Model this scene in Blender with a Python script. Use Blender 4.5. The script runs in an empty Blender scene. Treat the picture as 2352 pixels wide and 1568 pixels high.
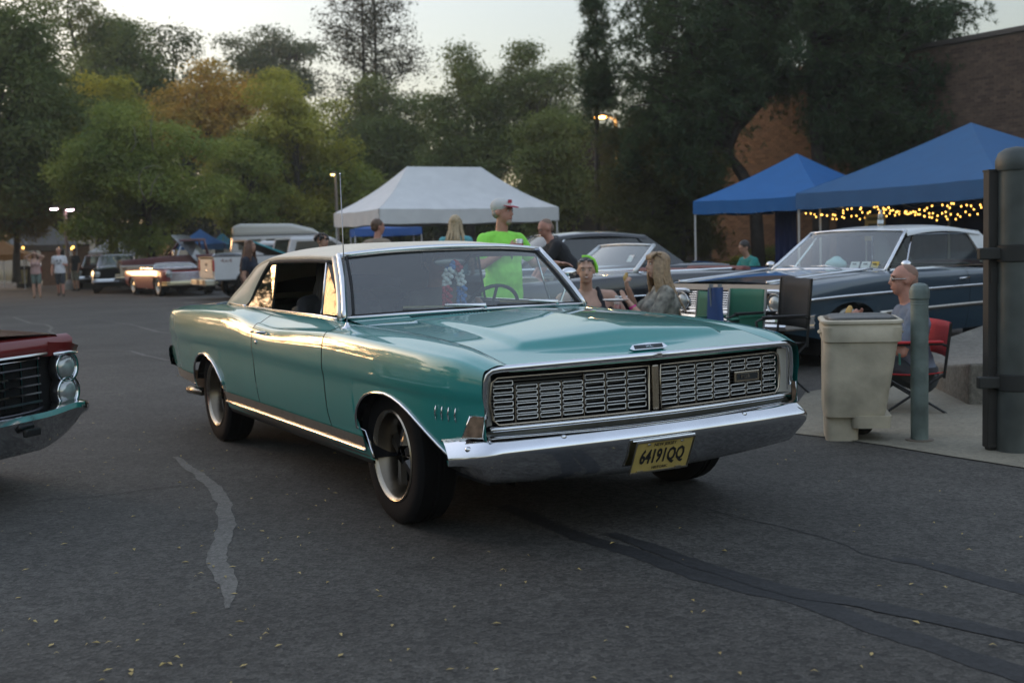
import bpy, bmesh, math, random
import numpy as np
from mathutils import Vector, Matrix
random.seed(7); RNG = np.random.default_rng(11)
SC = bpy.context.scene
COL = SC.collection
PI = math.pi

# ------------------------------------------------------------------ camera
CAM_H, PITCH, ROLL, FPX, PW, PH = 1.316, .0833, -.0294, 2663.56, 2352., 1568.
cd = bpy.data.cameras.new('camera'); cam = bpy.data.objects.new('camera', cd); COL.objects.link(cam)
cd.sensor_width = 36; cd.lens = FPX / PW * 36; cd.clip_end = 2000; cd.clip_start = .1
_f = Vector((0, math.cos(PITCH), -math.sin(PITCH))); _u = Vector((0, math.sin(PITCH), math.cos(PITCH))); _r = Vector((1, 0, 0))
CR = _r * math.cos(ROLL) + _u * math.sin(ROLL); CU = -_r * math.sin(ROLL) + _u * math.cos(ROLL); CF = _f
cam.matrix_world = Matrix(((CR.x, CU.x, -CF.x, 0), (CR.y, CU.y, -CF.y, 0), (CR.z, CU.z, -CF.z, CAM_H), (0, 0, 0, 1)))
cd.dof.use_dof = True; cd.dof.focus_distance = 5.6; cd.dof.aperture_fstop = 3.2
SC.camera = cam
# pixel (of a 2352 px wide copy of the photograph) to a place
def ray(u, v): return CF + CR * ((u - PW / 2) / FPX) - CU * ((v - PH / 2) / FPX)
def gnd(u, v, z=0.):
    d = ray(u, v); t = (z - CAM_H) / d.z; return Vector((d.x * t, d.y * t, z))
def dep(u, v, y):
    d = ray(u, v); t = y / d.y; return Vector((d.x * t, d.y * t, CAM_H + d.z * t))

# ------------------------------------------------------------------ sky, sun, exposure
SUN_EL, SUN_AZ = math.radians(7.0), math.radians(-52)      # low sun left of the view, behind the trees
wd = bpy.data.worlds.new('World'); SC.world = wd; wd.use_nodes = True
nt = wd.node_tree; nt.nodes.clear()
sky = nt.nodes.new('ShaderNodeTexSky'); sky.sky_type = 'NISHITA'; sky.sun_disc = False
sky.sun_elevation = SUN_EL; sky.sun_rotation = SUN_AZ; sky.air_density = 1.0; sky.dust_density = 1.0; sky.ozone_density = 1.0
hs = nt.nodes.new('ShaderNodeHueSaturation'); hs.inputs['Saturation'].default_value = .74
bg = nt.nodes.new('ShaderNodeBackground'); bg.inputs['Strength'].default_value = .15
wo = nt.nodes.new('ShaderNodeOutputWorld')
# thin even overcast: brighter towards the zenith, as the whole sky of an overcast evening
tcw = nt.nodes.new('ShaderNodeTexCoord'); sp = nt.nodes.new('ShaderNodeSeparateXYZ'); nt.links.new(tcw.outputs['Generated'], sp.inputs[0])
oc = nt.nodes.new('ShaderNodeMapRange'); oc.inputs['From Min'].default_value = 0; oc.inputs['From Max'].default_value = 1; oc.inputs['To Min'].default_value = .38; oc.inputs['To Max'].default_value = 2.9; nt.links.new(sp.outputs['Z'], oc.inputs['Value'])
ov = nt.nodes.new('ShaderNodeVectorMath'); ov.operation = 'SCALE'; nt.links.new(hs.outputs[0], ov.inputs[0]); nt.links.new(oc.outputs[0], ov.inputs['Scale'])
nt.links.new(sky.outputs[0], hs.inputs['Color']); tn = nt.nodes.new('ShaderNodeVectorMath'); tn.operation = 'MULTIPLY'; tn.inputs[1].default_value = (1.06, .98, .97); nt.links.new(ov.outputs[0], tn.inputs[0]); nt.links.new(tn.outputs[0], bg.inputs[0]); nt.links.new(bg.outputs[0], wo.inputs[0])
sl = bpy.data.lights.new('sun', 'SUN'); sl.energy = .40; sl.angle = math.radians(14); sl.color = (1, .50, .17)
so = bpy.data.objects.new('sun', sl); COL.objects.link(so)
sd = Vector((math.sin(SUN_AZ) * math.cos(SUN_EL), math.cos(SUN_AZ) * math.cos(SUN_EL), math.sin(SUN_EL)))
so.rotation_euler = sd.to_track_quat('Z', 'Y').to_euler(); so.location = (-20, 10, 30)
vs = SC.view_settings; vs.view_transform = 'Standard'; vs.look = 'None'; vs.exposure = 1.06; vs.gamma = 1; vs.use_curve_mapping = False
SC.cycles.max_bounces = 6; SC.cycles.transparent_max_bounces = 8; SC.cycles.caustics_reflective = False; SC.cycles.caustics_refractive = False

# ------------------------------------------------------------------ materials
MATS = {}
def mat(name, col, rough=.5, metal=0., coat=0., var=0., vscale=8., bump=0., bscale=60., emit=None, estr=0., trans=0., spec=.5, sheen=0., coat_rough=.03, alpha=1., sub=0.):
    if name in MATS: return MATS[name]
    m = bpy.data.materials.new(name); m.use_nodes = True; n = m.node_tree.nodes; l = m.node_tree.links
    b = n['Principled BSDF']; b.inputs['Base Color'].default_value = (*col, 1); b.inputs['Roughness'].default_value = rough
    b.inputs['Metallic'].default_value = metal; b.inputs['Coat Weight'].default_value = coat; b.inputs['Coat Roughness'].default_value = coat_rough
    b.inputs['Specular IOR Level'].default_value = spec; b.inputs['Transmission Weight'].default_value = trans
    if sheen: b.inputs['Sheen Weight'].default_value = sheen
    if emit: b.inputs['Emission Color'].default_value = (*emit, 1); b.inputs['Emission Strength'].default_value = estr
    if var or bump:
        tc = n.new('ShaderNodeTexCoord')
    if var:
        nz = n.new('ShaderNodeTexNoise'); nz.inputs['Scale'].default_value = vscale; nz.inputs['Detail'].default_value = 6
        l.new(tc.outputs['Object'], nz.inputs['Vector'])
        mr = n.new('ShaderNodeMapRange'); mr.inputs['From Min'].default_value = .3; mr.inputs['From Max'].default_value = .7
        mr.inputs['To Min'].default_value = 1 - var; mr.inputs['To Max'].default_value = 1 + var
        l.new(nz.outputs['Fac'], mr.inputs['Value'])
        mx = n.new('ShaderNodeVectorMath'); mx.operation = 'SCALE'; mx.inputs[0].default_value = col
        l.new(mr.outputs[0], mx.inputs['Scale']); l.new(mx.outputs[0], b.inputs['Base Color'])
        mr2 = n.new('ShaderNodeMapRange'); mr2.inputs['To Min'].default_value = max(.02, rough - .12 * var * 3); mr2.inputs['To Max'].default_value = min(1, rough + .12 * var * 3)
        l.new(nz.outputs['Fac'], mr2.inputs['Value']); l.new(mr2.outputs[0], b.inputs['Roughness'])
    if bump:
        nb = n.new('ShaderNodeTexNoise'); nb.inputs['Scale'].default_value = bscale; nb.inputs['Detail'].default_value = 4
        l.new(tc.outputs['Object'], nb.inputs['Vector'])
        bp = n.new('ShaderNodeBump'); bp.inputs['Strength'].default_value = bump; bp.inputs['Distance'].default_value = .01
        l.new(nb.outputs['Fac'], bp.inputs['Height']); l.new(bp.outputs[0], b.inputs['Normal'])
    MATS[name] = m
    return m

def glass(name, tint=(.8, .9, .88), film=.05, base=.04, tintrefl=(1, 1, 1), gain=1.):
    if name in MATS: return MATS[name]
    m = bpy.data.materials.new(name); m.use_nodes = True; n = m.node_tree.nodes; l = m.node_tree.links
    n.remove(n['Principled BSDF']); out = n['Material Output']
    tr = n.new('ShaderNodeBsdfTransparent'); tr.inputs[0].default_value = (*tint, 1)
    gl = n.new('ShaderNodeBsdfGlossy'); gl.inputs['Roughness'].default_value = .02; gl.inputs['Color'].default_value = (*tintrefl, 1)
    df = n.new('ShaderNodeBsdfDiffuse'); df.inputs[0].default_value = (.7, .75, .72, 1)
    lw = n.new('ShaderNodeLayerWeight'); lw.inputs[0].default_value = .5; pw = n.new('ShaderNodeMath'); pw.operation = 'POWER'; pw.inputs[1].default_value = 5; l.new(lw.outputs['Facing'], pw.inputs[0])
    ma = n.new('ShaderNodeMath'); ma.operation = 'MULTIPLY_ADD'; ma.inputs[1].default_value = .94 * min(1, gain * 1.2); ma.inputs[2].default_value = base + .04; ma.use_clamp = True
    l.new(pw.outputs[0], ma.inputs[0])
    m1 = n.new('ShaderNodeMixShader'); m1.inputs[0].default_value = film; l.new(tr.outputs[0], m1.inputs[1]); l.new(df.outputs[0], m1.inputs[2])
    m2 = n.new('ShaderNodeMixShader'); l.new(ma.outputs[0], m2.inputs[0]); l.new(m1.outputs[0], m2.inputs[1]); l.new(gl.outputs[0], m2.inputs[2])
    l.new(m2.outputs[0], out.inputs['Surface'])
    MATS[name] = m
    return m

def chrome(name='chrome', col=(.72, .73, .75), r=.07): return mat(name, col, r, 1., var=.06, vscale=5)
def paint(name, col, metal=.25, r=.32): return mat(name, col, r, metal, 1., var=.05, vscale=3, coat_rough=.04)

# ------------------------------------------------------------------ mesh helpers
class MB:
    def __init__(s): s.v = []; s.f = []; s.m = []
    def add(s, v, f, mi=0):
        o = len(s.v); s.v.extend([tuple(map(float, p)) for p in v]); s.f.extend([tuple(i + o for i in q) for q in f]); s.m.extend([mi] * len(f)); return s
    def box(s, c, d, rot=None, mi=0, top=1.):
        x, y, z = d[0] / 2, d[1] / 2, d[2] / 2
        P = [Vector((sx * x * (top if sz > 0 else 1), sy * y * (top if sz > 0 else 1), sz * z)) for sz in (-1, 1) for sy in (-1, 1) for sx in (-1, 1)]
        if rot is not None: P = [rot @ p for p in P]
        c = Vector(c)
        return s.add([p + c for p in P], [(0, 2, 3, 1), (4, 5, 7, 6), (0, 1, 5, 4), (2, 6, 7, 3), (0, 4, 6, 2), (1, 3, 7, 5)], mi)
    def grid(s, P, mi=0, closeu=False, closev=False, flip=False):
        n, m = len(P), len(P[0]); f = []
        for i in range(n if closeu else n - 1):
            for j in range(m if closev else m - 1):
                a, b, c, d = i * m + j, ((i + 1) % n) * m + j, ((i + 1) % n) * m + (j + 1) % m, i * m + (j + 1) % m
                f.append((a, d, c, b) if flip else (a, b, c, d))
        return s.add([p for r in P for p in r], f, mi)
    def tube(s, pts, r, n=6, caps=True, closed=False, mi=0, sq=None, up=None):
        pts = [Vector(p) for p in pts]; N = len(pts); rings = []
        rs = r if hasattr(r, '__len__') else [r] * N
        prev = None
        for i, p in enumerate(pts):
            if closed: t = pts[(i + 1) % N] - pts[i - 1]
            else: t = pts[min(i + 1, N - 1)] - pts[max(i - 1, 0)]
            if t.length < 1e-9: t = Vector((0, 0, 1))
            t.normalize()
            if prev is None:
                a = Vector(up) if up is not None else (Vector((0, 0, 1)) if abs(t.z) < .9 else Vector((1, 0, 0)))
            else: a = prev
            b = t.cross(a); 
            if b.length < 1e-6: b = t.cross(Vector((.3, .7, .2)))
            b.normalize(); a2 = b.cross(t).normalized(); prev = a2
            k1, k2 = (sq if sq else (1, 1))
            rings.append([p + (a2 * math.cos(2 * PI * (j + .5) / n) * k1 + b * math.sin(2 * PI * (j + .5) / n) * k2) * rs[i] for j in range(n)])
        o = len(s.v); s.grid(rings, mi, closeu=closed, closev=True)
        if caps and not closed:
            s.f.append(tuple(o + j for j in range(n))[::-1]); s.f.append(tuple(o + (N - 1) * n + j for j in range(n))); s.m += [mi, mi]
        return s
    def lathe(s, prof, n=24, c=(0, 0, 0), axis='Z', mi=0, sx=1., sy=1., cap=True):
        P = []
        for (r, h) in prof:
            ring = []
            for j in range(n):
                a = 2 * PI * j / n; x, y = r * math.cos(a) * sx, r * math.sin(a) * sy
                p = (x, y, h) if axis == 'Z' else ((h, x, y) if axis == 'X' else (x, -h, y))
                ring.append((p[0] + c[0], p[1] + c[1], p[2] + c[2]))
            P.append(ring)
        o = len(s.v); s.grid(P, mi, closev=True, flip=True)
        if not cap: return s
        if prof[0][0] > 1e-6: s.f.append(tuple(o + j for j in range(n))[::-1]); s.m.append(mi)
        if prof[-1][0] > 1e-6: s.f.append(tuple(o + (len(prof) - 1) * n + j for j in range(n))); s.m.append(mi)
        return s
    def ell(s, c, r, nu=12, nv=8, rot=None, mi=0):
        P = []
        for i in range(nv + 1):
            th = PI * i / nv; ring = []
            for j in range(nu):
                ph = 2 * PI * j / nu; p = Vector((r[0] * math.sin(th) * math.cos(ph), r[1] * math.sin(th) * math.sin(ph), r[2] * math.cos(th)))
                if rot is not None: p = rot @ p
                ring.append(p + Vector(c))
            P.append(ring)
        return s.grid(P, mi, closev=True)
    def prism(s, poly, axis, a, b, mi=0):
        n = len(poly)
        def pt(q, h): return {'Y': (q[0], h, q[1]), 'X': (h, q[0], q[1]), 'Z': (q[0], q[1], h)}[axis]
        v = [pt(q, a) for q in poly] + [pt(q, b) for q in poly]
        f = [tuple(range(n)), tuple(range(2 * n - 1, n - 1, -1))] + [(i, i + n, (i + 1) % n + n, (i + 1) % n) for i in range(n)]
        return s.add(v, f, mi)
    def obj(s, name, mats, parent=None, smooth=False, loc=None, rot=None, bevel=0., fix=True, kind=None, autos=None, sub=0, solid=0.):
        me = bpy.data.meshes.new(name); me.from_pydata(s.v, [], s.f)
        if not isinstance(mats, (list, tuple)): mats = [mats]
        for m in mats: me.materials.append(m)
        if len(mats) > 1: me.polygons.foreach_set('material_index', s.m)
        if fix:
            bm = bmesh.new(); bm.from_mesh(me); bmesh.ops.remove_doubles(bm, verts=bm.verts, dist=1e-5); bmesh.ops.recalc_face_normals(bm, faces=bm.faces); bm.to_mesh(me); bm.free()
        if smooth: me.shade_smooth()
        if autos is not None: me.set_sharp_from_angle(angle=math.radians(autos))
        o = bpy.data.objects.new(name, me); COL.objects.link(o)
        if parent is not None: o.parent = parent
        if loc is not None: o.location = loc
        if rot is not None: o.rotation_euler = rot
        if bevel: b = o.modifiers.new('bevel', 'BEVEL'); b.width = bevel; b.segments = 2; b.limit_method = 'ANGLE'
        if solid: b = o.modifiers.new('solid', 'SOLIDIFY'); b.thickness = solid; b.offset = 0
        if sub: b = o.modifiers.new('sub', 'SUBSURF'); b.levels = sub; b.render_levels = sub
        if kind: o['kind'] = kind
        return o

def thing(name, label, cat, loc=(0, 0, 0), rz=0., group=None):
    o = bpy.data.objects.new(name, None); COL.objects.link(o); o.empty_display_size = .2
    o.location = loc; o.rotation_euler = (0, 0, rz); o['label'] = label; o['category'] = cat
    if group: o['group'] = group
    return o
def tag(o, label, cat, group=None):
    o['label'] = label; o['category'] = cat
    if group: o['group'] = group
    return o
def copy_tree(o, parent=None):
    c = o.copy(); COL.objects.link(c); c.parent = parent
    for ch in [x for x in COL.objects if x.parent == o]: copy_tree(ch, c)
    return c
def ip(xs, ys, x):
    """smooth (monotone) interpolation"""
    xs = list(xs); ys = list(ys)
    if xs[0] > xs[-1]: xs = xs[::-1]; ys = ys[::-1]
    if x <= xs[0]: return ys[0]
    if x >= xs[-1]: return ys[-1]
    n = len(xs); d = [(ys[i + 1] - ys[i]) / (xs[i + 1] - xs[i]) for i in range(n - 1)]
    def tan(i):
        if i == 0: return d[0]
        if i == n - 1: return d[-1]
        return 0. if d[i - 1] * d[i] <= 0 else 2 * d[i - 1] * d[i] / (d[i - 1] + d[i])
    k = 0
    while x > xs[k + 1]: k += 1
    h = xs[k + 1] - xs[k]; t = (x - xs[k]) / h; a, b = tan(k), tan(k + 1)
    return (2*t**3-3*t*t+1)*ys[k] + (t**3-2*t*t+t)*h*a + (-2*t**3+3*t*t)*ys[k+1] + (t**3-t*t)*h*b
def text_obj(name, s, size, m, parent, loc, rot, depth=.001, align='CENTER', sx=1., bold=0.):
    c = bpy.data.curves.new(name, 'FONT'); c.body = s; c.size = size; c.align_x = align; c.align_y = 'CENTER'; c.extrude = depth; c.offset = bold; c.resolution_u = 2
    t = bpy.data.objects.new(name + '_t', c); COL.objects.link(t)
    dg = bpy.context.evaluated_depsgraph_get(); me = bpy.data.meshes.new_from_object(t.evaluated_get(dg)); bpy.data.objects.remove(t)
    me.materials.clear(); me.materials.append(m)
    o = bpy.data.objects.new(name, me); COL.objects.link(o); o.parent = parent; o.location = loc; o.rotation_euler = rot; o.scale = (sx, 1, 1)
    return o
def lin(a, b, n): return [a + (b - a) * i / (n - 1) for i in range(n)]
def mir(p): return (p[0], -p[1], p[2])
# ------------------------------------------------------------------ ground
def ground_mat(name, col, speck=.35, scale=140., rough=.82, patch=.18, bump=.35):
    m = bpy.data.materials.new(name); m.use_nodes = True; n = m.node_tree.nodes; l = m.node_tree.links; b = n['Principled BSDF']
    tc = n.new('ShaderNodeTexCoord')
    def noise(sc, det=3, rg=.6):
        z = n.new('ShaderNodeTexNoise'); z.inputs['Scale'].default_value = sc; z.inputs['Detail'].default_value = det; z.inputs['Roughness'].default_value = rg; l.new(tc.outputs['Object'], z.inputs['Vector']); return z
    a = noise(scale, 2, .7); c = noise(.55, 6); d = noise(6., 5); vo = n.new('ShaderNodeTexVoronoi'); vo.inputs['Scale'].default_value = scale * .55; l.new(tc.outputs['Object'], vo.inputs['Vector'])
    def mr(src, lo, hi, f0=.3, f1=.7):
        q = n.new('ShaderNodeMapRange'); q.inputs['From Min'].default_value = f0; q.inputs['From Max'].default_value = f1; q.inputs['To Min'].default_value = lo; q.inputs['To Max'].default_value = hi; l.new(src, q.inputs['Value']); return q.outputs[0]
    def mul(x, y):
        q = n.new('ShaderNodeMath'); q.operation = 'MULTIPLY'; l.new(x, q.inputs[0]); l.new(y, q.inputs[1]); return q.outputs[0]
    f = mul(mul(mr(a.outputs['Fac'], 1 - speck, 1 + speck), mr(c.outputs['Fac'], 1 - patch, 1 + patch)), mr(d.outputs['Fac'], 1 - patch * .5, 1 + patch * .5))
    sep = n.new('ShaderNodeSeparateColor'); l.new(vo.outputs['Color'], sep.inputs[0])
    f = mul(f, mr(sep.outputs[0], 1 - speck * .8, 1 + speck * 1.3, 0., 1.))
    sc_ = n.new('ShaderNodeVectorMath'); sc_.operation = 'SCALE'; sc_.inputs[0].default_value = col; l.new(f, sc_.inputs['Scale']); l.new(sc_.outputs[0], b.inputs['Base Color'])
    b.inputs['Roughness'].default_value = rough; b.inputs['Specular IOR Level'].default_value = .35
    bp = n.new('ShaderNodeBump'); bp.inputs['Strength'].default_value = bump; bp.inputs['Distance'].default_value = .006; l.new(vo.outputs['Distance'], bp.inputs['Height']); l.new(bp.outputs[0], b.inputs['Normal'])
    MATS[name] = m; return m
ASPH = ground_mat('asphalt', (.047, .0445, .039), .45, 100, patch=.32)
CONC = ground_mat('concrete', (.20, .182, .138), .12, 90, .85, .2, .15)
TAR = ground_mat('tar_seal', (.020, .0205, .021), .3, 90, .7, .15, .1)
PALE = ground_mat('pale_filler', (.120, .114, .102), .22, 110, .85, .15, .2)
g = MB().add([(-200, -80, 0), (200, -80, 0), (200, 210, 0), (-200, 210, 0)], [(0, 1, 2, 3)]).obj('parking_lot', ASPH, kind='structure')
def sheet(name, px, z, m, lab=None):
    P = [gnd(u, v, z) for u, v in px]; o = MB().add(P, [tuple(range(len(P)))]).obj(name, m); o['kind'] = 'structure'; return o
def strip(name, px, w, z, m, jit=.0, kind='structure'):
    """ribbon along a pixel path, width in metres"""
    P = [gnd(u, v, z) for u, v in px]; Q = []
    for i in range(len(P) - 1):
        k = max(2, int((P[i + 1] - P[i]).length / .06))
        Q += [P[i].lerp(P[i + 1], j / k) for j in range(k)]
    Q.append(P[-1]); rows = []; ws_ = w if hasattr(w, '__len__') else [w, w]; a = 0.; off = 0.
    for i, p in enumerate(Q):
        t = Q[min(i + 2, len(Q) - 1)] - Q[max(i - 2, 0)]; s = Vector((-t.y, t.x, 0)); s.normalize(); f = i / (len(Q) - 1)
        off = off * .7 + random.uniform(-1, 1) * jit; k = f * (len(ws_) - 1); i0 = min(int(k), len(ws_) - 2); ww = ws_[i0] + (ws_[i0 + 1] - ws_[i0]) * (k - i0)
        ww = max(.002, ww * (1 + random.uniform(-.12, .12))); rows.append([p + s * (ww / 2 + off), p - s * (ww / 2 - off)])
    o = MB().grid(rows).obj(name, m); o['kind'] = kind; return o
strip('filled_crack', [(402, 1048), (425, 1062), (460, 1092), (495, 1118), (515, 1160), (518, 1205), (508, 1250), (505, 1290), (522, 1330), (530, 1362), (528, 1395)], [.04, .055, .065, .075, .078, .075, .08, .08, .085, .08, .015], .0020, PALE, .008)
strip('tar_line', [(1150, 1160), (1240, 1195), (1340, 1232), (1480, 1275), (1610, 1322), (1740, 1355), (1830, 1372), (1960, 1420), (2100, 1468), (2352, 1550), (2600, 1630)], [.08, .10, .10, .10, .11, .11, .12, .12, .12, .12], .0020, TAR, .006)
strip('tar_line', [(1398, 1224), (1480, 1250), (1600, 1295), (1740, 1335), (1840, 1362), (1990, 1385), (2150, 1418), (2352, 1462), (2600, 1510)], [.06, .09, .09, .10, .10, .10, .10], .0035, TAR, .006)
strip('tar_line', [(2050, 1282), (2110, 1290), (2180, 1308), (2270, 1332), (2352, 1352), (2600, 1420)], [.06, .10, .11, .11], .0020, TAR, .003)
CRK = mat('crack_dark', (.022, .022, .022), .95)
strip('crack', [(1400, 1100), (1480, 1128), (1540, 1150), (1620, 1165), (1690, 1186), (1800, 1208), (1890, 1232), (1945, 1250), (1985, 1270), (2050, 1284)], .008, .0015, CRK, .006)
strip('crack', [(20, 1160), (120, 1146), (230, 1138), (330, 1124), (440, 1112)], .007, .004, CRK, .005)
strip('crack', [(560, 1130), (640, 1118), (700, 1112)], .006, .004, CRK, .005)
LINE = mat('worn_paint', (.36, .35, .33), .8, var=.3, vscale=20)
strip('filled_crack', [(190, 805), (250, 804), (300, 806), (330, 815), (380, 826), (410, 828)], [.03, .05, .06, .05], .004, PALE, .006)
strip('filled_crack', [(30, 728), (70, 742), (105, 745), (120, 752), (112, 760), (125, 768), (150, 770)], [.05, .08, .06, .05], .004, PALE, .006)
strip('filled_crack', [(230, 735), (300, 745), (365, 762), (400, 766)], [.02, .05, .08], .004, PALE, .006)
for (u, v) in ((365, 682), (435, 695)): strip('paint_mark', [(u - 14, v), (u + 14, v)], .10, .004, LINE)
# concrete apron by the bollards, raised kerb block beyond it
sheet('concrete_apron', [(1786, 989), (1845, 997), (1900, 1003), (2040, 1023), (2180, 1046), (2352, 1073), (3200, 1190), (3600, 900), (2500, 860), (2140, 880), (1902, 891), (1850, 900)], .006, CONC)
A, B = gnd(2132, 884), gnd(2256, 946); D = (B - A).normalized(); N = Vector((-D.y, D.x, 0)); N = N if N.y > 0 else -N
kerb = MB(); Bq = A + D * 1.25; X_ = Vector((1, 0, 0))
kp = [A, A + D * .6, Bq, Bq + X_ * 6, Bq + X_ * 6 + Vector((0, 3.4, 0)), A + X_ * 1.6 + Vector((0, 2.6, 0)), A + Vector((.35, .9, 0)), A + Vector((.08, .25, 0))]
kz = [.17, .24, .32, .34, .34, .32, .28, .20]
v = [(p.x, p.y, 0) for p in kp] + [(p.x, p.y, z) for p, z in zip(kp, kz)]; n_ = len(kp)
kerb.add(v, [tuple(range(n_, 2 * n_))] + [(i, (i + 1) % n_, (i + 1) % n_ + n_, i + n_) for i in range(n_)])
kerb.obj('raised_kerb', ground_mat('old_concrete', (.13, .12, .10), .2, 60, .9, .3, .2), kind='structure', bevel=.02)
# verge at the far left, planting strip by the wall
GRASS = ground_mat('grass_base', (.035, .045, .018), .4, 60, .95, .4, .5)
kq = [gnd(u, v) for u, v in ((-700, 650), (60, 650), (240, 656), (330, 662))]
kq = [kq[0].lerp(kq[1], k / 6) for k in range(6)] + [kq[1].lerp(kq[2], k / 4) for k in range(4)] + [kq[2].lerp(kq[3], k / 3) for k in range(4)]
MB().grid([[(p.x - k * .25, p.y + k, .10 + .34 * (1 - math.exp(-k / 5))) for k in (0, 1.5, 3.5, 7, 14, 30)] for p in kq]).obj('grass_verge', GRASS, kind='structure', smooth=True)
KERBM = mat('kerb_concrete', (.30, .29, .26), .85, var=.15, vscale=3)
q = [gnd(u, v) for u, v in ((-700, 650), (60, 650), (240, 656), (330, 662))]
m = MB()
for a, b in zip(q[:-1], q[1:]):
    d = (b - a).normalized(); s = Vector((-d.y, d.x, 0)) * .075
    m.add([a - s, b - s, b + s, a + s] + [Vector((p.x, p.y, .12)) for p in (a - s, b - s, b + s, a + s)], [(4, 5, 6, 7), (0, 1, 5, 4), (1, 2, 6, 5), (2, 3, 7, 6), (3, 0, 4, 7)])
m.obj('far_kerb', KERBM, kind='structure')
# bank rising behind the lot
P = []
for i, yy in enumerate(lin(80, 170, 12)):
    P.append([(x, yy + 4 * math.sin(x * .05), -.05 + 5. * (i / 11) ** 1.5 + .5 * math.sin(x * .11 + yy * .07) * (i / 11)) for x in lin(-160, 140, 50)])
MB().grid(P).obj('wooded_bank', mat('bank_soil', (.03, .033, .018), .95, var=.4, vscale=.6), smooth=True, kind='structure')
# fallen leaves (uncountable)
lv = MB()
for _ in range(300):
    u, v = random.gauss(300, 420), random.uniform(820, 1600)
    if random.random() < .3: u, v = random.uniform(0, 2352), random.uniform(1000, 1620)
    p = gnd(u, v, .005); a = random.uniform(0, 6.3); L_ = random.uniform(.006, .019); w_ = L_ * random.uniform(.3, .5); c, s = math.cos(a), math.sin(a); hh = random.uniform(.001, .008)
    q = [(-L_, 0, 0), (0, -w_, hh), (L_, 0, 0), (0, w_, hh)]
    lv.add([(p.x + x * c - y * s, p.y + x * s + y * c, p.z + z) for x, y, z in q], [(0, 1, 2, 3)])
lf = lv.obj('fallen_leaves', mat('dry_leaf', (.36, .27, .10), .8, var=.5, vscale=9), kind='stuff', fix=False)
tag(lf, 'small yellow leaves scattered over the asphalt', 'leaves')
# ------------------------------------------------------------------ teal convertible
TEAL = mat('teal_paint', (.002, .235, .215), .42, .08, 1., var=.05, vscale=3, coat_rough=.02); TEAL.node_tree.nodes['Principled BSDF'].inputs['Coat IOR'].default_value = 1.7
CHR = chrome(); BLK = mat('black_rubber', (.012, .012, .013), .75, bump=.2, bscale=90); DRK = mat('dark_inside', (.009, .009, .010), .8, spec=.2)
TYRE = mat('tyre_rubber', (.007, .007, .0075), .85, var=.25, vscale=12, spec=.15)
ALU = mat('brushed_trim', (.55, .52, .47), .3, 1., var=.1, vscale=30)
STEEL = mat('steel_rim', (.40, .35, .28), .25, 1., var=.12, vscale=9)
GLS = glass('clear_glass', (.84, .93, .91), .06, .08, gain=1.0)
GLD = glass('dark_glass', (.28, .33, .33), .02, .03, gain=.8); GLV = glass('side_glass', (.80, .86, .84), .01, .0, gain=.2)
LENS = mat('lamp_lens', (.38, .40, .39), .10, .35, 1., spec=.8, var=.25, vscale=18)
AMB = mat('amber_lens', (.20, .13, .085), .35, 0, .2, var=.5, vscale=30)

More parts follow.
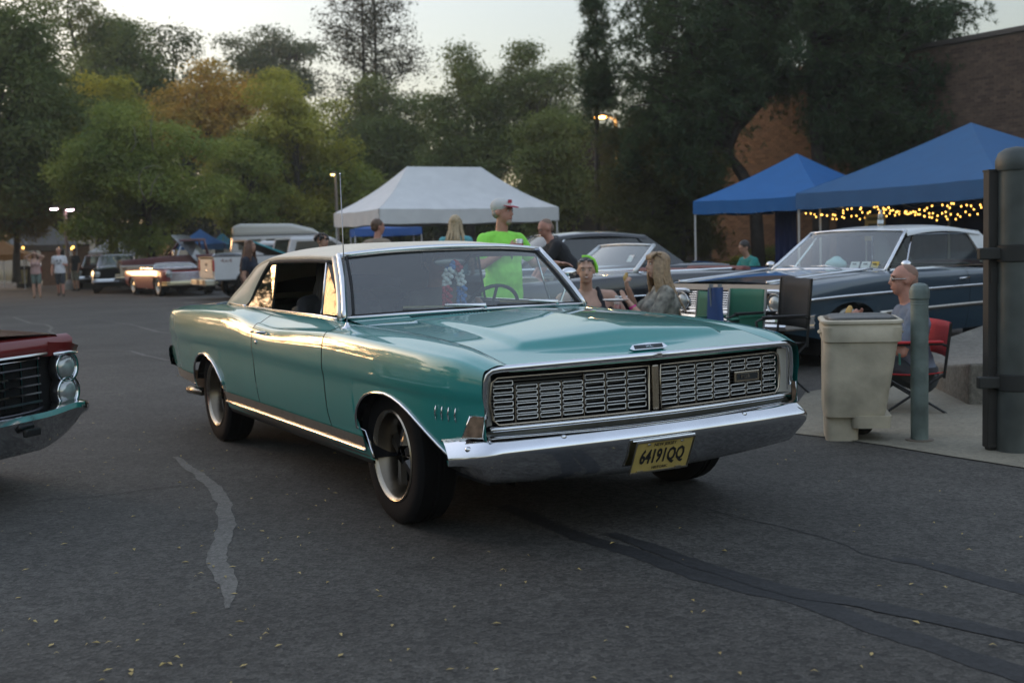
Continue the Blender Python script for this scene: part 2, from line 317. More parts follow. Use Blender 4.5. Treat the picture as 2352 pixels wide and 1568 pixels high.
def wheel(parent, c, r, w, side, rr, name='wheel', style='mag', steer=0., flat_side=None):
    """side -1: outer face looks to -y (local), +1: to +y"""
    e = bpy.data.objects.new(name, None); COL.objects.link(e); e.parent = parent; e.location = c; e.rotation_euler = (0, 0, steer)
    h = w / 2
    prof = [(rr * .93, -h * .8), (rr + .004, -h * .92), (rr + .02, -h), (r * .86, -h * 1.02), (r * .95, -h * .94), (r * .99, -h * .8), (r, -h * .55), (r, -h * .2), (r - .007, -h * .17), (r - .007, -h * .1), (r, -h * .07), (r, h * .07), (r - .007, h * .1), (r - .007, h * .17), (r, h * .2), (r, h * .55), (r * .99, h * .8), (r * .95, h * .94), (r * .86, h * 1.02), (rr + .02, h), (rr + .004, h * .92), (rr * .93, h * .8)]
    m = MB().lathe(prof, 40, axis='Y'); m.f = m.f[:-2]; m.m = m.m[:-2]
    m.obj('tyre', TYRE, e, smooth=True, autos=35)
    s = side
    if style == 'mag':
        pr = [(rr * .93, h * .80), (rr * 1.0, h * .86), (rr * 1.03, h * .97), (rr * 1.0, h * 1.03), (rr * .955, h * .98), (rr * .92, h * .85)]
        MB().lathe([(a, -s * b) for a, b in pr], 44, axis='Y', cap=False).obj('rim', STEEL, e, smooth=True, autos=40)
        MB().lathe([(a, -s * b) for a, b in [(rr * .92, h * .85), (rr * .86, h * .62), (rr * .80, h * .25), (rr * .79, -h * .2)]], 44, axis='Y', cap=False).obj('rim_barrel', mat('rim_barrel', (.20, .17, .13), .3, 1., var=.15, vscale=9), e, smooth=True)
        MB().lathe([(a, -s * b) for a, b in [(rr * .80, -h * .2), (rr * .62, -h * .32), (rr * .2, -h * .3), (0.001, -h * .28)]], 30, axis='Y', cap=False).obj('brake_drum', DRK, e, smooth=True)
        m = MB()
        for k in range(5):
            a = 2 * PI * k / 5 + .35
            for dd, wd_, zz in ((0, 1, 0),):
                P = []
                for t in lin(0, 1, 5):
                    rad = rr * (.20 + .60 * t); half = rr * (.13 + .07 * t * t); yy = -(-s) * (h * (.12 - .05 * t))
                    P.append([(rad * math.cos(a) - q * half * math.sin(a), s * (h * (.48 - .30 * t) - (.025 if abs(q) > .9 else 0)), rad * math.sin(a) + q * half * math.cos(a)) for q in (-1, -.55, .55, 1)])
                m.grid(P)
        m.obj('spoke_ring', mat('black_spoke', (.10, .095, .09), .28, .85, .3), e, smooth=True, autos=30)
        MB().lathe([(.001, s * h * .62), (rr * .10, s * h * .60), (rr * .155, s * h * .48), (rr * .17, s * h * .25), (rr * .24, s * h * .15), (rr * .24, -s * h * .2)], 20, axis='Y').obj('hub_cap', CHR, e, smooth=True, autos=40)
    else:
        rim = CHR if style == 'chrome' else (TEAL if style == 'teal' else STEEL)
        pr = [(rr * .93, h * .80), (rr * 1.02, h * .92), (rr * .97, h * 1.0), (rr * .92, h * .85), (rr * .80, h * .45), (rr * .6, h * .55), (rr * .35, h * .75), (.001, h * .8)]
        MB().lathe([(a, s * b) for a, b in [(p, -q) for p, q in pr]], 32, axis='Y', cap=False).obj('rim', rim, e, smooth=True, autos=40)
        if style == 'white':
            MB().lathe([(a, s * b) for a, b in [(rr * 1.06, -h * 1.012), (rr * 1.22, -h * 1.03)]], 32, axis='Y', cap=False).obj('white_wall', mat('white_wall', (.6, .6, .58), .6), e, smooth=True)
    return e

YAW = -1.0503
hero = thing('convertible_car', 'teal classic convertible with beige soft top and chrome bumper driving forward', 'car', (.1909, 5.92, 0), YAW)

# --- side: rows run from the inboard edge over the shoulder and the crease to the sill
hx = [-4.40, -4.25, -3.6, -3.0, -2.5, -2.2, -1.9, -1.5, -1.1, -.6, 0, .45, .7, .88]
zS = [.84, .885, .915, .932, .938, .922, .885, .868, .880, .893, .880, .862, .845, .806]
yS = [.83, .855, .90, .915, .912, .912, .915, .925, .928, .928, .930, .918, .89, .845]
yC = [.87, .90, .965, .985, .985, .982, .98, .98, .98, .982, .985, .972, .935, .875]
zC = [.70, .70, .705, .71, .715, .718, .712, .705, .70, .698, .698, .695, .693, .69]
bx_ = [-4.40, -4.25, -3.3, -3.15, -2.6, -2.0, -1.3, -1.0, -.75, -.7, 0, .5, .88]
yB = [.70, .70, .70, .735, .745, .765, .785, .785, .775, .765, .755, .745, .74]
zB = [.86, .905, .945, .950, .945, .945, .945, .938, .925, .922, .905, .875, .812]
def zbot(x): return ip([-4.4, -4.1, -3.5, -3.35, -2.4, 0, .7, .88], [.52, .45, .40, .33, .285, .285, .40, .44], x)
def arch(x):
    a = None
    t = (x - .02) / .38
    if -.28 <= x <= .66:
        a = ip([-.28, -.265, -.22, -.12, .0, .12, .28, .42, .55, .66], [.44, .50, .555, .615, .64, .645, .615, .555, .485, .415], x)
    if -3.38 <= x <= -2.62:
        a = ip([-3.38, -3.36, -3.28, -3.15, -3.0, -2.85, -2.72, -2.64, -2.62], [.40, .46, .54, .605, .625, .60, .54, .46, .40], x)
    return a
def section(x, inb=True, nA=7, nB=14, nC=10):
    yb, zb = ip(bx_, yB, x), ip(bx_, zB, x); ys, zs = ip(hx, yS, x), ip(hx, zS, x); yc, zc = ip(hx, yC, x), ip(hx, zC, x)
    P = []
    for i in range(nA):
        t = i / nA; P.append((yb + (ys - yb) * t, zb + (zs - zb) * t + .012 * math.sin(PI * t)))
    for i in range(nB + 1):
        a = PI / 2 * (i / nB); P.append((ys + (yc - ys) * math.sin(a) ** .74, zs - (zs - zc) * (1 - math.cos(a) ** .74)))
    zr = zbot(x); ar = arch(x); zl = max(zr, ar) if ar else zr
    def yl(z):
        q = (zc - z) / (zc - .285); return yc - .009 * min(1, q / .06) - .055 * max(0, q) ** 2.2
    for i in range(1, nC + 1):
        t = i / nC; z = zc - .014 if i == 1 else (zc - .014) + (zl - zc + .014) * ((i - 1) / (nC - 1)); P.append((yl(z), z))
    return P
def warp(x, z):
    """the sill reaches forward under the front wheel arch"""
    if -.95 < x <= -.27 and z < .46: x += (.46 - z) * .75 * max(0, 1 - abs(x + .28) / .66)
    if -3.4 > x > -4.2 and z < .46: x += 0
    return x
def side_panel(name, x0, x1, s, extra=()):
    xs = sorted(set([x0 + (x1 - x0) * i / 34 for i in range(35)] + [e for e in extra if x0 < e < x1]))
    P = [[(warp(x, z), s * y, z) for (y, z) in section(x)] for x in xs]
    return MB().grid(P).obj(name, TEAL, hero, smooth=True, autos=50, solid=0.0)
ex = [-.2801, -.2799, -.275, -.265, -.25, -.23, -.2, .6599, .6601, -3.3801, -3.3799, -3.37, -3.35, -3.32, -2.6199, -2.6201, -2.63, -2.65, -2.68]
doors = {}
for s in (-1, 1):
    side_panel('front_fender', -.670, .88, s, ex)
    doors[s] = side_panel('door', -1.873, -.682, s)
    side_panel('quarter_panel', -4.40, -1.885, s, ex)
    # dark jamb behind the panel gaps
    for xg in (-.676, -1.879):
        MB().grid([[(xg + d, s * (y - .012), z - .004) for (y, z) in section(xg)[4:]] for d in (-.02, .02)]).obj('door_gap', DRK, hero)
# wheel arch lips
for s in (-1, 1):
    for xs in ([-.28, -.275, -.265, -.245, -.22, -.17, -.12, -.06, 0, .06, .12, .2, .28, .35, .42, .5, .55, .6, .655], [-3.375, -3.36, -3.32, -3.28, -3.2, -3.1, -3.0, -2.9, -2.8, -2.72, -2.66, -2.63]):
        pts = []
        for x in xs:
            y, z = section(x)[-1]; pts.append((x, s * (y + .003), z))
        if xs[0] > -1: pts = [(warp(-.28, z) , s * (section(-.30)[-1][0] + .004), z) for z in (.30, .34, .38, .42)] + pts
        MB().tube(pts, .008, 6).obj('arch_trim', CHR if s < 0 else CHR, hero, smooth=True)
        # wheel housing
        P = [[(x, s * yy, z - .004) for yy in (.93, .60)] for (x, _, z) in pts]
        MB().grid(P).obj('wheel_housing', DRK, hero)
        P = [[(x, s * .60, z) for z in (zz, .25)] for (x, _, zz) in pts]
        MB().grid(P).obj('wheel_housing', DRK, hero)
# sill trim: brushed band with a bright bead under it
for s in (-1, 1):
    for (a, b) in ((-2.60, -.22), (.675, .865), (-4.05, -3.40)):
        P = []; Q = []
        for x in lin(a, b, 24):
            xw = lambda z: warp(x, z)
            def yy(z):
                yc = ip(hx, yC, x); q = (.70 - z) / .415; return yc - .009 - .055 * max(0, q) ** 2.2 + .006
            dz = .045 if a > 0 else (.05 if a < -3.5 else 0)
            P.append([(xw(z), s * yy(z), z) for z in (.398 + dz, .395 + dz, .345 + dz * .9, .335 + dz * .9)]); Q.append((xw(.33), s * (yy(.33) + .004), .33 + dz * .9))
        MB().grid(P).obj('sill_trim', ALU, hero, smooth=True)
        MB().tube(Q, .006, 6).obj('sill_bead', CHR, hero, smooth=True)
        MB().tube([(q[0], q[1] * .9985, q[2] + .068) for q in Q], .004, 5).obj('sill_bead', DRK, hero, smooth=True)
    # rocker below
    P = [[(warp(x, z), s * y, z) for y, z in ((.92, .33), (.925, .30), (.90, .255), (.80, .235))] for x in lin(-2.62, -.20, 12)]
    MB().grid(P).obj('rocker_panel', mat('rocker_dark', (.05, .055, .055), .4, .6), hero, smooth=True)
# hood: plateau with bevelled edges, front lip bending down
def hoodz(x, y):
    e = ip(bx_, zB, x); yb = ip(bx_, yB, x); t = abs(y) / yb; a = abs(y)
    fr_ = 1 / (1 + math.exp((x - .70 + .03 * (a / .5) ** 2) / .010))
    z = e + (.006 + .012 * fr_) * (1 - t * t)
    w = .47 + .09 * (x + .7) / 1.4
    z += (.022 + .026 * max(0, 1 - a / w)) * fr_ * (1 / (1 + math.exp((a - w) / .008))) * min(1, max(0, (x + .60) / .3))
    return z
def xlip(y): return .93 - .075 * (abs(y) / .87) ** 1.6
xs = sorted(lin(-.58, .5, 40) + lin(.51, .70, 34) + lin(.71, .9, 12)); ys = sorted(set([round(v, 4) for v in lin(-1, 1, 121)]))
P = []
for x in xs:
    row = []
    for t in ys:
        xx = -.58 + (x + .58) * (xlip(t * .74) - .012 + .58) / 1.48
        yb = ip(bx_, yB, xx) - .004; row.append((xx, t * yb, hoodz(xx, t * yb)))
    P.append(row)
P.append([(x + .008, y, z - .006) for x, y, z in P[-1]]); P.append([(x + .002, y, z - .022) for x, y, z in P[-1]])
hood = MB().grid(P).obj('hood', TEAL, hero, smooth=True)
# hood emblem
em = MB().prism([(-.105, 0), (-.085, .018), (0, .025), (.085, .018), (.105, 0), (.085, -.008), (-.085, -.008)], 'X', 0, .014).obj('hood_emblem', CHR, hood, loc=(.838, 0, hoodz(.838, 0) + .006), rot=(0, -.55, 0))
EMB = mat('emblem_dark', (.03, .035, .04), .3, .3)
MB().box((.0150, 0, .006), (.003, .155, .018)).obj('emblem_plate', EMB, hood, loc=em.location, rot=em.rotation_euler)
text_obj('emblem_letters', 'XL', .020, CHR, hood, Vector(em.location) + Vector((.0135, 0, .0135)), (PI / 2 - .95, 0, PI / 2), sx=1.7)
# cowl with vents
P = [[(x, t * yb, z + .018 * (1 - t * t)) for t in lin(-1, 1, 31)] for (x, yb, z) in ((-1.02, .74, .930), (-.86, .765, .932), (-.72, .77, .920))]
for r, k in zip(P, (-.06, -.02, 0)): pass
P = [[(x + .14 * (1 - t * t) * kk, t * yb, z + .02 * (1 - t * t)) for t in lin(-1, 1, 41)] for (x, yb, z, kk) in ((-.86, .755, .934, 1), (-.78, .765, .934, .75), (-.68, .77, .928, .35), (-.585, .768, .9185, 0))]
cowl = MB().grid(P).obj('cowl', TEAL, hero, smooth=True)
def cowlp(t, k):  # k 0 front .. 1 back
    a, b = P[3], P[0]; i = min(39, max(0, (t + 1) / 2 * 40)); j = int(i); f = i - j
    pa = Vector(P[2][j]).lerp(Vector(P[2][j + 1]), f); pb = Vector(P[1][j]).lerp(Vector(P[1][j + 1]), f); return pa.lerp(pb, k)
for blk in ((-.60, -.34), (-.32, -.02), (.02, .32), (.34, .60)):
    for t in lin(blk[0], blk[1], 13):
        a = cowlp(t, -.05); b = cowlp(t, .55)
        MB().tube([a + Vector((0, 0, .001)), b + Vector((0, 0, .001))], .0055, 4, sq=(.5, 1)).obj('vent_slot', DRK, cowl)
# front: valance below hood edge, grille cavity
gr = bpy.data.objects.new('grille', None); COL.objects.link(gr); gr.parent = hero
cav = MB()
yy = lin(-.83, .83, 25)
GZT, GZB = .80, .555
cav.grid([[(xlip(y) - .14, y, z) for z in (GZT + .01, GZB - .02)] for y in yy])
cav.grid([[(xlip(y) - d, y, GZT + .006) for d in (0.0, .15)] for y in yy])
cav.grid([[(xlip(y) - d, y, GZB - .01) for d in (0.0, .15)] for y in yy])
cav.obj('grille_cavity', DRK, gr)
# chrome upper lip along the hood edge, rounded over the corners and down the ends
def lip_path(s):
    pts = [(xlip(y) + .004, s * y, .812 - .008 * (y / .8) ** 2) for y in lin(0, .78, 14)]
    pts += [(.862, s * .815, .800), (.855, s * .838, .782), (.852, s * .848, .75), (.850, s * .852, .70), (.848, s * .852, .65), (.846, s * .848, .60)]
    return pts
for s in (-1, 1):
    pts = lip_path(s)
    MB().tube(pts, [.017] * 14 + [.017, .018, .018, .018, .018, .017], 8, sq=(.9, .8), up=(0, 0, 1)).obj('grille_surround', CHR, gr, smooth=True)
    # broad end bezel, chrome outside and satin panel inside
    P = [[(.815 + dx, s * y, z) for (dx, y) in ((.022, .860), (.03, .850), (.028, .835), (-.02, .82))] for z in lin(.79, .575, 8)]
    MB().grid(P).obj('end_bezel', CHR, gr, smooth=True)
    P = [[(xlip(y) - .052 + .05 * ((y - .795) / .05) ** 2, s * y, z) for y in lin(.795, .845, 5)] for z in lin(.775, .562, 5)]
    MB().grid(P).obj('end_panel', mat('satin_panel', (.42, .42, .40), .45, .7), gr, smooth=True)
    # inner frame of each half
    zt, zb = .762, .562; RD = .055; GB = mat('grille_bright', (.70, .70, .68), .25, .7)
    fr = [(xlip(y) - RD + .012, s * y, zt) for y in lin(.032, .77, 12)] + [(xlip(.795) - RD + .01, s * .795, zt - .02), (xlip(.805) - RD + .01, s * .805, .66), (xlip(.795) - RD + .01, s * .795, zb + .025)] + [(xlip(y) - RD + .012, s * y, zb) for y in lin(.77, .032, 12)]
    MB().tube(fr, .006, 6, closed=True).obj('grille_frame', STEEL, gr, smooth=True)
    pitch = .1085
    for ci in range(7):
        yc_ = .088 + pitch * ci
        low_ = s < 0 and ci >= 3
        top = zt - .012 - (.024 if low_ and ci < 6 else 0); rows = 5 if (ci < 3 and s < 0) else 6
        hgt = (top - zb - .012) / rows
        for r_ in range(rows):
            if s > 0 and ci in (4, 5) and r_ in (2, 3): continue
            z = zb + .012 + hgt * (r_ + .5); w2, h2 = pitch * .44, hgt * .33
            if ci == 6: w2 *= .92
            pts = []
            for (cx_, cz_, a0) in ((w2 - .005, h2 - .004, 0), (-w2 + .005, h2 - .004, 90), (-w2 + .005, -h2 + .004, 180), (w2 - .005, -h2 + .004, 270)):
                for a in (0, 45, 90):
                    A = math.radians(a0 + a); yl_ = yc_ + cx_ + .005 * math.cos(A); pts.append((xlip(yl_) - RD, s * yl_, z + cz_ + .004 * math.sin(A)))
            MB().tube(pts, .0032, 4, closed=True).obj('grille_ring', GB, gr, smooth=True)
        if ci < 6: MB().box((xlip(yc_ + pitch / 2) - RD - .006, s * (yc_ + pitch / 2), (top + zb) / 2), (.012, .0032, top - zb)).obj('grille_divider', STEEL, gr)
    for z in lin(zb + .02, zt - .02, 12):
        MB().tube([(xlip(y) - RD - .025, s * y, z) for y in lin(.04, .79, 9)], .003, 4).obj('grille_bar', mat('grille_dark', (.10, .105, .105), .4, .8), gr)
MB().box((xlip(0) - .05, 0, .662), (.035, .036, .205)).obj('grille_divider', STEEL, gr, bevel=.006)
# badge in the left half
bd = MB().box((xlip(.575) - .050, .575, .662), (.012, .155, .052)).obj('grille_badge', STEEL, gr, bevel=.004)
MB().box((xlip(.575) - .0432, .575, .662), (.003, .128, .03)).obj('badge_plate', EMB, gr)
text_obj('badge_letters', 'FORD', .026, STEEL, gr, (xlip(.575) - .0412, .575, .662), (PI / 2, 0, PI / 2 + .07), sx=1.3)
# lower chrome moulding and splash panel under the grille
MB().tube([(xlip(y) + .0, y, .552) for y in lin(-.83, .83, 25)], .013, 8, sq=(.9, 1)).obj('grille_moulding', CHR, gr, smooth=True)
MB().grid([[(xlip(y) + d, y, z) for d, z in ((-.005, .545), (-.03, .53), (-.03, .44))] for y in lin(-.84, .84, 25)]).obj('splash_panel', mat('splash', (.30, .31, .28), .4, .6), hero, smooth=True)
# corner lamps
for s in (-1, 1):
    cL = Vector((.838, s * .886, .568)); uL = Vector((-.80, s * .60, 0)); vL = Vector((-.10, s * .13, -.98)).normalized(); fr = [tuple(cL - uL * .034 - vL * .046), tuple(cL + uL * .030 - vL * .046), tuple(cL + uL * .052 + vL * .046), tuple(cL - uL * .042 + vL * .046)]
    MB().tube([(x + .004, y * 1.004, z) for x, y, z in fr], .0050, 6, closed=True).obj('lamp_bezel', CHR, hero, smooth=True)
    v = [(x + .006, y * 1.006, z) for x, y, z in fr] + [(x - .012, y * .985, z) for x, y, z in fr]
    MB().add(v, [(0, 1, 2, 3), (4, 7, 6, 5), (0, 4, 5, 1), (1, 5, 6, 2), (2, 6, 7, 3), (3, 7, 4, 0)]).obj('corner_lamp', AMB, hero)
    for k in range(4):
        x = .585 + k * .045; y1, y2 = ip(hx, yC, x) - .006, ip(hx, yC, x) - .014
        MB().tube([(x, s * y2, .575), (x + .012, s * (y1 + .003), .61), (x + .018, s * y1, .64)], [.002, .004, .002], 5).obj('fender_louver', CHR, hero, smooth=True)
# front bumper
bp_y = sorted(set(lin(-.985, .985, 61)))
def bump_sec(y):
    a = abs(y); t = a / .985
    xf = .985 - .05 * t ** 1.4 - .16 * max(0, (t - .86) / .14) ** 1.7
    zt = .536 - .035 * max(0, (t - .84) / .16) ** 1.3
    zb = .297 + .045 * t * t + .05 * max(0, (t - .85) / .15) ** 2
    zk = zt - .068
    return [(xf - .125, y * .97, zt - .012), (xf - .118, y * .972, zt), (xf - .085, y * .98, zt - .003), (xf - .045, y * .99, zt - .022), (xf - .012, y * .998, zk + .018), (xf - .002, y, zk + .004), (xf, y, zk - .006), (xf - .008, y * .998, zk - .03), (xf - .028, y * .99, (zk + zb) / 2), (xf - .055, y * .98, zb + .03), (xf - .08, y * .965, zb), (xf - .12, y * .95, zb + .004)]
m = MB().grid([bump_sec(y) for y in bp_y])
bump = m.obj('front_bumper', CHR, hero, smooth=True, autos=60)
for y in (-.93, -.52, .48, .95):
    sct = bump_sec(y); p = (Vector(sct[3]) + Vector(sct[4])) / 2
    MB().ell(p + Vector((-.004, 0, -.001)), (.012, .015, .012), 10, 6).obj('bumper_bolt', CHR, bump, smooth=True)
# plate with frame
pl_rot = (0, .42, 0); pl_loc = Vector((.972, -.03, .375))
plate = MB().box((0, 0, 0), (.004, .305, .152)).obj('license_plate', mat('plate_yellow', (.46, .35, .11), .4, var=.12, vscale=20), hero, loc=pl_loc, rot=pl_rot)
INK = mat('plate_ink', (.015, .015, .015), .5)
text_obj('plate_number', '64191QQ', .098, INK, plate, (.0035, 0, -.004), (PI / 2, 0, PI / 2), depth=.0008, sx=.60, bold=.0026)
text_obj('plate_state', 'NEW JERSEY', .022, INK, plate, (.0035, 0, .058), (PI / 2, 0, PI / 2), depth=.0006)
text_obj('plate_caption', 'HISTORIC', .020, INK, plate, (.0035, 0, -.062), (PI / 2, 0, PI / 2), depth=.0006)
fr = [(.003, -.158, -.08), (.003, .158, -.08), (.003, .158, .08), (.003, -.158, .08)]
MB().tube(fr, .006, 4, closed=True).obj('plate_frame', ALU, plate)
for q in (-1, 1):
    MB().box((.006, q * .105, -.076), (.008, .03, .014)).obj('plate_clip', ALU, plate)
    MB().ell((.005, q * .09, .064), (.004, .009, .006), 8, 5).obj('plate_screw', ALU, plate)
MB().tube([(.990, -.20, .452), (.990, .14, .452)], .004, 5).obj('plate_hood', CHR, hero)
# deck lid and tail
P = [[(x, t * ip(bx_, yB, x) * .992, ip(bx_, zB, x) + .03 * (1 - t * t)) for t in lin(-1, 1, 21)] for x in lin(-3.16, -4.38, 20)]
MB().grid(P).obj('trunk_lid', TEAL, hero, smooth=True)
P = [[(-4.40 - .03 * math.sin(PI * (z - .45) / .5), t * (.80 if z > .85 else .84), z) for t in lin(-1, 1, 15)] for z in (.85, .8, .7, .6, .5)]
MB().grid(P).obj('tail_panel', TEAL, hero, smooth=True)
P = []
for t in lin(-1, 1, 31):
    a = abs(t); x = -4.50 + .04 * a + .16 * max(0, (a - .88) / .12) ** 1.5
    P.append([(x + .09, t * .88, .60), (x + .03, t * .90, .60), (x, t * .905, .57), (x, t * .905, .52), (x + .03, t * .90, .45), (x + .10, t * .87, .44)])
MB().grid(P).obj('rear_bumper', CHR, hero, smooth=True, autos=60)
# the chrome wrap at the rear corner and tail pipe
MB().tube([(-3.75, -.80, .27), (-3.95, -.81, .265), (-4.06, -.815, .26)], .032, 10).obj('exhaust_pipe', STEEL, hero, smooth=True)
# underbody
MB().box((-1.8, 0, .33), (4.9, 1.45, .12)).obj('underbody', DRK, hero)
MB().box((.35, 0, .42), (.9, 1.2, .25)).obj('engine_bay', DRK, hero)
# wheels
for x in (0, -3.023):
    for s in (-1, 1):
        wheel(hero, (x, s * .802, .33), .33, .198, s, .218)
MB().tube([(0, -.7, .33), (0, .7, .33)], .04, 6).obj('front_axle', DRK, hero); MB().tube([(-3.023, -.7, .33), (-3.023, .7, .33)], .045, 6).obj('rear_axle', DRK, hero)
# door handles
for s in (-1, 1):
    x0 = -1.80; y = ip(hx, yC, x0) - .005
    MB().tube([(x0, s * (y - .01), .832), (x0 + .01, s * (y + .025), .838), (x0 + .15, s * (y + .027), .842), (x0 + .19, s * (y - .004), .842)], [.011, .012, .012, .009], 6, sq=(.7, 1)).obj('door_handle', CHR, doors[s], smooth=True)
    MB().ell((x0 + .02, s * (y + .006), .775), (.012, .008, .012), 8, 6).obj('door_lock', CHR, doors[s], smooth=True)
# belt line chrome
for s in (-1, 1):
    MB().tube([(x, s * ip(bx_, yB, x), ip(bx_, zB, x) + .004) for x in lin(-3.12, -.86, 22)], .010, 6, sq=(.7, 1.2)).obj('belt_trim', CHR, hero, smooth=True)
# windshield
WB = lambda t: Vector((-.85 + .17 * (1 - t * t), t * .765, .944 + .018 * (1 - t * t)))
WT = lambda t: Vector((-1.175 + .12 * (1 - t * t), t * .655, 1.275 + .034 * (1 - t * t)))
def ws(t, k): p = WB(t).lerp(WT(t), k); p.x += .025 * math.sin(PI * k); return p
wsx = MB().grid([[ws(t, k) for k in lin(0, 1, 9)] for t in lin(-1, 1, 25)]).obj('windshield', GLS, hero, smooth=True)
for s in (-1, 1):
    MB().tube([ws(s, k) + Vector((.005, s * .012, 0)) for k in lin(-.02, 1.02, 9)], .021, 8, sq=(1, .8)).obj('windshield_pillar', CHR, hero, smooth=True)
    MB().tube([ws(s, k) + Vector((-.035, s * .018, -.01)) for k in lin(0, 1.0, 9)], .022, 8).obj('pillar_inner', ALU, hero, smooth=True)
    MB().tube([ws(s * .955, k) + Vector((.006, 0, 0)) for k in lin(0.02, .98, 9)], .009, 5).obj('windshield_seal', BLK, hero, smooth=True)
MB().tube([ws(t, 1.0) + Vector((.004, 0, .006)) for t in lin(-1, 1, 25)], .017, 8, sq=(1.0, .8)).obj('windshield_header', CHR, hero, smooth=True)
MB().tube([ws(t, .965) + Vector((.004, 0, 0)) for t in lin(-.97, .97, 25)], .008, 5).obj('windshield_seal', BLK, hero, smooth=True)
MB().tube([ws(t, .0) + Vector((.012, 0, .0)) for t in lin(-1, 1, 25)], .010, 6).obj('windshield_base_trim', CHR, hero, smooth=True)
MB().tube([ws(t, .03) + Vector((.006, 0, .0)) for t in lin(-.97, .97, 25)], .008, 5).obj('windshield_seal', BLK, hero, smooth=True)
# wipers
for (piv, tip, tt) in ((-.02, -.62, .05), (.66, .14, .045)):
    a = WB(piv) + Vector((.035, 0, .005)); b = ws((piv + tip) / 2, .07) + Vector((.022, 0, .01)); 
    w = MB().tube([a, a + Vector((0, 0, .02)), b.lerp(a, .3) + Vector((.0, 0, .006)), b], [.012, .011, .008, .006], 5).obj('wiper', CHR, hero, smooth=True)
    MB().tube([ws(piv + (tip - piv) * q, .035 + .06 * q) + Vector((.016, 0, .004)) for q in lin(.12, 1.0, 9)], .006, 4, sq=(1.3, .7)).obj('wiper_blade', mat('wiper_steel', (.3, .31, .31), .35, .8), w)
# antenna on the right front fender
ax, ay = -.60, -.86
az = ip(bx_, zB, ax) + (ip(hx, zS, ax) - ip(bx_, zB, ax)) * .6
an = MB().lathe([(.034, 0), (.034, .006), (.018, .014), (.012, .022), (.008, .035), (.001, .036)], 16, c=(ax, ay, az)).obj('antenna', CHR, hero, smooth=True, autos=30)
MB().tube([(ax, ay, az + .03), (ax - .01, ay, az + .42), (ax - .012, ay, az + .80)], [.0042, .0032, .0022], 6).obj('antenna_mast', mat('antenna_steel', (.35, .35, .36), .3, .9), an, smooth=True)
MB().ell((ax - .012, ay, az + .80), (.005, .005, .005), 8, 6).obj('antenna_tip', CHR, an, smooth=True)
# soft top
TOP = mat('beige_vinyl', (.76, .68, .54), .62, var=.07, vscale=4, bump=.15, bscale=140)
tx = [-1.165, -1.19, -1.28, -1.55, -2.0, -2.25, -2.45, -2.62, -2.80, -3.0, -3.17]
tz = [1.295, 1.314, 1.332, 1.348, 1.350, 1.338, 1.298, 1.225, 1.135, 1.045, .965]     # centre line
ty = [.675, .685, .70, .715, .725, .732, .737, .742, .747, .75, .745]                  # half width at the rail
tr = [1.262, 1.268, 1.275, 1.280, 1.278, 1.265, 1.228, 1.160, 1.088, 1.018, .955]           # rail height
P = []
for x in lin(-1.165, -3.17, 48):
    zc, hw, zr = ip(tx, tz, x), ip(tx, ty, x), ip(tx, tr, x); row = []
    xf = lambda t: x + (.14 * (1 - t * t) * max(0, 1 - (-1.165 - x) / .5)) 
    for t in lin(-1, 1, 41):
        a = abs(t); q = (1 - a ** 3.2); row.append((xf(t) - (0.05 * (1 - a * a) * max(0, (-x - 2.6) / .5)), t * hw * (1 if a < .97 else 1), zr + (zc - zr) * q ** .9 + .004 * math.sin(x * 19) * q))
    row = [(row[0][0], row[0][1] * .985, row[0][2] - .018)] + row + [(row[-1][0], row[-1][1] * .985, row[-1][2] - .018)]
    P.append(row)
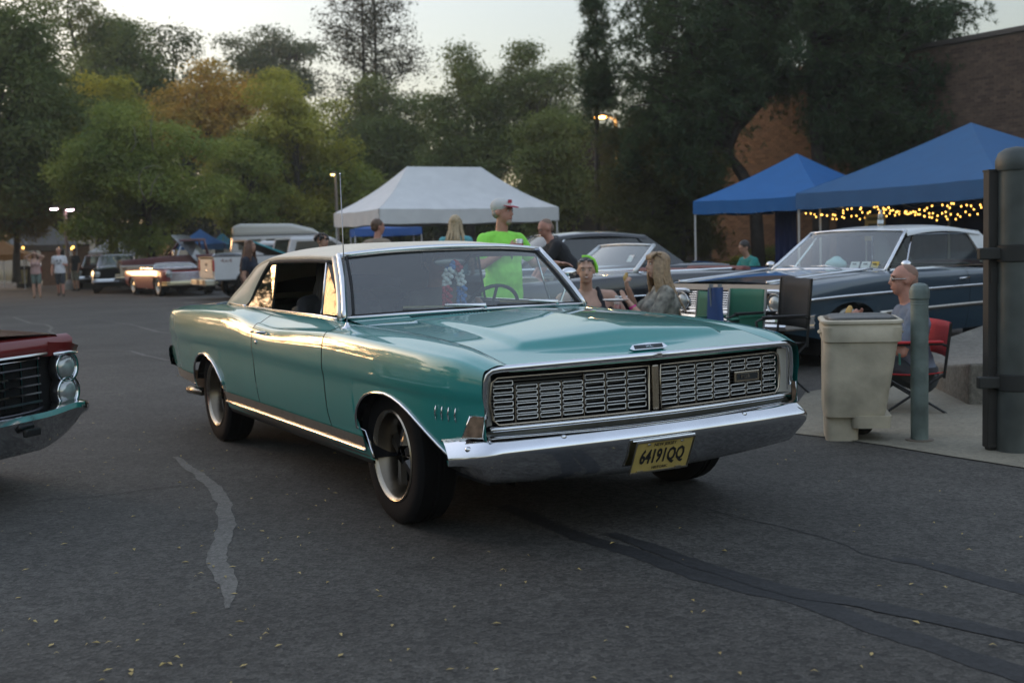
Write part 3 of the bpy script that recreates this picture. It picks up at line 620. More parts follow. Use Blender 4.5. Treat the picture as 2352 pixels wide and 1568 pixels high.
# rear side flap: the top comes down to the belt behind the quarter window
top = MB().grid(P).obj('soft_top', TOP, hero, smooth=True)
for s in (-1, 1):
    edge = lambda x: ip([-2.20, -2.32, -2.50, -2.63, -2.72], [1.250, 1.19, 1.075, .985, .95], x)
    R = []
    for x in lin(-2.18, -3.17, 26):
        zr = ip(tx, tr, x) - .012; ylow = ip(bx_, yB, x)
        zb_ = edge(x) if x > -2.72 else ip(bx_, zB, x) + .002
        zb_ = min(zb_, zr)
        R.append([(x, s * (ip(tx, ty, x) * .99 + (ylow - ip(tx, ty, x) * .99) * k * min(1, (zr - zb_) / .2) + .012 * math.sin(PI * k) * min(1, (zr - zb_) / .1)), zr + (zb_ - zr) * k) for k in lin(0, 1, 8)])
    MB().grid(R).obj('top_side_flap', TOP, hero, smooth=True)
    MB().tube([(x, s * (ip(tx, ty, x) - .004), ip(tx, tr, x) - .028) for x in lin(-1.19, -2.18, 12)] + [(x, s * (ip(tx, ty, x) - .006), edge(x) - .004) for x in lin(-2.2, -2.70, 10)], .013, 6).obj('window_seal', BLK, hero, smooth=True)
    # bright edge where the top meets the body
    MB().tube([(x, s * (ip(bx_, yB, x) + .004), ip(bx_, zB, x) + .008) for x in lin(-2.7, -3.17, 8)], .008, 5).obj('top_bead', CHR, hero, smooth=True)
    # vent window, quarter window
    A = Vector((-.88, s * .765, .955)); B = Vector((-1.20, s * .675, 1.25)); Cc = Vector((-1.22, s * .765, .955)); D = Vector((-1.27, s * .70, 1.245))
    MB().grid([[A + Vector((-.02, 0, 0)), B], [Cc, D]]).obj('vent_window', GLV, hero)
    MB().tube([Cc, D], .0075, 6).obj('vent_frame', CHR, hero, smooth=True)
    q = [(-2.08, s * .765, .955), (-2.08, s * .722, 1.245), (-2.22, s * .722, 1.235), (-2.66, s * .745, .955)]
    MB().add(q, [(0, 1, 2, 3)]).obj('quarter_window', GLD, hero)
    MB().tube([q[0], q[1]], .009, 6).obj('quarter_window_frame', BLK, hero, smooth=True)
    # door and quarter inner trim
    MB().grid([[(x, s * yy, z) for yy, z in ((.775, .945), (.72, .94), (.70, .60), (.70, .35))] for x in lin(-3.0, -.9, 6)]).obj('inner_panel', mat('black_vinyl', (.02, .022, .023), .45), hero)
# rear window and tonneau
MB().grid([[(-2.66, t * .5, 1.215), (-3.04, t * .55, 1.02)] for t in (-1, 1)]).obj('rear_window', GLD, hero)
# interior
VIN = mat('black_vinyl', (.02, .022, .023), .45)
MB().grid([[(WB(t).x - .02 - d, t * .72, z - .02) for d, z in ((0, .965), (.10, .975), (.26, .965), (.33, .93), (.34, .70))] for t in lin(-1, 1, 21)]).obj('dashboard', VIN, hero, smooth=True)
for (x, w, yc_) in ((-1.95, .60, -.36), (-1.95, .60, .36), (-2.85, 1.25, 0)):
    st = MB().box((x + .28, yc_, .46), (.55, w, .2)).obj('seat', VIN, hero, bevel=.05)
    MB().box((x - .03, yc_, .72), (.16, w, .52), Matrix.Rotation(-.22, 3, 'Y')).obj('seat_back', VIN, hero, bevel=.05)
sw = MB(); c = Vector((-1.27, .36, .905)); n = Vector((-.85, 0, .5)).normalized(); e1 = Vector((0, 1, 0)); e2 = n.cross(e1)
sw.tube([c + (e1 * math.cos(a) + e2 * math.sin(a)) * .19 for a in lin(0, 2 * PI, 33)[:-1]], .012, 6, closed=True)
for a in (.1, PI - .1, -PI / 2): sw.tube([c, c + (e1 * math.cos(a) + e2 * math.sin(a)) * .185], .01, 5)
sw.tube([c, c - n * .3], .025, 8)
sw.obj('steering_wheel', mat('wheel_plastic', (.015, .03, .03), .35), hero, smooth=True)
MB().ell((-1.10, .0, 1.225), (.02, .11, .03), 12, 6).obj('rear_view_mirror', mat('mirror_back', (.25, .25, .25), .3, .7), hero, smooth=True)
MB().tube([(-1.15, .80, .95), (-1.20, .90, 1.10)], .008, 5).obj('mirror_arm', CHR, hero)
MB().ell((-1.23, .92, 1.125), (.035, .06, .034), 14, 8).obj('door_mirror', CHR, hero, smooth=True)
# ------------------------------------------------------------------ brick building on the right
BRK = [mat('brick_a', (.125, .082, .058), .9, var=.18, vscale=5), mat('brick_b', (.098, .063, .046), .9, var=.18, vscale=5), mat('brick_c', (.150, .098, .068), .9, var=.18, vscale=5)]
MORT = mat('mortar', (.13, .103, .08), .95, var=.15, vscale=2)
bld = thing('brick_building', 'tall windowless brown brick building behind the blue canopies', 'building', (6.43, 36.96, 0))
wd_ = Vector((.57, -.82, 0)).normalized()            # along the wall, towards the viewer's right
wn = Vector((wd_.y, -wd_.x, 0)); wn = wn if wn.y < 0 else -wn   # outward normal, to the viewer
WLEN, WH = 46., 6.05
def wp(s, z, o=0.): q = wd_ * s + wn * o; return Vector((q.x, q.y, z))
m = MB(); bk = -9.
m.add([wp(0, 0), wp(WLEN, 0), wp(WLEN, 0, bk), wp(0, 0, bk), wp(0, WH), wp(WLEN, WH), wp(WLEN, WH, bk), wp(0, WH, bk)], [(0, 1, 5, 4), (1, 2, 6, 5), (2, 3, 7, 6), (3, 0, 4, 7), (4, 5, 6, 7)])
m.obj('wall', MORT, bld)
MB().box(wp(WLEN / 2, WH + .06, -.10), (WLEN + .1, .36, .12), Matrix.Rotation(math.atan2(wd_.y, wd_.x), 3, 'Z')).obj('coping', mat('coping_metal', (.10, .085, .075), .5, .3), bld)
bl, bh, bw, gap = .203, .064, .02, .010
ang = math.atan2(wd_.y, wd_.x); R3 = Matrix.Rotation(ang, 3, 'Z')
near = []; rest = MB()
rows = int(WH / (bh + gap)); cols = int(12.6 / (bl + gap))
org = Vector((6.43, 36.96, 0))
for r in range(rows):
    for c in range(cols):
        s = (c + .5 + (.5 if r % 2 else 0)) * (bl + gap); z = (r + .5) * (bh + gap)
        p = wp(s, z, .004 + random.uniform(-.002, .003))
        w = p + org; u = PW / 2 + FPX * (w - cam.location).dot(CR) / (w - cam.location).dot(CF); vv = PH / 2 - FPX * (w - cam.location).dot(CU) / (w - cam.location).dot(CF)
        if 1648 < u < 1790 and 488 < vv < 575: near.append((p, w.y))
        else: rest.box(p, (bl, bw, bh), R3, mi=random.choice((0, 0, 1, 2)))
near.sort(key=lambda t: t[1])
bm_ = [MB().box((0, 0, 0), (bl, bw, bh), R3).obj('brick', BRK[k], bld) for k in range(3)]
for i, (p, _) in enumerate(near[:300]):
    if i < 3: bm_[i].location = p; continue
    o = random.choice(bm_).copy(); COL.objects.link(o); o.location = p
for p, _ in near[300:]: rest.box(p, (bl, bw, bh), R3, mi=random.choice((0, 0, 1, 2)))
rest.obj('brick_courses', BRK, bld, fix=False, kind='stuff')
# lower wing farther back
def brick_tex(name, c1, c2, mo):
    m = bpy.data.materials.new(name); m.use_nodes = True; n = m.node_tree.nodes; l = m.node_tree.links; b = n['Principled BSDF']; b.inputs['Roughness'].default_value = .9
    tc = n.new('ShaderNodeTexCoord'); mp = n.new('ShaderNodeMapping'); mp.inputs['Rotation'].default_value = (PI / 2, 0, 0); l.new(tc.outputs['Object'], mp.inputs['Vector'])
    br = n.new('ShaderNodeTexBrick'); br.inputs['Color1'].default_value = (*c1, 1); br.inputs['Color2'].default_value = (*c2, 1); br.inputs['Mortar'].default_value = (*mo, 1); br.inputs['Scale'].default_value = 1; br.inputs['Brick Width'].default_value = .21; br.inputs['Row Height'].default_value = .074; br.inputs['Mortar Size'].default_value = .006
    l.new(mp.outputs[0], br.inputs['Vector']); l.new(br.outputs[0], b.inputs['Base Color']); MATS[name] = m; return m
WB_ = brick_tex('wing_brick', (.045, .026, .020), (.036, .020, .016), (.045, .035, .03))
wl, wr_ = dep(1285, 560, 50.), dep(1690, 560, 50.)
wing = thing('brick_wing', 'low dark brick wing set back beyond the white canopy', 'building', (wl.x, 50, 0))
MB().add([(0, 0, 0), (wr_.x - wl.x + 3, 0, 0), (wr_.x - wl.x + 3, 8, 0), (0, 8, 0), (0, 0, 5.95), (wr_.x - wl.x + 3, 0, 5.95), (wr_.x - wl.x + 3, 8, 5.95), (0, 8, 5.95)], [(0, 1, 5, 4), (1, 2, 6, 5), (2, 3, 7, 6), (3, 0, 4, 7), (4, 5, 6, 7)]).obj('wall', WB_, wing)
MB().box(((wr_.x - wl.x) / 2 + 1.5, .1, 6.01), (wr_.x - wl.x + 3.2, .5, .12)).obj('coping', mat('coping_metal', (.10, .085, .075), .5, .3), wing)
for (u0, u1) in ((1318, 1372), (1385, 1418)):
    a = dep(u0, 540, 50).x - wl.x; b = dep(u1, 540, 50).x - wl.x
    MB().box(((a + b) / 2, -.02, 1.15), (b - a, .08, 2.3)).obj('doorway', mat('dark_door', (.02, .018, .016), .6), wing)
    MB().tube([(a, -.05, 0), (a, -.05, 2.32), (b, -.05, 2.32), (b, -.05, 0)], .05, 4).obj('door_frame', mat('door_frame', (.07, .05, .04), .6), wing)
# ------------------------------------------------------------------ trees
def leaf_mat(name, c1, c2, tr=.42):
    if name in MATS: return MATS[name]
    m = bpy.data.materials.new(name); m.use_nodes = True; n = m.node_tree.nodes; l = m.node_tree.links; n.remove(n['Principled BSDF']); out = n['Material Output']
    ge = n.new('ShaderNodeNewGeometry'); cr = n.new('ShaderNodeMix'); cr.data_type = 'RGBA'; cr.inputs['A'].default_value = (*c1, 1); cr.inputs['B'].default_value = (*c2, 1)
    tc = n.new('ShaderNodeTexCoord'); nz = n.new('ShaderNodeTexNoise'); nz.inputs['Scale'].default_value = .55; nz.inputs['Detail'].default_value = 3; l.new(tc.outputs['Object'], nz.inputs['Vector'])
    mr = n.new('ShaderNodeMapRange'); mr.inputs['From Min'].default_value = .35; mr.inputs['From Max'].default_value = .65; mr.clamp = True; l.new(nz.outputs['Fac'], mr.inputs['Value'])
    ad = n.new('ShaderNodeMath'); ad.operation = 'MULTIPLY_ADD'; ad.inputs[1].default_value = .45; l.new(ge.outputs['Random Per Island'], ad.inputs[0])
    sc_ = n.new('ShaderNodeMath'); sc_.operation = 'MULTIPLY'; sc_.inputs[1].default_value = .6; l.new(mr.outputs[0], sc_.inputs[0]); l.new(sc_.outputs[0], ad.inputs[2])
    l.new(ad.outputs[0], cr.inputs['Factor'])
    df = n.new('ShaderNodeBsdfDiffuse'); tl = n.new('ShaderNodeBsdfTranslucent'); gl = n.new('ShaderNodeBsdfGlossy'); gl.inputs['Roughness'].default_value = .5; gl.inputs['Color'].default_value = (.5, .5, .5, 1)
    l.new(cr.outputs['Result'], df.inputs[0]); l.new(cr.outputs['Result'], tl.inputs[0])
    mx = n.new('ShaderNodeMixShader'); mx.inputs[0].default_value = tr; l.new(df.outputs[0], mx.inputs[1]); l.new(tl.outputs[0], mx.inputs[2])
    m2 = n.new('ShaderNodeMixShader'); m2.inputs[0].default_value = .04; l.new(mx.outputs[0], m2.inputs[1]); l.new(gl.outputs[0], m2.inputs[2])
    l.new(m2.outputs[0], out.inputs['Surface']); MATS[name] = m; return m
BARK = mat('bark', (.045, .038, .030), .95, var=.35, vscale=6, bump=.8, bscale=18)
PBARK = mat('pine_bark', (.050, .040, .034), .95, var=.4, vscale=5, bump=1., bscale=14)
def fast_mesh(name, V, F, m, parent, n=4):
    me = bpy.data.meshes.new(name); me.vertices.add(len(V)); me.vertices.foreach_set('co', V.astype(np.float32).ravel())
    me.loops.add(F.size); me.loops.foreach_set('vertex_index', F.astype(np.int32).ravel()); me.polygons.add(len(F))
    me.polygons.foreach_set('loop_start', np.arange(0, F.size, F.shape[1], dtype=np.int32)); me.polygons.foreach_set('loop_total', np.full(len(F), F.shape[1], dtype=np.int32))
    me.update(calc_edges=True); me.materials.append(m)
    o = bpy.data.objects.new(name, me); COL.objects.link(o); o.parent = parent; return o
def unit(a): return a / np.maximum(1e-9, np.linalg.norm(a, axis=-1, keepdims=True))
def leaves(C, size, rng, droop=.3, N=None):
    """diamond leaves (4 verts, folded) at centres C, lying roughly across N"""
    n = len(C); N = unit(N + rng.normal(size=(n, 3)) * .42) if N is not None else unit(rng.normal(size=(n, 3)) + np.array([0, 0, .8]))
    ax = unit(np.cross(N, rng.normal(size=(n, 3)))); nr = unit(np.cross(ax, N)); 
    L = size * rng.uniform(.6, 1.25, (n, 1)); w = L * rng.uniform(.30, .48, (n, 1)); up = np.cross(ax, nr) * L * .12
    V = np.stack([C - ax * L * .5, C + nr * w * .5 + up, C + ax * L * .5, C - nr * w * .5 + up], 1).reshape(-1, 3)
    return V, np.arange(4 * n).reshape(-1, 4)
def lobes_in(c, r, k, rng, lobe=.34, top=.0):
    d = unit(rng.normal(size=(k, 3))); rad = rng.uniform(.35, .86, (k, 1)); P = c + d * rad * r; P[:, 2] += rng.normal(size=k) * r[2] * .06
    R = np.array(r) * lobe * rng.uniform(.55, 1.2, (k, 1)) * np.array([1.05, 1.05, .62]); return P, R
def crown(P, R, nleaf, size, rng, spray=9):
    """sprays of leaves spread through each lobe, denser towards its skin"""
    vol = R.prod(1) ** (2 / 3); pk = vol / vol.sum(); ns = nleaf // spray; idx = rng.choice(len(P), ns, p=pk)
    d = unit(rng.normal(size=(ns, 3)) + np.array([0, 0, .35])); rad = rng.uniform(.30, 1., (ns, 1)) ** .30
    S = P[idx] + d * rad * R[idx]; S = np.repeat(S, spray, 0) + rng.normal(size=(ns * spray, 3)) * size * np.array([1.5, 1.5, .7]); return S, np.repeat(unit(d * .8 + np.array([0, 0, .55])), spray, 0)
def limb(m, a, b, r0, r1, rng, sag=.08, n=6):
    a = np.array(a, float); b = np.array(b, float); L = np.linalg.norm(b - a); off = rng.normal(size=3) * L * sag; pts = []
    for t in lin(0, 1, n): pts.append(tuple(a + (b - a) * t + off * math.sin(PI * t) + np.array([0, 0, 1]) * L * .06 * math.sin(PI * t)))
    m.tube(pts, lin(r0, r1, n), 6)
def broad_tree(label, u, v, wpx, hpx, Y, lm, nleaf=26000, size=.16, k=34, lobe=.34, seed=1, trunk_u=None, trunk_r=None, name='broadleaf_tree', zb=0., group='broadleaf trees round the lot', low=None, cat='tree', sub=1.0, fork=False):
    """crown centred on pixel (u, v), wpx by hpx across, standing Y metres off"""
    Y *= 1.24; size *= 1.2; rng = np.random.default_rng(seed); sc = Y / FPX; c = dep(u, v, Y); rx, rz = wpx * sc / 2, hpx * sc / 2; ry = min(rx, rz * 1.3) * .9
    tb = dep(trunk_u if trunk_u else u, v, Y); base = Vector((tb.x, Y, zb)); t = thing(name, label, cat, base, group=group)
    cc = np.array([c.x - base.x, 0, c.z - zb]); P, R = lobes_in(cc, (rx, ry, rz), k, rng, lobe)
    S, N = crown(P, R, nleaf, size, rng); V, F = leaves(S, size, rng, N=N); fast_mesh('crown', V, F, lm, t)
    m = MB(); tr = trunk_r or max(.14, (c.z + rz) * .022); top = cc + np.array([0, 0, rz * .35]); zf = max(.8, cc[2] - rz * .85)
    pts = [(0, 0, -.1), (0, 0, .15), (cc[0] * .15, 0, zf * .6), (cc[0] * .4, 0, zf), (cc[0] * .8, 0, cc[2]), tuple(top)]
    m.tube(pts, [tr * 1.5, tr * 1.15, tr, tr * .85, tr * .5, tr * .12], 9)
    m.obj('trunk', BARK, t, smooth=True)
    m = MB()
    for i in rng.choice(k, min(k, 20), replace=False):
        f = rng.uniform(.3, .9); s0 = np.array([cc[0] * (.4 + .4 * f), 0, zf + (cc[2] - zf) * f]); limb(m, s0, P[i], tr * .38, tr * .06, rng)
        for q in range(2): limb(m, P[i] * .55 + s0 * .45, P[i] + rng.normal(size=3) * R[i] * .8, tr * .15, tr * .03, rng)
    m.obj('limbs', BARK, t, smooth=True, fix=False)
    return t
L_DARK = leaf_mat('leaf_dark', (.085, .130, .036), (.19, .225, .055)); L_MID = leaf_mat('leaf_mid', (.13, .20, .040), (.32, .35, .06)); L_YEL = leaf_mat('leaf_yellow_green', (.22, .26, .04), (.52, .47, .065))
L_ORG = leaf_mat('leaf_orange', (.26, .23, .045), (.75, .42, .06)); L_SIL = leaf_mat('leaf_far', (.058, .082, .032), (.105, .135, .046)); L_SMALL = leaf_mat('leaf_small_tree', (.11, .11, .02), (.24, .18, .03))
T = broad_tree
T('big dark tree filling the sky beside the lot entrance', 10, 250, 430, 640, 40, L_DARK, 46000, .2, 46, .30, 3, trunk_u=-90)
T('tall dark tree rising above the two grey canopies', 215, 220, 340, 540, 56, L_DARK, 40000, .24, 44, .30, 4)
T('dark rounded tree sloping down to the orange one', 375, 290, 300, 420, 58, L_SIL, 32000, .24, 40, .31, 5)
T('tree turning orange in its upper crown', 490, 275, 270, 280, 52, L_ORG, 24000, .19, 34, .31, 6)
T('spreading green maple over the maroon pickup', 330, 410, 440, 400, 37, L_MID, 56000, .15, 60, .25, 7, trunk_u=345)
T('green tree with a pointed yellow green leader', 245, 300, 150, 260, 44, L_YEL, 14000, .17, 24, .33, 8)
T('sunlit yellow green tree behind the white van', 680, 370, 300, 420, 47, L_YEL, 44000, .18, 48, .27, 9)
T('airy tree in silhouette far behind the orange one', 630, 150, 250, 240, 80, L_SIL, 15000, .3, 30, .29, 10)
T('dense olive tree directly behind the white canopy', 890, 370, 310, 380, 54, L_DARK, 38000, .2, 44, .29, 11)
T('bushy green tree left of the lamp lit pine', 1075, 320, 270, 480, 50, L_DARK, 42000, .18, 48, .27, 12)
T('leafy tree with a twiggy top beside the lamp', 1235, 300, 260, 420, 50, L_DARK, 38000, .17, 46, .26, 13)
T('low green tree behind the white van roof', 560, 430, 240, 280, 45, L_MID, 22000, .17, 34, .3, 14)
T('low tree shading the far canopies', 770, 460, 250, 240, 48, L_MID, 20000, .17, 32, .3, 15)
T('small tree with yellowing leaves on the verge', 40, 480, 200, 210, 41, L_SMALL, 18000, .095, 34, .29, 16, trunk_u=28, trunk_r=.16, zb=.4)
T('dark shrubby tree between the canopy and the brick wing', 1262, 400, 250, 330, 39, L_DARK, 26000, .15, 36, .30, 17)
T('dim tree in the back row behind the maple', 130, 420, 280, 300, 60, L_SIL, 20000, .24, 32, .33, 18)
T('dim tree in the back row behind the yellow one', 790, 430, 340, 320, 66, L_SIL, 20000, .26, 34, .33, 19)
T('dim tree in the back row above the brick wing', 1330, 430, 260, 300, 62, L_SIL, 17000, .24, 30, .33, 20)
for i, (u, w) in enumerate(((-40, 200), (110, 220), (270, 200), (430, 230), (590, 220), (760, 230), (920, 210), (1080, 230), (1230, 200))):
    T(['thicket at the far left end of the bank', 'thicket behind the two grey canopies', 'thicket behind the maple trunk', 'thicket behind the blue canopies', 'thicket behind the camper van', 'thicket behind the far lamp', 'thicket behind the white canopy peak', 'thicket right of the white canopy peak', 'thicket touching the brick wing'][i], u, 500, w, 170, 57, L_SIL, 9000, .22, 22, .36, 90 + i, name='thicket', cat='bush', group='undergrowth on the bank', trunk_r=.1)
# the row goes on past the frame on the left and behind (it shows in the paintwork)
SEEN = ('spreading', 'round headed', 'slender', 'broad', 'tall', 'low', 'leaning', 'full'); WHERE = ('at the bend of the lane', 'past the verge tree', 'beyond the red car', 'by the lane entrance', 'behind the photographer', 'at the edge of the next lot', 'beside the side street', 'by the far corner')
for i, (x, y, h, w) in enumerate(((-24, 34, 12, 9), (-33, 25, 12, 12), (-38, 8, 12, 12), (-30, 46, 13, 11), (-38, -8, 12, 12), (-44, 30, 11, 12), (-36, -24, 12, 12))):
    rng = np.random.default_rng(40 + i); t = thing('broadleaf_tree', SEEN[i] + ' tree ' + WHERE[i] + ', mirrored in the teal paint', 'tree', (x, y, 0), group='broadleaf trees round the lot')
    P, R = lobes_in(np.array([0, 0, h * .6]), (w / 2, w / 2, h * .42), 26, rng, .36); S, N = crown(P, R, 14000, .40, rng); V, F = leaves(S, .40, rng, N=N); fast_mesh('crown', V, F, L_DARK, t)
    MB().tube([(0, 0, -.1), (0, 0, h * .4), (.2, 0, h * .8)], [.3, .22, .06], 8).obj('trunk', BARK, t, smooth=True)
for i, (x, y, w) in enumerate(((-27, 22, 15), (-29, 8, 15), (-25, 36, 15), (-30, -6, 15))):  # unseen hedges added to block the bright low gap under the mirrored trees
    rng = np.random.default_rng(140 + i); t = thing('thicket', ('unseen hedge added below the mirrored trees past the verge', 'unseen hedge added below the mirrored trees by the lane', 'unseen hedge added beside the lane entrance', 'unseen hedge added behind the red car')[i], 'bush', (x, y, 0), math.radians(75), group='undergrowth on the bank')
    P, R = lobes_in(np.array([0, 0, 2.0]), (w / 2, 1.6, 2.2), 22, rng, .36); S, N = crown(P, R, 7000, .34, rng); S[:, 2] = np.maximum(S[:, 2], .05); V, F = leaves(S, .36, rng, N=N); fast_mesh('foliage', V, F, L_DARK, t)
    m = MB()
    for j in range(6): limb(m, (P[j][0], P[j][1] * .3, 0), P[j], .05, .01, rng)
    m.obj('stems', BARK, t, smooth=True, fix=False)
# tall sparse tree with two leaders
t0 = dep(868, 560, 72); t = thing('sparse_tree', 'tall sparse twin stemmed tree drawn against the sky', 'tree', (t0.x, 72, 0)); rng = np.random.default_rng(50); m = MB(); tw = []
for k, (uo, rr_) in enumerate(((-18, .2), (8, .22))):
    p0 = dep(868 + uo, 560, 72); x0 = p0.x - t0.x; ztop = dep(868 + uo, -70, 72).z; m.tube([(x0 * .5, 0, -.1), (x0 * .9, 0, 4), (x0, 0, 8), (x0 * 1.1 + .15, 0, ztop)], [.26, .2, .15, .03], 8)
    for z in lin(7.2, ztop - .3, 24):
        for q in range(3):
            a = rng.uniform(0, 6.28); Lr = (1.0 - abs((z - 10.5) / (ztop - 5)) ** 1.4) * 3.5 * rng.uniform(.55, 1.1); Lr = max(.4, Lr)
            e = np.array([x0 + Lr * math.cos(a), Lr * math.sin(a), z + Lr * rng.uniform(-.05, .35)]); limb(m, (x0, 0, z), e, .035, .008, rng, .05)
            for s_ in range(9): tw.append(np.array([x0, 0, z]) + (e - np.array([x0, 0, z])) * rng.uniform(.35, 1.05) + rng.normal(size=3) * .25)
m.obj('trunk', mat('far_bark', (.03, .028, .025), .95), t, smooth=True, fix=False)
S = np.repeat(np.array(tw), 14, 0) + RNG.normal(size=(len(tw) * 14, 3)) * .22; V, F = leaves(S, .21, rng); fast_mesh('crown', V, F, leaf_mat('leaf_sparse', (.028, .034, .018), (.055, .06, .03)), t)
# bare drooping branches in front of the maple
t0 = dep(335, 560, 42.2); t = thing('dead_branch', 'bare grey dead branches arching out of the maple', 'branch', (t0.x, 42.2, 3.0)); m = MB()
for pts in (((335, 462), (322, 432), (318, 405), (328, 388), (352, 380), (372, 384)), ((345, 452), (350, 425), (362, 405), (378, 396)), ((300, 350), (312, 330), (308, 290)), ((352, 345), (345, 300), (352, 262))):
    m.tube([dep(a, b, 42.2) - Vector((t0.x, 42.2, 3.0)) for a, b in pts], lin(.022, .008, len(pts)), 5)
m.obj('twigs', mat('dead_wood', (.16, .14, .11), .9), t, smooth=True)
# pines
NEED = leaf_mat('pine_needles', (.038, .068, .034), (.092, .13, .052), .2); NEED2 = leaf_mat('pine_needles_light', (.075, .085, .028), (.14, .135, .045), .25)
def tufts(C, D, L, nn, rng):
    """needle tufts: nn thin triangles about each centre, leaning along D"""
    n = len(C); c = np.repeat(C, nn, 0); d = unit(np.repeat(D, nn, 0) * .55 + unit(rng.normal(size=(n * nn, 3)))); l = L * rng.uniform(.6, 1.1, (n * nn, 1)); s = unit(np.cross(d, rng.normal(size=(n * nn, 3)))) * .0085 * (L / .16)
    V = np.stack([c - s, c + s, c + d * l], 1).reshape(-1, 3); return V, np.arange(3 * n * nn).reshape(-1, 3)
def pine(label, base, stem, boughs, tr, seed, lm=NEED, L=.16, nn=13, dens=15, spread=.30, name='pine_tree', fan=3):
    """stem: list of points; boughs: list of (start on stem 0-1, end point); foliage gathers along bough ends"""
    rng = np.random.default_rng(seed); t = thing(name, label, 'tree', base, group='pines by the brick wall'); b = np.array(base); m = MB(); st = [np.array(p) - b for p in stem]
    m.tube([tuple(p) for p in st], lin(tr, tr * .18, len(st)), 9); m.obj('trunk', PBARK, t, smooth=True); m = MB(); C = []; D = []
    for f, e in boughs:
        k = f * (len(st) - 1); i = min(int(k), len(st) - 2); s0 = st[i] + (st[i + 1] - st[i]) * (k - i); e = np.array(e) - b; Lb = np.linalg.norm(e - s0); limb(m, s0, e, tr * .3, tr * .07, rng, .06)
        for q in range(fan * 2):
            ff = rng.uniform(.3, 1.0); p = s0 + (e - s0) * ff; d = unit((e - s0) / max(Lb, .1) + rng.normal(size=3) * .7 + np.array([0, 0, .1])); ln = rng.uniform(.40, .95) * min(1.5, Lb * .5 + .2); q2 = p + d * ln; limb(m, p, q2, tr * .08, tr * .02, rng, .05, 4)
            nt = int(dens * ln / .5); tt = rng.uniform(.15, 1.05, (nt, 1)); C.append(p + d * ln * tt + rng.normal(size=(nt, 3)) * spread * .42); D.append(np.repeat(d[None], nt, 0))
    m.obj('boughs', PBARK, t, smooth=True, fix=False); V, F = tufts(np.concatenate(C), np.concatenate(D), L, nn, rng); fast_mesh('crown', V, F, lm, t); return t
def pxl(pts, Y): return [tuple(dep(u, v, Y)) for u, v in pts]
def fill(us, vs, n, Y, seed, dy=1.6, cond=None):
    r = np.random.default_rng(seed); o = []
    while len(o) < n:
        u, v = r.uniform(*us), r.uniform(*vs)
        if cond is None or cond(u, v): o.append(tuple(dep(u, v, Y + r.uniform(-dy, dy))))
    return o
def near_stem(st, e):
    z0, z1 = st[0][2], st[-1][2]; return min(.98, max(.18, (e[2] - .25 * abs(e[0] - st[0][0]) - z0) / (z1 - z0)))
Y1 = 32.5; g1 = dep(1745, 600, Y1); st1 = [(g1.x, Y1, -.1)] + pxl([(1735, 470), (1705, 400), (1668, 352), (1690, 300), (1745, 240), (1765, 180), (1785, 100), (1790, 0), (1795, -120)], Y1)
e1 = fill((1420, 1800), (-60, 330), 78, Y1, 60, 1.8, lambda u, v: not (1690 < u < 1800 and 215 < v < 330)) + fill((1395, 1640), (300, 400), 20, Y1, 61) + fill((1640, 1830), (-40, 225), 34, Y1, 72, 1.2)
pine('crooked pine leaning over the small blue canopy', (g1.x, Y1, 0), st1, [(near_stem(st1, e), e) for e in e1], .20, 62, L=.195, spread=.37)
Y2 = 31.5; g2 = dep(1885, 600, Y2); st2 = [(g2.x, Y2, -.1)] + pxl([(1885, 420), (1876, 300), (1868, 200), (1862, 100), (1860, 0), (1860, -120)], Y2)
e2 = fill((1790, 2150), (-60, 190), 80, Y2, 63, 1.8) + fill((1900, 2160), (140, 300), 44, Y2, 64, 1.4) + fill((1940, 2110), (270, 375), 16, Y2, 73, .8) + fill((1880, 1930), (250, 350), 6, Y2, 74, .5) + pxl([(2230, 12), (2190, 35), (2150, 60), (2120, 95), (2080, 120), (1985, 330), (2000, 370), (1960, 300), (1900, 330), (1905, 280), (2010, 300)], Y2)
pine('straight pine standing between the two blue canopies', (g2.x, Y2, 0), st2, [(near_stem(st2, e), e) for e in e2], .25, 65, L=.195, spread=.37)
Y3 = 33.5; g3 = dep(1560, 620, Y3); st3 = [(g3.x, Y3, -.1)] + pxl([(1562, 520), (1560, 420), (1545, 320), (1530, 220)], Y3)
e3 = fill((1400, 1640), (300, 470), 44, Y3, 66, 1.4) + fill((1405, 1640), (450, 590), 40, Y3, 67, 1.2)
pine('bushy lower pine with olive needles by the brick corner', (g3.x, Y3, 0), st3, [(near_stem(st3, e), e) for e in e3], .19, 68, NEED2, .18, 13, 24, .36)
Y4 = 34.; g4 = dep(1372, 600, Y4); st4 = [(g4.x, Y4, -.1)] + pxl([(1372, 400), (1371, 250), (1370, 120), (1370, 0)], Y4)
e4 = fill((1335, 1410), (120, 260), 24, Y4, 69, .7) + fill((1350, 1392), (0, 130), 16, Y4, 70, .4)
pine('slim young pine spire rising behind the street lamp', (g4.x, Y4, 0), st4, [(near_stem(st4, e), e) for e in e4], .10, 71, NEED, .2, 12, 14, .28)
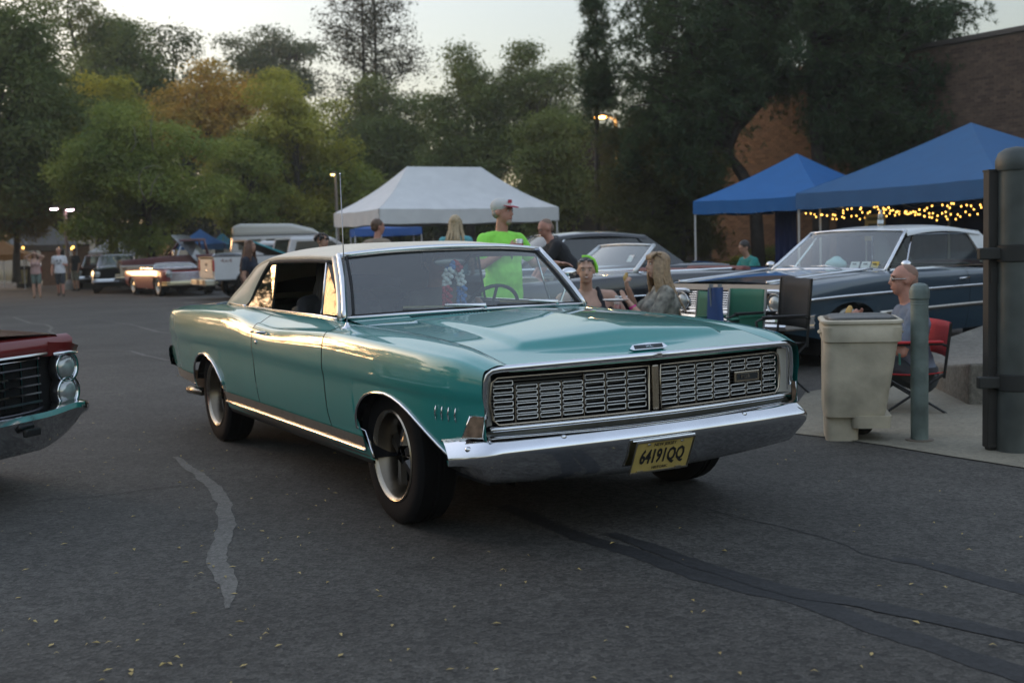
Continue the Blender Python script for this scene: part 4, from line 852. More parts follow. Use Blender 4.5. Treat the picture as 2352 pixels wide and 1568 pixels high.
# shrubs at the foot of the wall
for i, (u, v, w, h, Y, lab) in enumerate(((1770, 600, 120, 70, 33., 'leafy shrub against the brick wall beside the orange cone'), (1690, 612, 90, 50, 34., 'low shrub at the brick corner behind the cone'), (1480, 612, 130, 60, 33, 'dry ground shrub in front of the brick wing'))):
    rng = np.random.default_rng(80 + i); c = dep(u, v, Y); s_ = Y / FPX; t = thing('shrub', lab, 'shrub', (c.x, Y, 0), group='shrubs along the wall'); P, R = lobes_in(np.array([0, 0, max(.3, c.z)]), (w * s_ / 2, .5, h * s_ / 2), 14, rng, .45); S, N = crown(P, R, 3500, .06, rng); S[:, 2] = np.maximum(S[:, 2], .05); V, F = leaves(S, .07, rng, N=N); fast_mesh('foliage', V, F, L_MID, t)
    m = MB()
    for j in range(6): limb(m, (0, 0, 0), P[j], .02, .006, rng)
    m.obj('stems', BARK, t, smooth=True, fix=False)
# ------------------------------------------------------------------ other vehicles
def facet(m, P): return m.grid(P)
def classic_body(root, S):
    """body shell, hood, deck, glasshouse and wheels of a car; local x forward, origin under the front axle"""
    w, wb, fo, ro = S['w'], S['wb'], S['fo'], S['ro']; x0, x1 = -wb - ro, fo; zb, zf, zd = S['belt'], S['zf'], S['zd']; pm = S['paint']; r = S['r']; cw = S['cowl']; low = S.get('low', .24); zc = S.get('crease', .64); n = S.get('n', 44)
    hx_ = [x0, x0 + .12, x0 + .6, -wb * .6, cw, 0, fo - .35, fo - .08, fo]
    zS_ = [zd - .06, zd - .03, zd - .01, zb - .03, zb - .03, (zb + zf) / 2 - .02, zf - .01, zf - .02, zf - .05]
    yS_ = [w * .80, w * .86, w * .91, w * .93, w * .94, w * .94, w * .91, w * .86, w * .82]; yC_ = [w * .86, w * .92, w * .98, w, w, w, w * .98, w * .93, w * .88]
    def zb_(x): return ip([x0, x0 + .5, -wb, 0, fo - .2, fo], [low + .2, low + .1, low, low, low + .1, low + .14], x)
    def ar(x):
        for xc in (0, -wb):
            d = abs(x - xc) / (r + .09)
            if d < 1: return r + (r * .82) * math.sqrt(1 - d ** 2.4) * S.get('arch', 1.) + .03
        return 0
    def top_in(x):
        # inboard top height: hood / belt / deck
        return ip([x0, x0 + .3, -wb + .1, -wb * .55, cw, 0, fo], [zd - .02, zd + .01, zd + .02, zb, zb, (zb + zf) / 2 + .01, zf], x)
    def sec(x):
        ys, zs, yc = ip(hx_, yS_, x), ip(hx_, zS_, x), ip(hx_, yC_, x); yb = w * .78; P = [(yb + (ys - yb) * t, top_in(x) + (zs - top_in(x)) * t + .01 * math.sin(PI * t)) for t in lin(0, .9, 4)]
        for i in range(9):
            a = PI / 2 * i / 8; P.append((ys + (yc - ys) * math.sin(a), zs - (zs - zc) * (1 - math.cos(a))))
        zl = max(zb_(x), ar(x))
        for i in range(1, 8):
            z = zc + (zl - zc) * i / 7; q = max(0, (zc - z) / (zc - low)); P.append((yc - .004 - .06 * q ** 2, z))
        return P
    xs = sorted(set(lin(x0, x1, n) + [xc + k * (r + .09) * q for xc in (0, -wb) for k in (-1, 1) for q in (.9999, 1.0001, .99, .96, .9, .8)]))
    for s in (-1, 1):
        MB().grid([[(x, s * y, z) for y, z in sec(x)] for x in xs]).obj('body_side', pm, root, smooth=True, autos=50)
        for xc in (0, -wb):
            P = [[(xc + (r + .09) * math.cos(a), s * yy, r * .4 + (r + .04) * 1.2 * math.sin(a)) for yy in (w * .95, w * .6)] for a in lin(0, PI, 13)]
            MB().grid(P).obj('wheel_housing', DRK, root)
    tt = lin(-1, 1, 17)
    MB().grid([[(x, t * w * .78, top_in(x) + .025 * (1 - t * t)) for t in tt] for x in lin(cw + .02, fo, 14)]).obj('hood', S.get('hoodpaint', pm), root, smooth=True)
    MB().grid([[(x, t * w * .78, top_in(x) + .03 * (1 - t * t)) for t in tt] for x in lin(x0, S['glass'][3] - .02, 10)]).obj('trunk_lid', pm, root, smooth=True)
    MB().grid([[(x0 - .02, t * w * .84, z) for t in tt] for z in (zd - .04, zd - .2, low + .2)]).obj('tail_panel', pm, root, smooth=True)
    MB().grid([[(fo - .03, t * w * .86, z) for t in tt] for z in (zf - .02, zf - .2, low + .12)]).obj('nose_panel', S.get('nose', DRK), root)
    MB().box((-wb / 2, 0, low + .06), (wb + fo + ro - .5, w * 1.5, .12)).obj('underbody', DRK, root)
    for x in (0, -wb):
        for s in (-1, 1): wheel(root, (x, s * (w - .16), r), r, .2, s, r * .6, style=S.get('wheels', 'chrome'))
    # glasshouse
    a, b, c, d = S['glass'][:4]; zr = S['roof']; hw0, hw1 = w * .775, w * .64
    def fr(t, k, xa, xb, za, zb2): 
        return Vector((xa + (xb - xa) * k + .12 * (1 - t * t) * (1 if xa > xb else -1) * (1 - .4 * k), t * (hw0 + (hw1 - hw0) * k), za + (zb2 - za) * k + .02 * (1 - t * t)))
    MB().grid([[fr(t, k, a, b, zb, zr - .04) for k in lin(0, 1, 6)] for t in lin(-1, 1, 15)]).obj('windshield', S.get('wglass', GLS), root, smooth=True)
    fm = S.get('framemat', CHR)
    for s in (-1, 1): MB().tube([fr(s, k, a, b, zb, zr - .04) for k in lin(0, 1.02, 6)], S.get('pillar', .02), 6).obj('windshield_pillar', fm, root, smooth=True)
    MB().tube([fr(t, 1, a, b, zb, zr - .04) + Vector((0, 0, .005)) for t in lin(-1, 1, 15)], .016, 6).obj('windshield_header', fm, root, smooth=True)
    MB().tube([fr(t, 0, a, b, zb, zr - .04) + Vector((.01, 0, .004)) for t in lin(-1, 1, 15)], .012, 6).obj('windshield_base_trim', fm, root, smooth=True)
    if S.get('hard', True):
        rp = S.get('roofpaint', pm)
        P = []
        for x in lin(b + .0, c, 14):
            f = (b - x) / (b - c); row = []
            zt = zr - .01 + .055 * math.sin(PI * min(1, f * 1.0 + .05)) ** .8 
            for t in lin(-1, 1, 17): row.append((x + .12 * .6 * (1 - t * t) * (1 - f) - .08 * (1 - t * t) * f, t * hw1 * 1.03, zt - .055 * abs(t) ** 4 - .01))
            row = [(row[0][0], row[0][1] * 1.01, row[0][2] - .03)] + row + [(row[-1][0], row[-1][1] * 1.01, row[-1][2] - .03)]
            P.append(row)
        MB().grid(P).obj('roof', rp, root, smooth=True)
        MB().grid([[fr(t, k, d, c, zb + .01, zr - .05) for k in lin(0, 1, 5)] for t in lin(-.8, .8, 9)]).obj('rear_window', S.get('wglass', GLS), root, smooth=True)
        for s in (-1, 1):
            # rear roof pillar
            P = [[Vector((d + (c - d) * k + o, s * (hw0 + (hw1 - hw0) * k), zb + (zr - .06 - zb) * k)) for o in (0, S.get('cpw', .45) * (1 - .55 * k))] for k in lin(0, 1, 7)]
            Q = [[fr(s * t, k, d, c, zb, zr - .05) for t in (1, .78)] for k in lin(0, 1, 5)]
            MB().grid(P).grid(Q).obj('roof_pillar', rp, root, smooth=True, autos=40)
            # side glass
            y0, y1 = hw0 - .01, hw1 - .005; xa = d + S.get('cpw', .45); xb_ = c + S.get('cpw', .45) * .45
            MB().add([(a - .08, s * y0, zb), (xa, s * y0, zb), (xb_, s * y1, zr - .075), (b - .05, s * y1, zr - .075)], [(0, 1, 2, 3)]).obj('side_window', GLD if S.get('dark') else GLV, root)
            MB().tube([(a - .38, s * (y0 + .004), zb), (b - .12, s * (y1 + .004), zr - .08)], .010, 5).obj('vent_frame', CHR, root)
            MB().tube([(b - .02, s * (y1 + .006), zr - .07), (c + S.get('cpw', .45) * .45, s * (y1 + .006), zr - .075), (xa, s * (y0 + .006), zb)], .014, 6).obj('window_trim', S.get('trim2', CHR), root)
    for s in (-1, 1):
        MB().tube([(x, s * (w * .78 + .008), zb + .004) for x in lin(a - .05, d + .1, 8)], .012, 5).obj('belt_trim', CHR, root)
        MB().grid([[(x, s * yy, z) for yy, z in ((w * .77, zb), (w * .7, zb - .05), (w * .7, .35))] for x in lin(a, d, 4)]).obj('inner_panel', S.get('inner', VIN), root)
    for (x, ww, yc) in ((a - 1.0, .6, -.36), (a - 1.0, .6, .36), (a - 1.85, 1.2, 0)):
        MB().box((x + .25, yc * w, .45), (.5, ww, .2)).obj('seat', S.get('inner', VIN), root, bevel=.04); MB().box((x - .03, yc * w, .70), (.15, ww, .5), Matrix.Rotation(-.2, 3, 'Y')).obj('seat_back', S.get('inner', VIN), root, bevel=.04)
    MB().box((a - .2, 0, zb - .06), (.35, w * 1.45, .12)).obj('dashboard', VIN, root, bevel=.03)
    return sec
def bar_bumper(root, x, w, z, h, m=None, name='front_bumper', wrap=.35, sgn=1, bend=.04):
    P = []
    for t in lin(-1, 1, 25):
        q = abs(t); xf = x - sgn * (bend * q * q + wrap * max(0, (q - .9) / .1) ** 1.5); P.append([(xf - sgn * .07, t * w * .98, z + h / 2), (xf - sgn * .01, t * w, z + h * .42), (xf, t * w, z + h * .15), (xf - sgn * .02, t * w, z), (xf, t * w, z - h * .15), (xf - sgn * .015, t * w, z - h * .4), (xf - sgn * .08, t * w * .97, z - h / 2)])
    return MB().grid(P).obj(name, m or CHR, root, smooth=True, autos=50)
def headlamp(root, c, r, m=None, ax='X', sgn=1, name='headlight'):
    h = MB().lathe([(.001, .035), (r * .5, .03), (r * .85, .018), (r, 0), (r, -.02)], 24, axis='X').obj(name, LENS, root, smooth=True, loc=c, autos=50)
    MB().lathe([(r * 1.02, .006), (r * 1.12, .022), (r * 1.22, .012), (r * 1.24, -.03)], 24, axis='X', cap=False).obj('bezel', CHR, h, smooth=True)
    return h
def yaw_of(fx, fy): return math.atan2(fy, fx)

# --- dark blue hardtop with a white roof on the right
NAVY = mat('navy_paint', (.004, .030, .055), .35, .0, 1., coat_rough=.03); WROOF = mat('white_roof', (.62, .64, .64), .4, 0., .6)
wc = gnd(1940, 838); hd = Vector((-.80, -.60, 0)).normalized(); lf_ = Vector((-hd.y, hd.x, 0))
orig = wc - lf_ * .90
imp = thing('hardtop_car', 'dark blue classic hardtop with white roof parked behind the folding chairs', 'car', orig, yaw_of(hd.x, hd.y))
S = dict(w=1.0, wb=3.02, fo=.86, ro=1.45, belt=.925, zf=.85, zd=.86, paint=NAVY, r=.335, cowl=-.80, glass=[-.86, -1.42, -2.85, -3.35], roof=1.375, roofpaint=WROOF, crease=.66, wheels='white', framemat=CHR, cpw=.55, n=60)
isec = classic_body(imp, S)
for s in (-1, 1):
    MB().tube([(x, s * 1.004, ip([-4.3, -2, 0, .8], [.70, .715, .705, .69], x)) for x in lin(-4.2, .78, 26)], .013, 6, sq=(1.3, .6)).obj('side_trim', CHR, imp, smooth=True)
    MB().tube([(x, s * 1.0, ip([-4.3, -2, 0, .8], [.50, .51, .50, .49], x)) for x in lin(-2.55, -.46, 20)], .018, 6, sq=(1.3, .5)).obj('lower_trim', ALU, imp, smooth=True)
    MB().tube([(x, s * ip([-.8, 0, .84], [.70, .62, .60], x), ip([-.8, 0, .84], [.955, .91, .868], x)) for x in lin(-.75, .82, 12)], .016, 6, sq=(1, .8)).obj('hood_spear', CHR, imp, smooth=True)
    for y in (.52, .74): headlamp(imp, (.865, s * y, .665), .085)
    MB().tube([(.86, s * .40, .77), (.885, s * .45, .785), (.885, s * .80, .785), (.86, s * .88, .76), (.83, s * .93, .66)], .022, 6).obj('lamp_brow', CHR, imp, smooth=True)
    MB().tube([(-1.05, s * .80, .93), (-1.02, s * .90, .97)], .008, 5).obj('mirror_arm', CHR, imp); MB().ell((-1.02, s * .92, .985), (.05, .06, .045), 14, 8).obj('door_mirror', CHR, imp, smooth=True)
    MB().tube([(-2.05, s * 1.0, .80), (-2.04, s * 1.03, .805), (-1.9, s * 1.03, .805), (-1.88, s * 1.0, .80)], .011, 6).obj('door_handle', CHR, imp, smooth=True)
    MB().grid([[(xx, s * (y + .002), z) for (y, z) in isec(-.82)[3:]] for xx in (-.824, -.816)]).obj('door_gap', DRK, imp)
    MB().grid([[(xx, s * (y + .002), z) for (y, z) in isec(-2.1)[3:]] for xx in (-2.104, -2.096)]).obj('door_gap', DRK, imp)
MB().grid([[(.875, t * .93, z) for t in lin(-1, 1, 9)] for z in (.85, .79)]).obj('upper_lip', mat('satin_lip', (.62, .60, .58), .35, .6), imp, smooth=True)
for z in lin(.575, .765, 9): MB().tube([(.855, -.42, z), (.865, 0, z), (.855, .42, z)], .0065, 5).obj('grille_bar', CHR, imp)
for z in lin(.56, .60, 2): MB().tube([(.85, -.92, z), (.87, 0, z), (.85, .92, z)], .010, 5).obj('grille_bar', CHR, imp)
bar_bumper(imp, .98, .99, .47, .16)
for (piv, tip) in ((.55, -.05), (-.1, -.62)):
    MB().tube([(-.68 + .10 * (1 - piv * piv), piv * .75, .95), (-.72 + .1 * (1 - ((piv + tip) / 2) ** 2), (piv + tip) / 2 * .75, .985), (-.76 + .1 * (1 - tip * tip), tip * .75, .975)], .008, 5).obj('wiper', CHR, imp, smooth=True)
for (y, ww, cc, nm) in ((.50, .11, (.75, .75, .74), 'white_card'), (.36, .11, (.75, .75, .74), 'white_card'), (.62, .09, (.60, .42, .06), 'yellow_card')):
    MB().box((-.90, y, .985), (.004, ww, .075), Matrix.Rotation(-.5, 3, 'Y')).obj(nm, mat(nm, cc, .6), imp)
    MB().box((-.8965, y, .995), (.004, ww * .5, .012), Matrix.Rotation(-.5, 3, 'Y')).obj('card_print', INK, imp)
MB().ell((-.98, .05, .985), (.10, .13, .075), 14, 9).ell((-1.03, .02, 1.03), (.06, .07, .05), 12, 8).obj('dash_bag', mat('pale_blue_bag', (.42, .62, .62), .5, bump=.6, bscale=22), imp, smooth=True)
# bottle standing on its roof
bt = imp.matrix_basis @ Vector((-1.85, -.1, 1.385)); bt = Matrix.Translation(orig) @ Matrix.Rotation(yaw_of(hd.x, hd.y), 4, 'Z') @ Vector((-1.80, .05, 1.372))
wbt = thing('water_bottle', 'clear plastic water bottle standing on the white car roof', 'bottle', bt)
MB().lathe([(.001, 0), (.032, .002), (.034, .012), (.031, .03), (.034, .045), (.031, .06), (.034, .075), (.031, .09), (.034, .105), (.034, .14), (.028, .165), (.013, .19), (.012, .20)], 18).obj('bottle_body', glass('bottle_plastic', (.9, .93, .95), .12, .08), wbt, smooth=True)
MB().lathe([(.014, .196), (.015, .20), (.015, .215), (.001, .217)], 14).obj('bottle_cap', mat('white_cap', (.8, .8, .8), .4), wbt, smooth=True, autos=40)
MB().lathe([(.0345, .06), (.0345, .10)], 18, cap=False).obj('bottle_label', mat('bottle_label', (.62, .68, .72), .5), wbt, smooth=True)

# --- black convertible behind the seated women
BLKP = paint('black_paint', (.006, .007, .009), .2, .2)
hd2 = Vector((-.86, -.5, 0)).normalized(); l2 = Vector((-hd2.y, hd2.x, 0))
base_w = dep(1395, 625, 14.8); o2 = Vector((base_w.x, base_w.y, 0)) + hd2 * .92
cv = thing('convertible_car', 'black open convertible with a pale windshield frame and red interior', 'car', o2, yaw_of(hd2.x, hd2.y))
S = dict(w=.92, wb=2.75, fo=.85, ro=1.2, belt=.93, zf=.86, zd=.88, paint=BLKP, r=.33, cowl=-.75, glass=[-.82, -1.22, -2.3, -2.45], roof=1.29, hard=False, crease=.64, wheels='white', framemat=mat('silver_frame', (.6, .62, .62), .3, .8), pillar=.03, inner=mat('red_vinyl', (.16, .025, .02), .45))
classic_body(cv, S)
for s in (-1, 1):
    MB().tube([(x, s * .925, .66) for x in lin(-3.8, .7, 16)], .009, 5).obj('side_trim', CHR, cv)
    MB().tube([(-1.1, s * .74, .94), (-1.08, s * .86, 1.0)], .008, 5).obj('mirror_arm', CHR, cv); MB().ell((-1.08, s * .89, 1.02), (.045, .065, .05), 12, 8).obj('door_mirror', CHR, cv, smooth=True)
    headlamp(cv, (.85, s * .66, .68), .09)
bar_bumper(cv, .98, .9, .45, .14); bar_bumper(cv, -4.0, .9, .5, .14, name='rear_bumper', sgn=-1)
MB().box((-.98, .42, 1.10), (.004, .10, .10), Matrix.Rotation(-.6, 3, 'Y')).obj('white_card', mat('white_card', (.75, .75, .74), .6), cv)
# --- black car farther back, roof catching light
hd3 = Vector((-.95, -.3, 0)).normalized(); p3 = dep(1300, 600, 17.5)
bk = thing('black_sedan', 'black sedan with a shiny tan lit roof behind the bending man', 'car', Vector((p3.x, p3.y, 0)) + hd3 * 1.7, yaw_of(hd3.x, hd3.y))
S = dict(w=.93, wb=2.85, fo=.9, ro=1.2, belt=.95, zf=.88, zd=.95, paint=BLKP, r=.33, cowl=-.6, glass=[-.66, -1.35, -2.75, -3.35], roof=1.45, crease=.65, dark=True, wglass=GLD, cpw=.35, trim2=BLKP, framemat=BLKP, n=40)
classic_body(bk, S); bar_bumper(bk, .95, .9, .45, .16, BLKP)
for s in (-1, 1): headlamp(bk, (.9, s * .68, .70), .08)
# --- red car nose at the left edge
RED = paint('red_paint', (.16, .008, .008), .25, .3)
hd4 = Vector((math.cos(math.radians(-20)), math.sin(math.radians(-20)), 0)); l4 = Vector((-hd4.y, hd4.x, 0))
lampw = dep(143, 848, 6.75); o4 = Vector((lampw.x, lampw.y, 0)) - l4 * .80 - hd4 * .90
rd = thing('red_car', 'dark red classic car with stacked round headlights and chrome bumper', 'car', o4, yaw_of(hd4.x, hd4.y))
S = dict(w=1.0, wb=3.05, fo=.88, ro=1.3, belt=.95, zf=.875, zd=.88, paint=RED, r=.34, cowl=-.75, glass=[-.82, -1.35, -2.5, -2.95], roof=1.37, crease=.60, wheels='chrome', n=50)
classic_body(rd, S)
for s in (-1, 1):
    hb = MB().grid([[(.80 + d, s * y, z) for d, y, z in ((-.1, .66, .86), (.12, .70, .835), (.17, .80, .825), (.14, .90, .80), (-.1, .965, .80))], [(.8 + d, s * y, z) for d, y, z in ((0, .69, .75), (.13, .71, .755), (.15, .80, .755), (.12, .89, .745), (0, .955, .74))]]).obj('lamp_hood', RED, rd, smooth=True)
    MB().tube([(.93, s * .70, .765), (.965, s * .78, .77), (.935, s * .88, .76), (.80, s * .96, .745)], .011, 6).obj('lamp_hood_trim', CHR, rd, smooth=True)
    for z in (.68, .535):
        MB().lathe([(.10, 0), (.105, .03), (.098, .05)], 24, axis='X', cap=False).obj('lamp_ring', mat('gun_metal', (.08, .08, .085), .3, .9), rd, smooth=True, loc=(.87, s * .82, z))
        headlamp(rd, (.905, s * .82, z), .076)
    MB().grid([[(.84, s * y, z) for y in (.70, .95)] for z in (.78, .46)]).obj('lamp_panel', DRK, rd)
    for z in lin(.50, .745, 6): MB().tube([(.875, s * .05, z), (.87, s * .40, z), (.86, s * .66, z)], .008 if z > .52 else .012, 5).obj('grille_bar', CHR if abs(z - .745) < .01 or abs(z - .598) < .05 else mat('dark_chrome', (.12, .12, .13), .25, 1.), rd)
    for y in lin(.12, .64, 5): MB().tube([(.86, s * y, .48), (.865, s * y, .75)], .006, 4).obj('grille_slat', mat('dark_chrome', (.12, .12, .13), .25, 1.), rd)
MB().grid([[(.88 + d, t * .9, z) for t in lin(-1, 1, 9)] for d, z in ((-.02, .872), (.02, .845), (.015, .775))]).obj('hood_lip', RED, rd, smooth=True)
MB().tube([(.90, -.68, .772), (.915, 0, .772), (.90, .68, .772)], .010, 5).obj('hood_lip_trim', CHR, rd)
P = []
for t in lin(-1, 1, 31):
    q = abs(t); xf = 1.02 - .03 * q - .10 * max(0, (q - .9) / .1) ** 1.3; zt = .475 + .02 * math.exp(-((q - .8) / .15) ** 2) ; zb2 = .23 + .14 * max(0, (q - .6) / .4) ** 1.5
    P.append([(xf - .14, t * .98, zt - .01), (xf - .09, t * .99, zt), (xf - .01, t * 1.0, zt - .02), (xf, t * 1.0, zt - .05), (xf - .02, t * 1.0, zt - .08), (xf - .07, t * .99, zb2 + .04), (xf - .10, t * .97, zb2), (xf - .16, t * .95, zb2)])
rb = MB().grid(P).obj('front_bumper', CHR, rd, smooth=True, autos=50)
MB().box((1.0, .42, .36), (.03, .12, .045)).obj('bumper_lamp', mat('dark_lamp', (.02, .02, .02), .3), rd, bevel=.01)

# --- white pickup seen from behind
WHT = paint('white_paint', (.62, .63, .64), .0, .35)
hp = Vector((math.cos(math.radians(27)), math.sin(math.radians(27)), 0)); lp = Vector((-hp.y, hp.x, 0))
tg = gnd(512, 690); op = tg + lp * .95 - hp * .2        # middle of the tail on the ground
pk = thing('pickup_truck', 'white pickup truck with its bed cover raised, seen from the tailgate', 'truck', op, yaw_of(hp.x, hp.y))
def prof_solid(root, name, poly, hw, m, taper=1., bev=.03): return MB().prism(poly, 'Y', -hw, hw).obj(name, m, root, bevel=bev)
MB().box((1.0, .97, .98), (2.0, .08, .62)).obj('bed_side', WHT, pk, bevel=.03)
def bed(s):
    r = .43; pts = [(0, .62), (1.0 - r, .62)] + [(1.0 + r * math.cos(a), .50 + r * math.sin(a)) for a in lin(PI * .92, PI * .08, 11)] + [(1.0 + r, .58), (2.05, .58), (2.05, 1.33), (0, 1.33)]
    MB().prism(pts, 'Y', s * .86, s * .985).obj('bed_side', WHT, pk, bevel=.025)
    MB().prism([(2.05, .45), (5.6, .45), (5.75, .9), (5.65, 1.10), (4.5, 1.22), (2.05, 1.30)], 'Y', s * .80, s * .985).obj('cab_side', WHT, pk, bevel=.05)
    MB().prism([(2.1, 1.28), (2.25, 1.86), (3.5, 1.86), (4.45, 1.2)], 'Y', s * .74, s * .86).obj('cab_pillar', WHT, pk, bevel=.04)
    MB().prism([(2.3, 1.32), (2.42, 1.76), (3.45, 1.76), (4.1, 1.30)], 'Y', s * .85, s * .868).obj('side_window', GLD, pk)
    MB().box((.0, s * .90, 1.08), (.06, .17, .36)).obj('tail_light', mat('tail_red', (.45, .012, .015), .2, 0, 1.), pk, bevel=.02)
    MB().tube([(0.02, s * .985, .64)] + [(1.0 + .435 * math.cos(a), s * .987, .50 + .435 * math.sin(a)) for a in lin(PI * .9, PI * .1, 13)], .02, 5).obj('arch_flare', mat('grey_flare', (.18, .185, .19), .5), pk)
pk_first = [c for c in COL.objects if c.parent == pk]
for c in pk_first: bpy.data.objects.remove(c)
for s in (-1, 1): bed(s)
MB().box((.03, 0, .98), (.07, 1.64, .64)).obj('tailgate', mat('tailgate_paint', (.50, .51, .48), .35, .1, .8), pk, bevel=.03)
MB().box((.0, .0, 1.12), (.03, .16, .10)).obj('tailgate_handle', mat('dark_plastic', (.03, .03, .03), .5), pk, bevel=.01); MB().ell((-.01, 0, .92), (.012, .09, .05), 12, 6).obj('tailgate_badge', CHR, pk, smooth=True)
MB().box((-.12, 0, .56), (.28, 1.9, .2)).obj('rear_bumper', mat('bumper_satin', (.55, .54, .46), .3, .7), pk, bevel=.04)
MB().box((-.25, -.72, .57), (.03, .28, .13)).obj('bumper_step', mat('dark_plastic', (.03, .03, .03), .5), pk); MB().box((-.255, 0, .57), (.02, .32, .16)).obj('plate_recess', mat('dark_plastic', (.03, .03, .03), .5), pk)
MB().box((1.0, 0, .80), (2.0, 1.7, .06)).obj('bed_floor', DRK, pk); MB().box((2.1, 0, 1.0), (.08, 1.7, .62)).obj('bed_front', WHT, pk); MB().prism([(2.2, 1.84), (2.3, 1.90), (3.4, 1.90), (3.55, 1.84)], 'Y', -.80, .80).obj('roof', WHT, pk, bevel=.04)
MB().add([(2.12, -.75, 1.3), (2.12, .75, 1.3), (2.24, .72, 1.82), (2.24, -.72, 1.82)], [(0, 1, 2, 3)]).obj('rear_window', GLD, pk); MB().prism([(2.1, .5), (5.6, .5), (5.6, 1.05), (4.5, 1.18), (2.1, 1.2)], 'Y', -.8, .8).obj('cab_body', WHT, pk)
MB().box((1.0, 0, 1.34), (2.05, 1.9, .035), Matrix.Rotation(0, 3, 'Y')).obj('rail_cap', mat('dark_plastic', (.03, .03, .03), .5), pk)
pk.scale = (1, 1, .90); bcov = MB().box((-.58, 0, 0), (1.18, 1.72, .06)).obj('bed_cover', mat('cover_black', (.02, .022, .024), .5), pk, loc=(2.05, 0, 1.36), rot=(0, math.radians(24), 0), bevel=.02)
MB().tube([(-1.16, -.86, .02), (.0, -.86, .02)], .028, 5).obj('cover_edge', mat('teal_reflection_edge', (.05, .32, .36), .3, .3), bcov)  # teal reflection along the cover edge, put into its colour
MB().tube([(-1.16, -.86, .02), (-1.16, .86, .02)], .028, 5).obj('cover_edge', WHT, bcov)
text_obj('side_decal', '4x4', .17, mat('decal_red', (.22, .10, .09), .5), pk, (.34, -.988, 1.22), (PI / 2, 0, 0), depth=.001, sx=1.3)
for x in (1.0, 4.65):
    for s in (-1, 1): wheel(pk, (x, s * .84, .41), .41, .28, s, .25, style='chrome')
# --- camper van behind it
vh = Vector((math.cos(math.radians(8)), math.sin(math.radians(8)), 0)); pv = dep(668, 600, 48)
vn = thing('camper_van', 'white high top camper van behind the pickup', 'van', (pv.x, pv.y, 0), math.radians(8))
MB().prism([(-2.3, .45), (2.0, .45), (2.5, .6), (2.6, 1.05), (2.0, 1.2), (1.5, 1.95), (-2.25, 1.98), (-2.35, 1.2)], 'Y', -.98, .98).obj('body', WHT, vn, bevel=.10)
MB().prism([(-2.25, 1.97), (1.3, 1.97), (.95, 2.20), (.1, 2.42), (-1.9, 2.46), (-2.25, 2.35)], 'Y', -.90, .90).obj('raised_roof', mat('cream_roof', (.60, .60, .56), .45), vn, bevel=.14)
for (a, b) in ((-2.0, -1.1), (-.9, .0), (.2, 1.0)):
    MB().box(((a + b) / 2, -.985, 1.62), (b - a, .02, .42)).obj('side_window', GLD, vn, bevel=.01)
MB().tube([(-2.2, -.99, 1.98), (1.4, -.99, 1.97)], .02, 5).obj('drip_rail', mat('dark_plastic', (.03, .03, .03), .5), vn)
MB().box((-2.36, 0, 1.55), (.03, 1.4, .5)).obj('rear_window', GLD, vn)
for x in (-1.5, 1.7):
    for s in (-1, 1): wheel(vn, (x, s * .82, .34), .34, .22, s, .2, style='chrome')
# --- white crew cab beyond the pickup bed
pc = dep(672, 600, 38); cc_ = thing('crew_cab_truck', 'white crew cab truck parked beyond the raised bed cover', 'truck', (pc.x, pc.y, 0), math.radians(25)); cc_.scale = (1, 1, .88)
MB().prism([(-1.6, .5), (2.4, .5), (2.5, 1.1), (1.3, 1.2), (.7, 1.86), (-1.2, 1.88), (-1.6, 1.2)], 'Y', -.9, .9).obj('body', WHT, cc_, bevel=.08)
for (a, b) in ((-1.15, -.35), (-.2, .6)): MB().box(((a + b) / 2, -.905, 1.52), (b - a, .02, .42)).obj('side_window', mat('blue_grey_glass', (.12, .17, .20), .15, .3), cc_, bevel=.02)
for x in (-1.0, 1.7):
    for s in (-1, 1): wheel(cc_, (x, s * .76, .38), .38, .24, s, .22, style='chrome')
# --- maroon pickup
MAR = paint('maroon_paint', (.085, .016, .022), .2, .4); TAN = paint('tan_band', (.48, .40, .28), .0, .45)
hm = Vector((-.93, -.37, 0)).normalized(); fm = gnd(335, 672); om = fm + Vector((-hm.y, hm.x, 0)) * -.85
mp_ = thing('pickup_truck', 'maroon and tan square pickup with chrome grille under the maple', 'truck', om, yaw_of(hm.x, hm.y))
for s in (-1, 1):
    r = .46
    up = [(-4.3, .95), (-4.3, 1.28), (-2.15, 1.30), (-.75, 1.27), (.75, 1.16), (.82, .95)]
    MB().prism(up, 'Y', s * .82, s * .985).obj('upper_side', MAR, mp_, bevel=.04)
    lowp = [(-4.3, .95), (.82, .95), (.82, .60), (r, .55)] + [(r * math.cos(a), .42 + r * math.sin(a)) for a in lin(.2, PI - .2, 9)] + [(-r, .48), (-2.6, .48)] + [(-3.0 + r * math.cos(a), .42 + r * math.sin(a)) for a in lin(.2, PI - .2, 9)] + [(-3.5, .5), (-4.3, .58)]
    MB().prism(lowp, 'Y', s * .84, s * .975).obj('lower_side', TAN, mp_)
    MB().tube([(-4.3, s * .99, .955), (.8, s * .99, .955)], .018, 5).obj('side_trim', mat('white_trim', (.7, .7, .68), .4), mp_)
    MB().tube([(-.85, s * .90, 1.27), (-1.25, s * .80, 1.80), (-2.1, s * .80, 1.82), (-2.2, s * .88, 1.28)], .055, 6).obj('door_frame', MAR, mp_, smooth=True)
    MB().tube([(-1.15, s * .90, 1.27), (-1.35, s * .82, 1.76)], .018, 5).obj('vent_frame', CHR, mp_); MB().box((-1.0, s * 1.07, 1.36), (.10, .16, .22)).obj('door_mirror', CHR, mp_, bevel=.03)
    MB().box((.80, s * .80, .93), (.06, .22, .2)).obj('headlight', LENS, mp_, bevel=.02); MB().box((.68, s * .985, .86), (.16, .02, .10)).obj('side_marker', AMB, mp_)
